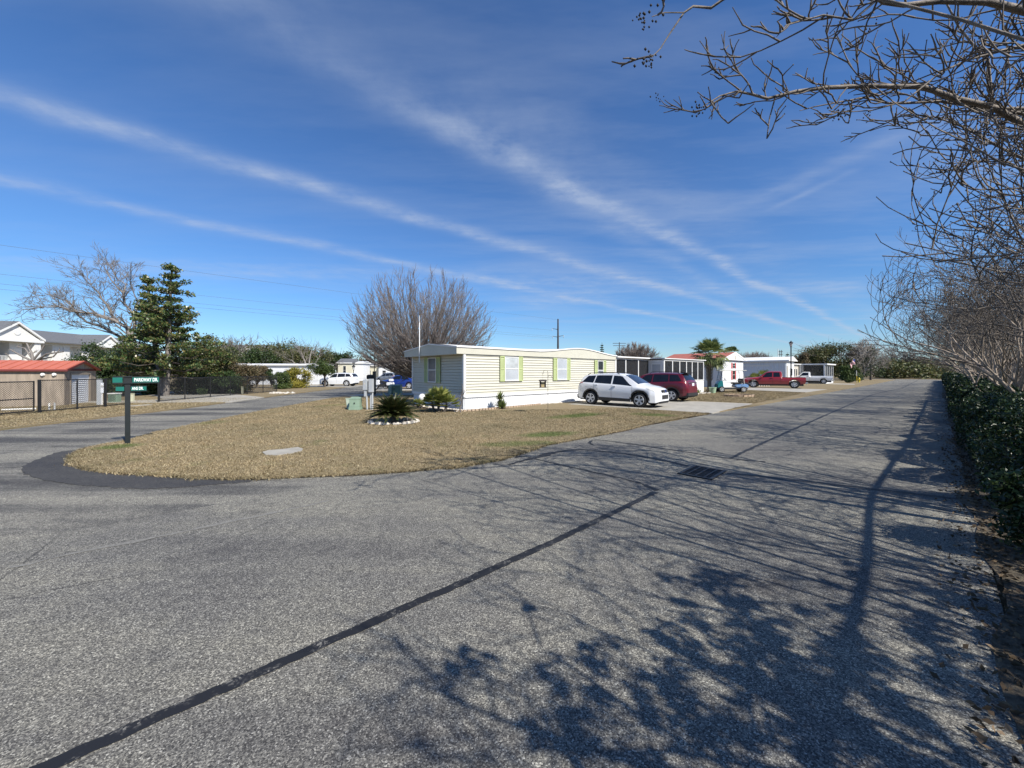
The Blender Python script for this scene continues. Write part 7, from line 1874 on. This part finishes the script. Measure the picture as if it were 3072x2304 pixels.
def fan_shrub(label, loc, seed, m, heads):
    R = random.Random(seed); root = thing('fan_palm_shrub', label, 'shrub', loc); V, F = [], []; st = MB()
    for (hx, hy, hz, nf, ln) in heads:
        for i in range(nf):
            f = (i+.5)/nf; el = .05+1.35*f; a = i*2.4+R.uniform(-.3,.3); d = Vector((math.cos(a)*math.cos(el), math.sin(a)*math.cos(el), math.sin(el))); c = Vector((hx,hy,hz)); e = c+d*ln*.55
            st.tube([tuple(c), tuple(e)], [.009,.006], 4); fan_leaf(V, F, e, d, (0,0,1) if abs(d.z) < .9 else (1,0,0), ln*.58, .055, 15, R, .06, 2.4)
        st.tube([(hx*.6,hy*.6,-.05),(hx,hy,hz)], [.06,.05], 7)
    me = bpy.data.meshes.new('fans'); me.from_pydata(V, [], F); link_mesh('fans', me, m, root); st.build('stalks', M['bark_dark'], root); return root
x, y = G(1316, 1238)
fan_shrub('bushy yellow green fan palm shrub against the end wall of the cream home', (x, y, .03), 221, M['leaf_yucca'], [(0,0,.42,26,.70), (.34,-.05,.22,20,.62), (-.28,.1,.25,18,.56)])
x, y = AX(1262, 18.3), 18.3
fan_shrub('small low yellow green fan shrub left of the white globe', (x-.12, y, .03), 222, M['leaf_yucca'], [(0,0,.14,14,.34), (.22,-.2,.08,10,.3)])
x, y = G(1500, 1228)
rosette('small upright yucca against the white skirting below the first window', (x, y, .03), 46, .46, .07, 223, M['leaf_palm'], heads=((0,0,.42),(.0,0,.06),(.13,.02,.05)))
x, y = G(1383, 1240)
tree_s = thing('bare_sapling', 'thin crooked bare sapling at the front corner of the cream home', 'sapling', (x, y, .03))
MB().tube([(0,0,-.05),(-.05,0,.18),(.05,.02,.45),(.0,0,.68),(.08,0,.98),(.04,0,1.25)], [.035,.03,.026,.024,.016,.008], 7).tube([(.05,.02,.45),(-.12,0,.62),(-.14,.02,.8)], [.018,.012,.007], 6).tube([(0,0,.68),(.14,0,.86),(.16,0,1.05)], [.016,.011,.006], 6).build('stem', M['twig_grey'], tree_s)
tbs = Tubes(); R = random.Random(4)
for i in range(9): z = R.uniform(.5,1.2); tbs.add([(.04,0,z),(.04+R.gauss(0,.1),R.gauss(0,.08),z+.12),(.04+R.gauss(0,.14),R.gauss(0,.1),z+.26)], [.007,.005,.002], 4)
tbs.build('twigs', M['twig_grey'], tree_s)
# plants by the sunroom and the right-hand houses
for i, (tt_, q, lab) in enumerate(((1.2, -.5, 'spiky dead looking plant in the rock bed by the sunroom, left one'), (2.8, -.55, 'spiky brown plant in the rock bed by the sunroom, right one'))):
    x, y = H(T1+3.6+tt_, -DP+q); rosette(lab, (x, y, .03), 26, .5, .05, 230+i, M['leaf_brown'] if i else M['leaf_yucca'], name='spiky_plant', lo=.05, hi=1.1, heads=((0,0,.08),))
x, y = AX(2292, 49), 49; fan_shrub('yellow green palm shrub behind the hood of the red pickup', (x, y, .03), 241, M['leaf_yucca'], [(0,0,.9,20,1.2), (1.2,0,.8,18,1.1), (-1.1,.2,.7,16,1.0)])
x, y = AX(2246, 47), 47; bush('brownish shrub at the corner of the white house with red shutters', x, y, .7, .6, 1.5, 1800, .11, M['leaf_brown'], 242)
x, y = AX(2550, 63), 63; bush('low green shrub at the foot of the far screened porch', x, y, .9, .7, .9, 1600, .12, M['leaf_mid'], 243)
pk = MB()
x, y = AX(2270, 47.5), 47.5
for k in range(11): pk.bx(x-1.5+k*.3, x-1.42+k*.3, y, y+.03, .03, .95)
pk.bx(x-1.55, x+1.7, y+.03, y+.06, .3, .38); pk.bx(x-1.55, x+1.7, y+.03, y+.06, .7, .78); tag(pk.build('picket_fence', M['trim_white']), 'short white picket fence behind the hood of the red pickup', 'fence')
# stones lying on the verge below the citrus bush
o = rock_pile('verge_rocks', lambda r: (lambda g: (g[0]+r.uniform(-.9,.9), g[1]+r.uniform(-.5,.5)))(G(848, 1181)), 26, random.Random(14), .08, .20, M['stone'], .03); tag(o, 'scatter of pale rocks on the verge below the citrus bush', 'rocks', kind='stuff')
# ---- the turf itself: short dormant blades over the corner lot and verge
def grass_mat():
    m, nt, b = nt_new('dormant_blades'); g = N(nt, 'ShaderNodeNewGeometry')
    r = ramp(nt, g.outputs['Random Per Island'], [(0, (.10,.076,.042)), (.35, (.20,.155,.090)), (.7, (.295,.238,.145)), (1, (.40,.34,.225))])
    # the same green patches as the sward below
    sepp = N(nt, 'ShaderNodeSeparateXYZ'); L(nt, g.outputs['Position'], sepp.inputs[0]); wob = tex_noise(nt, g.outputs['Position'], 1.7, 4, .7)
    pz = tex_noise(nt, g.outputs['Position'], .7, 5, .7)
    col = mixc(nt, 1.0, r.outputs[0], ramp(nt, pz.outputs[0], [(.30, (.56,.60,.55)), (.48, (.95,.96,.93)), (.66, (1.2,1.16,1.10))]).outputs[0], 'MULTIPLY')
    grn = ramp(nt, g.outputs['Random Per Island'], [(0, (.035,.06,.014)), (.6, (.085,.125,.03)), (1, (.16,.20,.06))]).outputs[0]
    g2 = ramp(nt, tex_noise(nt, g.outputs['Position'], .9, 5, .7).outputs[0], [(.58, (0,)*3), (.75, (.4,)*3)]).outputs[0]
    col = mixc(nt, g2, col, grn)
    for (gx, gy, rx, ry, ang, s) in spots:
        ca, sa = math.cos(ang), math.sin(ang)
        dx = math_n(nt, 'SUBTRACT', sepp.outputs[0], gx); dy = math_n(nt, 'SUBTRACT', sepp.outputs[1], gy)
        a = math_n(nt, 'ADD', math_n(nt, 'MULTIPLY', dx, ca/rx), math_n(nt, 'MULTIPLY', dy, sa/rx)); c = math_n(nt, 'ADD', math_n(nt, 'MULTIPLY', dx, -sa/ry), math_n(nt, 'MULTIPLY', dy, ca/ry))
        d = math_n(nt, 'ADD', math_n(nt, 'MULTIPLY', a, a), math_n(nt, 'MULTIPLY', c, c)); d = math_n(nt, 'ADD', d, math_n(nt, 'MULTIPLY', math_n(nt, 'SUBTRACT', wob.outputs[0], .5), 1.5))
        col = mixc(nt, ramp(nt, d, [(.1, (s*.85,)*3), (1.25, (0,0,0))]).outputs[0], col, grn)
    L(nt, col, b.inputs['Base Color']); b.inputs['Roughness'].default_value = .8; b.inputs['Specular IOR Level'].default_value = .2
    return m
def inside(poly, X, Y):
    r = np.zeros(len(X), bool); n = len(poly); j = n-1
    for i in range(n):
        xi, yi = poly[i]; xj, yj = poly[j]
        c = ((yi > Y) != (yj > Y)) & (X < (xj-xi)*(Y-yi)/((yj-yi) or 1e-9)+xi); r ^= c; j = i
    return r
def turf_blades(name, poly, n, ymax, label, rng, h=(.008,.026), w=.009, extra=None):
    xs = [p[0] for p in poly]; ys = [p[1] for p in poly]
    X = rng.uniform(min(xs), max(xs), n*4); 
    y0, y1 = max(2, min(ys)), min(ymax, max(ys))
    Y = y0+(y1-y0)*rng.random(n*4)**1.35
    k = inside(poly, X, Y) & (np.abs(X) < Y*1.4+1)
    if extra is not None: k &= extra(X, Y)
    X, Y = X[k][:n], Y[k][:n]; n = len(X)
    a = rng.uniform(0, 2*PI, n); hh = rng.uniform(*h, n); ww = w*rng.uniform(.6,1.3,n)*(1+np.maximum(0, Y-10)*.06)
    lean = rng.uniform(.2, 1.3, n); la = rng.uniform(0, 2*PI, n)
    z = .033
    p0 = np.stack([X-np.cos(a)*ww, Y-np.sin(a)*ww, np.full(n, z)], 1); p1 = np.stack([X+np.cos(a)*ww, Y+np.sin(a)*ww, np.full(n, z)], 1)
    p2 = np.stack([X+np.cos(la)*lean*hh, Y+np.sin(la)*lean*hh, z+hh], 1)
    V = np.stack([p0, p1, p2], 1).reshape(-1, 3); F = np.arange(3*n).reshape(n, 3)
    o = link_mesh(name, np_mesh(name, V, F), M['blades']); return tag(o, label, 'grass', kind='stuff')
M['blades'] = grass_mat()
house_poly = [H(-.95,-.7), H(20,-.7), H(20,6), H(-.95,6)]
corner = [(-12.2, 27), (-11.3, 17.1), (-10.7, 13.2)] + LS + [RD(22.0, -6.4), RD(11, -13.5), RD(10, -26)]
no_house = lambda X, Y: ~inside(house_poly, X, Y) & ~inside([(3.0,20.65),(8.36,16.12),(13.15,21),(6.9,25.6)], X, Y) & ~inside(cv, X, Y) & (np.hypot((X-sx)/.8, (Y-sy)/.66) > 1)
turf_blades('lawn_grass', corner, 260000, 26, 'short tan dormant grass with green patches on the corner lawn', np.random.default_rng(31), extra=no_house)
turf_blades('verge_grass', [(-15.55, 6), (-15.7, 11.5), (-16.1, 18.7), (-17.2, 26), (-22, 26), (-26, 20), (-26, 6)], 45000, 27, 'tan and green grass of the verge before the chain link fence', np.random.default_rng(32), w=.014)
turf_blades('far_lawn_grass', [(13.4,21.2), (25.0,32.6), (22.5,37.5), (14.5,31.5), (10.6,23.4)], 30000, 40, 'brown grass between the two driveways', np.random.default_rng(33), w=.015)

# blades creeping out over the road edge
def fringe():
    rng = np.random.default_rng(35); P = np.array(LS); i = rng.integers(0, len(P)-1, 16000); f = rng.random((16000,1)); c = P[i]+(P[i+1]-P[i])*f
    k = np.sin(c[:,0]*5.1)*np.sin(c[:,1]*3.7)+.4*np.sin(c[:,0]*17); off = rng.normal(0, .035, (16000,2))*(1+.9*np.maximum(0, k))[:,None]
    X, Y = (c+off).T; n = len(X); a = rng.uniform(0, 2*PI, n); hh = rng.uniform(.02, .055, n); ww = .007*rng.uniform(.6,1.3,n); la = rng.uniform(0, 2*PI, n); lean = rng.uniform(.4, 1.6, n); z = .006
    p0 = np.stack([X-np.cos(a)*ww, Y-np.sin(a)*ww, np.full(n, z)], 1); p1 = np.stack([X+np.cos(a)*ww, Y+np.sin(a)*ww, np.full(n, z)], 1); p2 = np.stack([X+np.cos(la)*lean*hh, Y+np.sin(la)*lean*hh, z+hh], 1)
    o = link_mesh('edge_grass', np_mesh('edge_grass', np.stack([p0,p1,p2],1).reshape(-1,3), np.arange(3*n).reshape(n,3)), M['blades']); tag(o, 'ragged tan grass creeping over the asphalt along the corner lawn edge', 'grass', kind='stuff')
fringe()

def tufts():
    rng = np.random.default_rng(36); xs = [p[0] for p in corner]; ys = [p[1] for p in corner]; n = 9000
    X = rng.uniform(min(xs), max(xs), n); Y = 5+17*rng.random(n)**1.5; k = inside(corner, X, Y) & no_house(X, Y); k &= (np.sin(X*1.3+1)*np.sin(Y*1.1)+.6*np.sin(X*3.1)*np.sin(Y*2.7+X) > -.1); X, Y = X[k][:1500], Y[k][:1500]
    m = 9; n = len(X)*m; cx = np.repeat(X, m)+rng.normal(0,.02,n); cy = np.repeat(Y, m)+rng.normal(0,.02,n); hh = rng.uniform(.02,.06,n)*np.repeat(rng.uniform(.6,1.4,len(X)), m)
    a = rng.uniform(0, 2*PI, n); la = rng.uniform(0, 2*PI, n); lean = rng.uniform(.2,.9,n); ww = .007; z = .033
    p0 = np.stack([cx-np.cos(a)*ww, cy-np.sin(a)*ww, np.full(n, z)], 1); p1 = np.stack([cx+np.cos(a)*ww, cy+np.sin(a)*ww, np.full(n, z)], 1); p2 = np.stack([cx+np.cos(la)*lean*hh, cy+np.sin(la)*lean*hh, z+hh], 1)
    o = link_mesh('grass_tufts', np_mesh('grass_tufts', np.stack([p0,p1,p2],1).reshape(-1,3), np.arange(3*n).reshape(n,3)), M['blades']); tag(o, 'scattered taller tan tufts standing out of the corner lawn', 'grass', kind='stuff')
tufts()
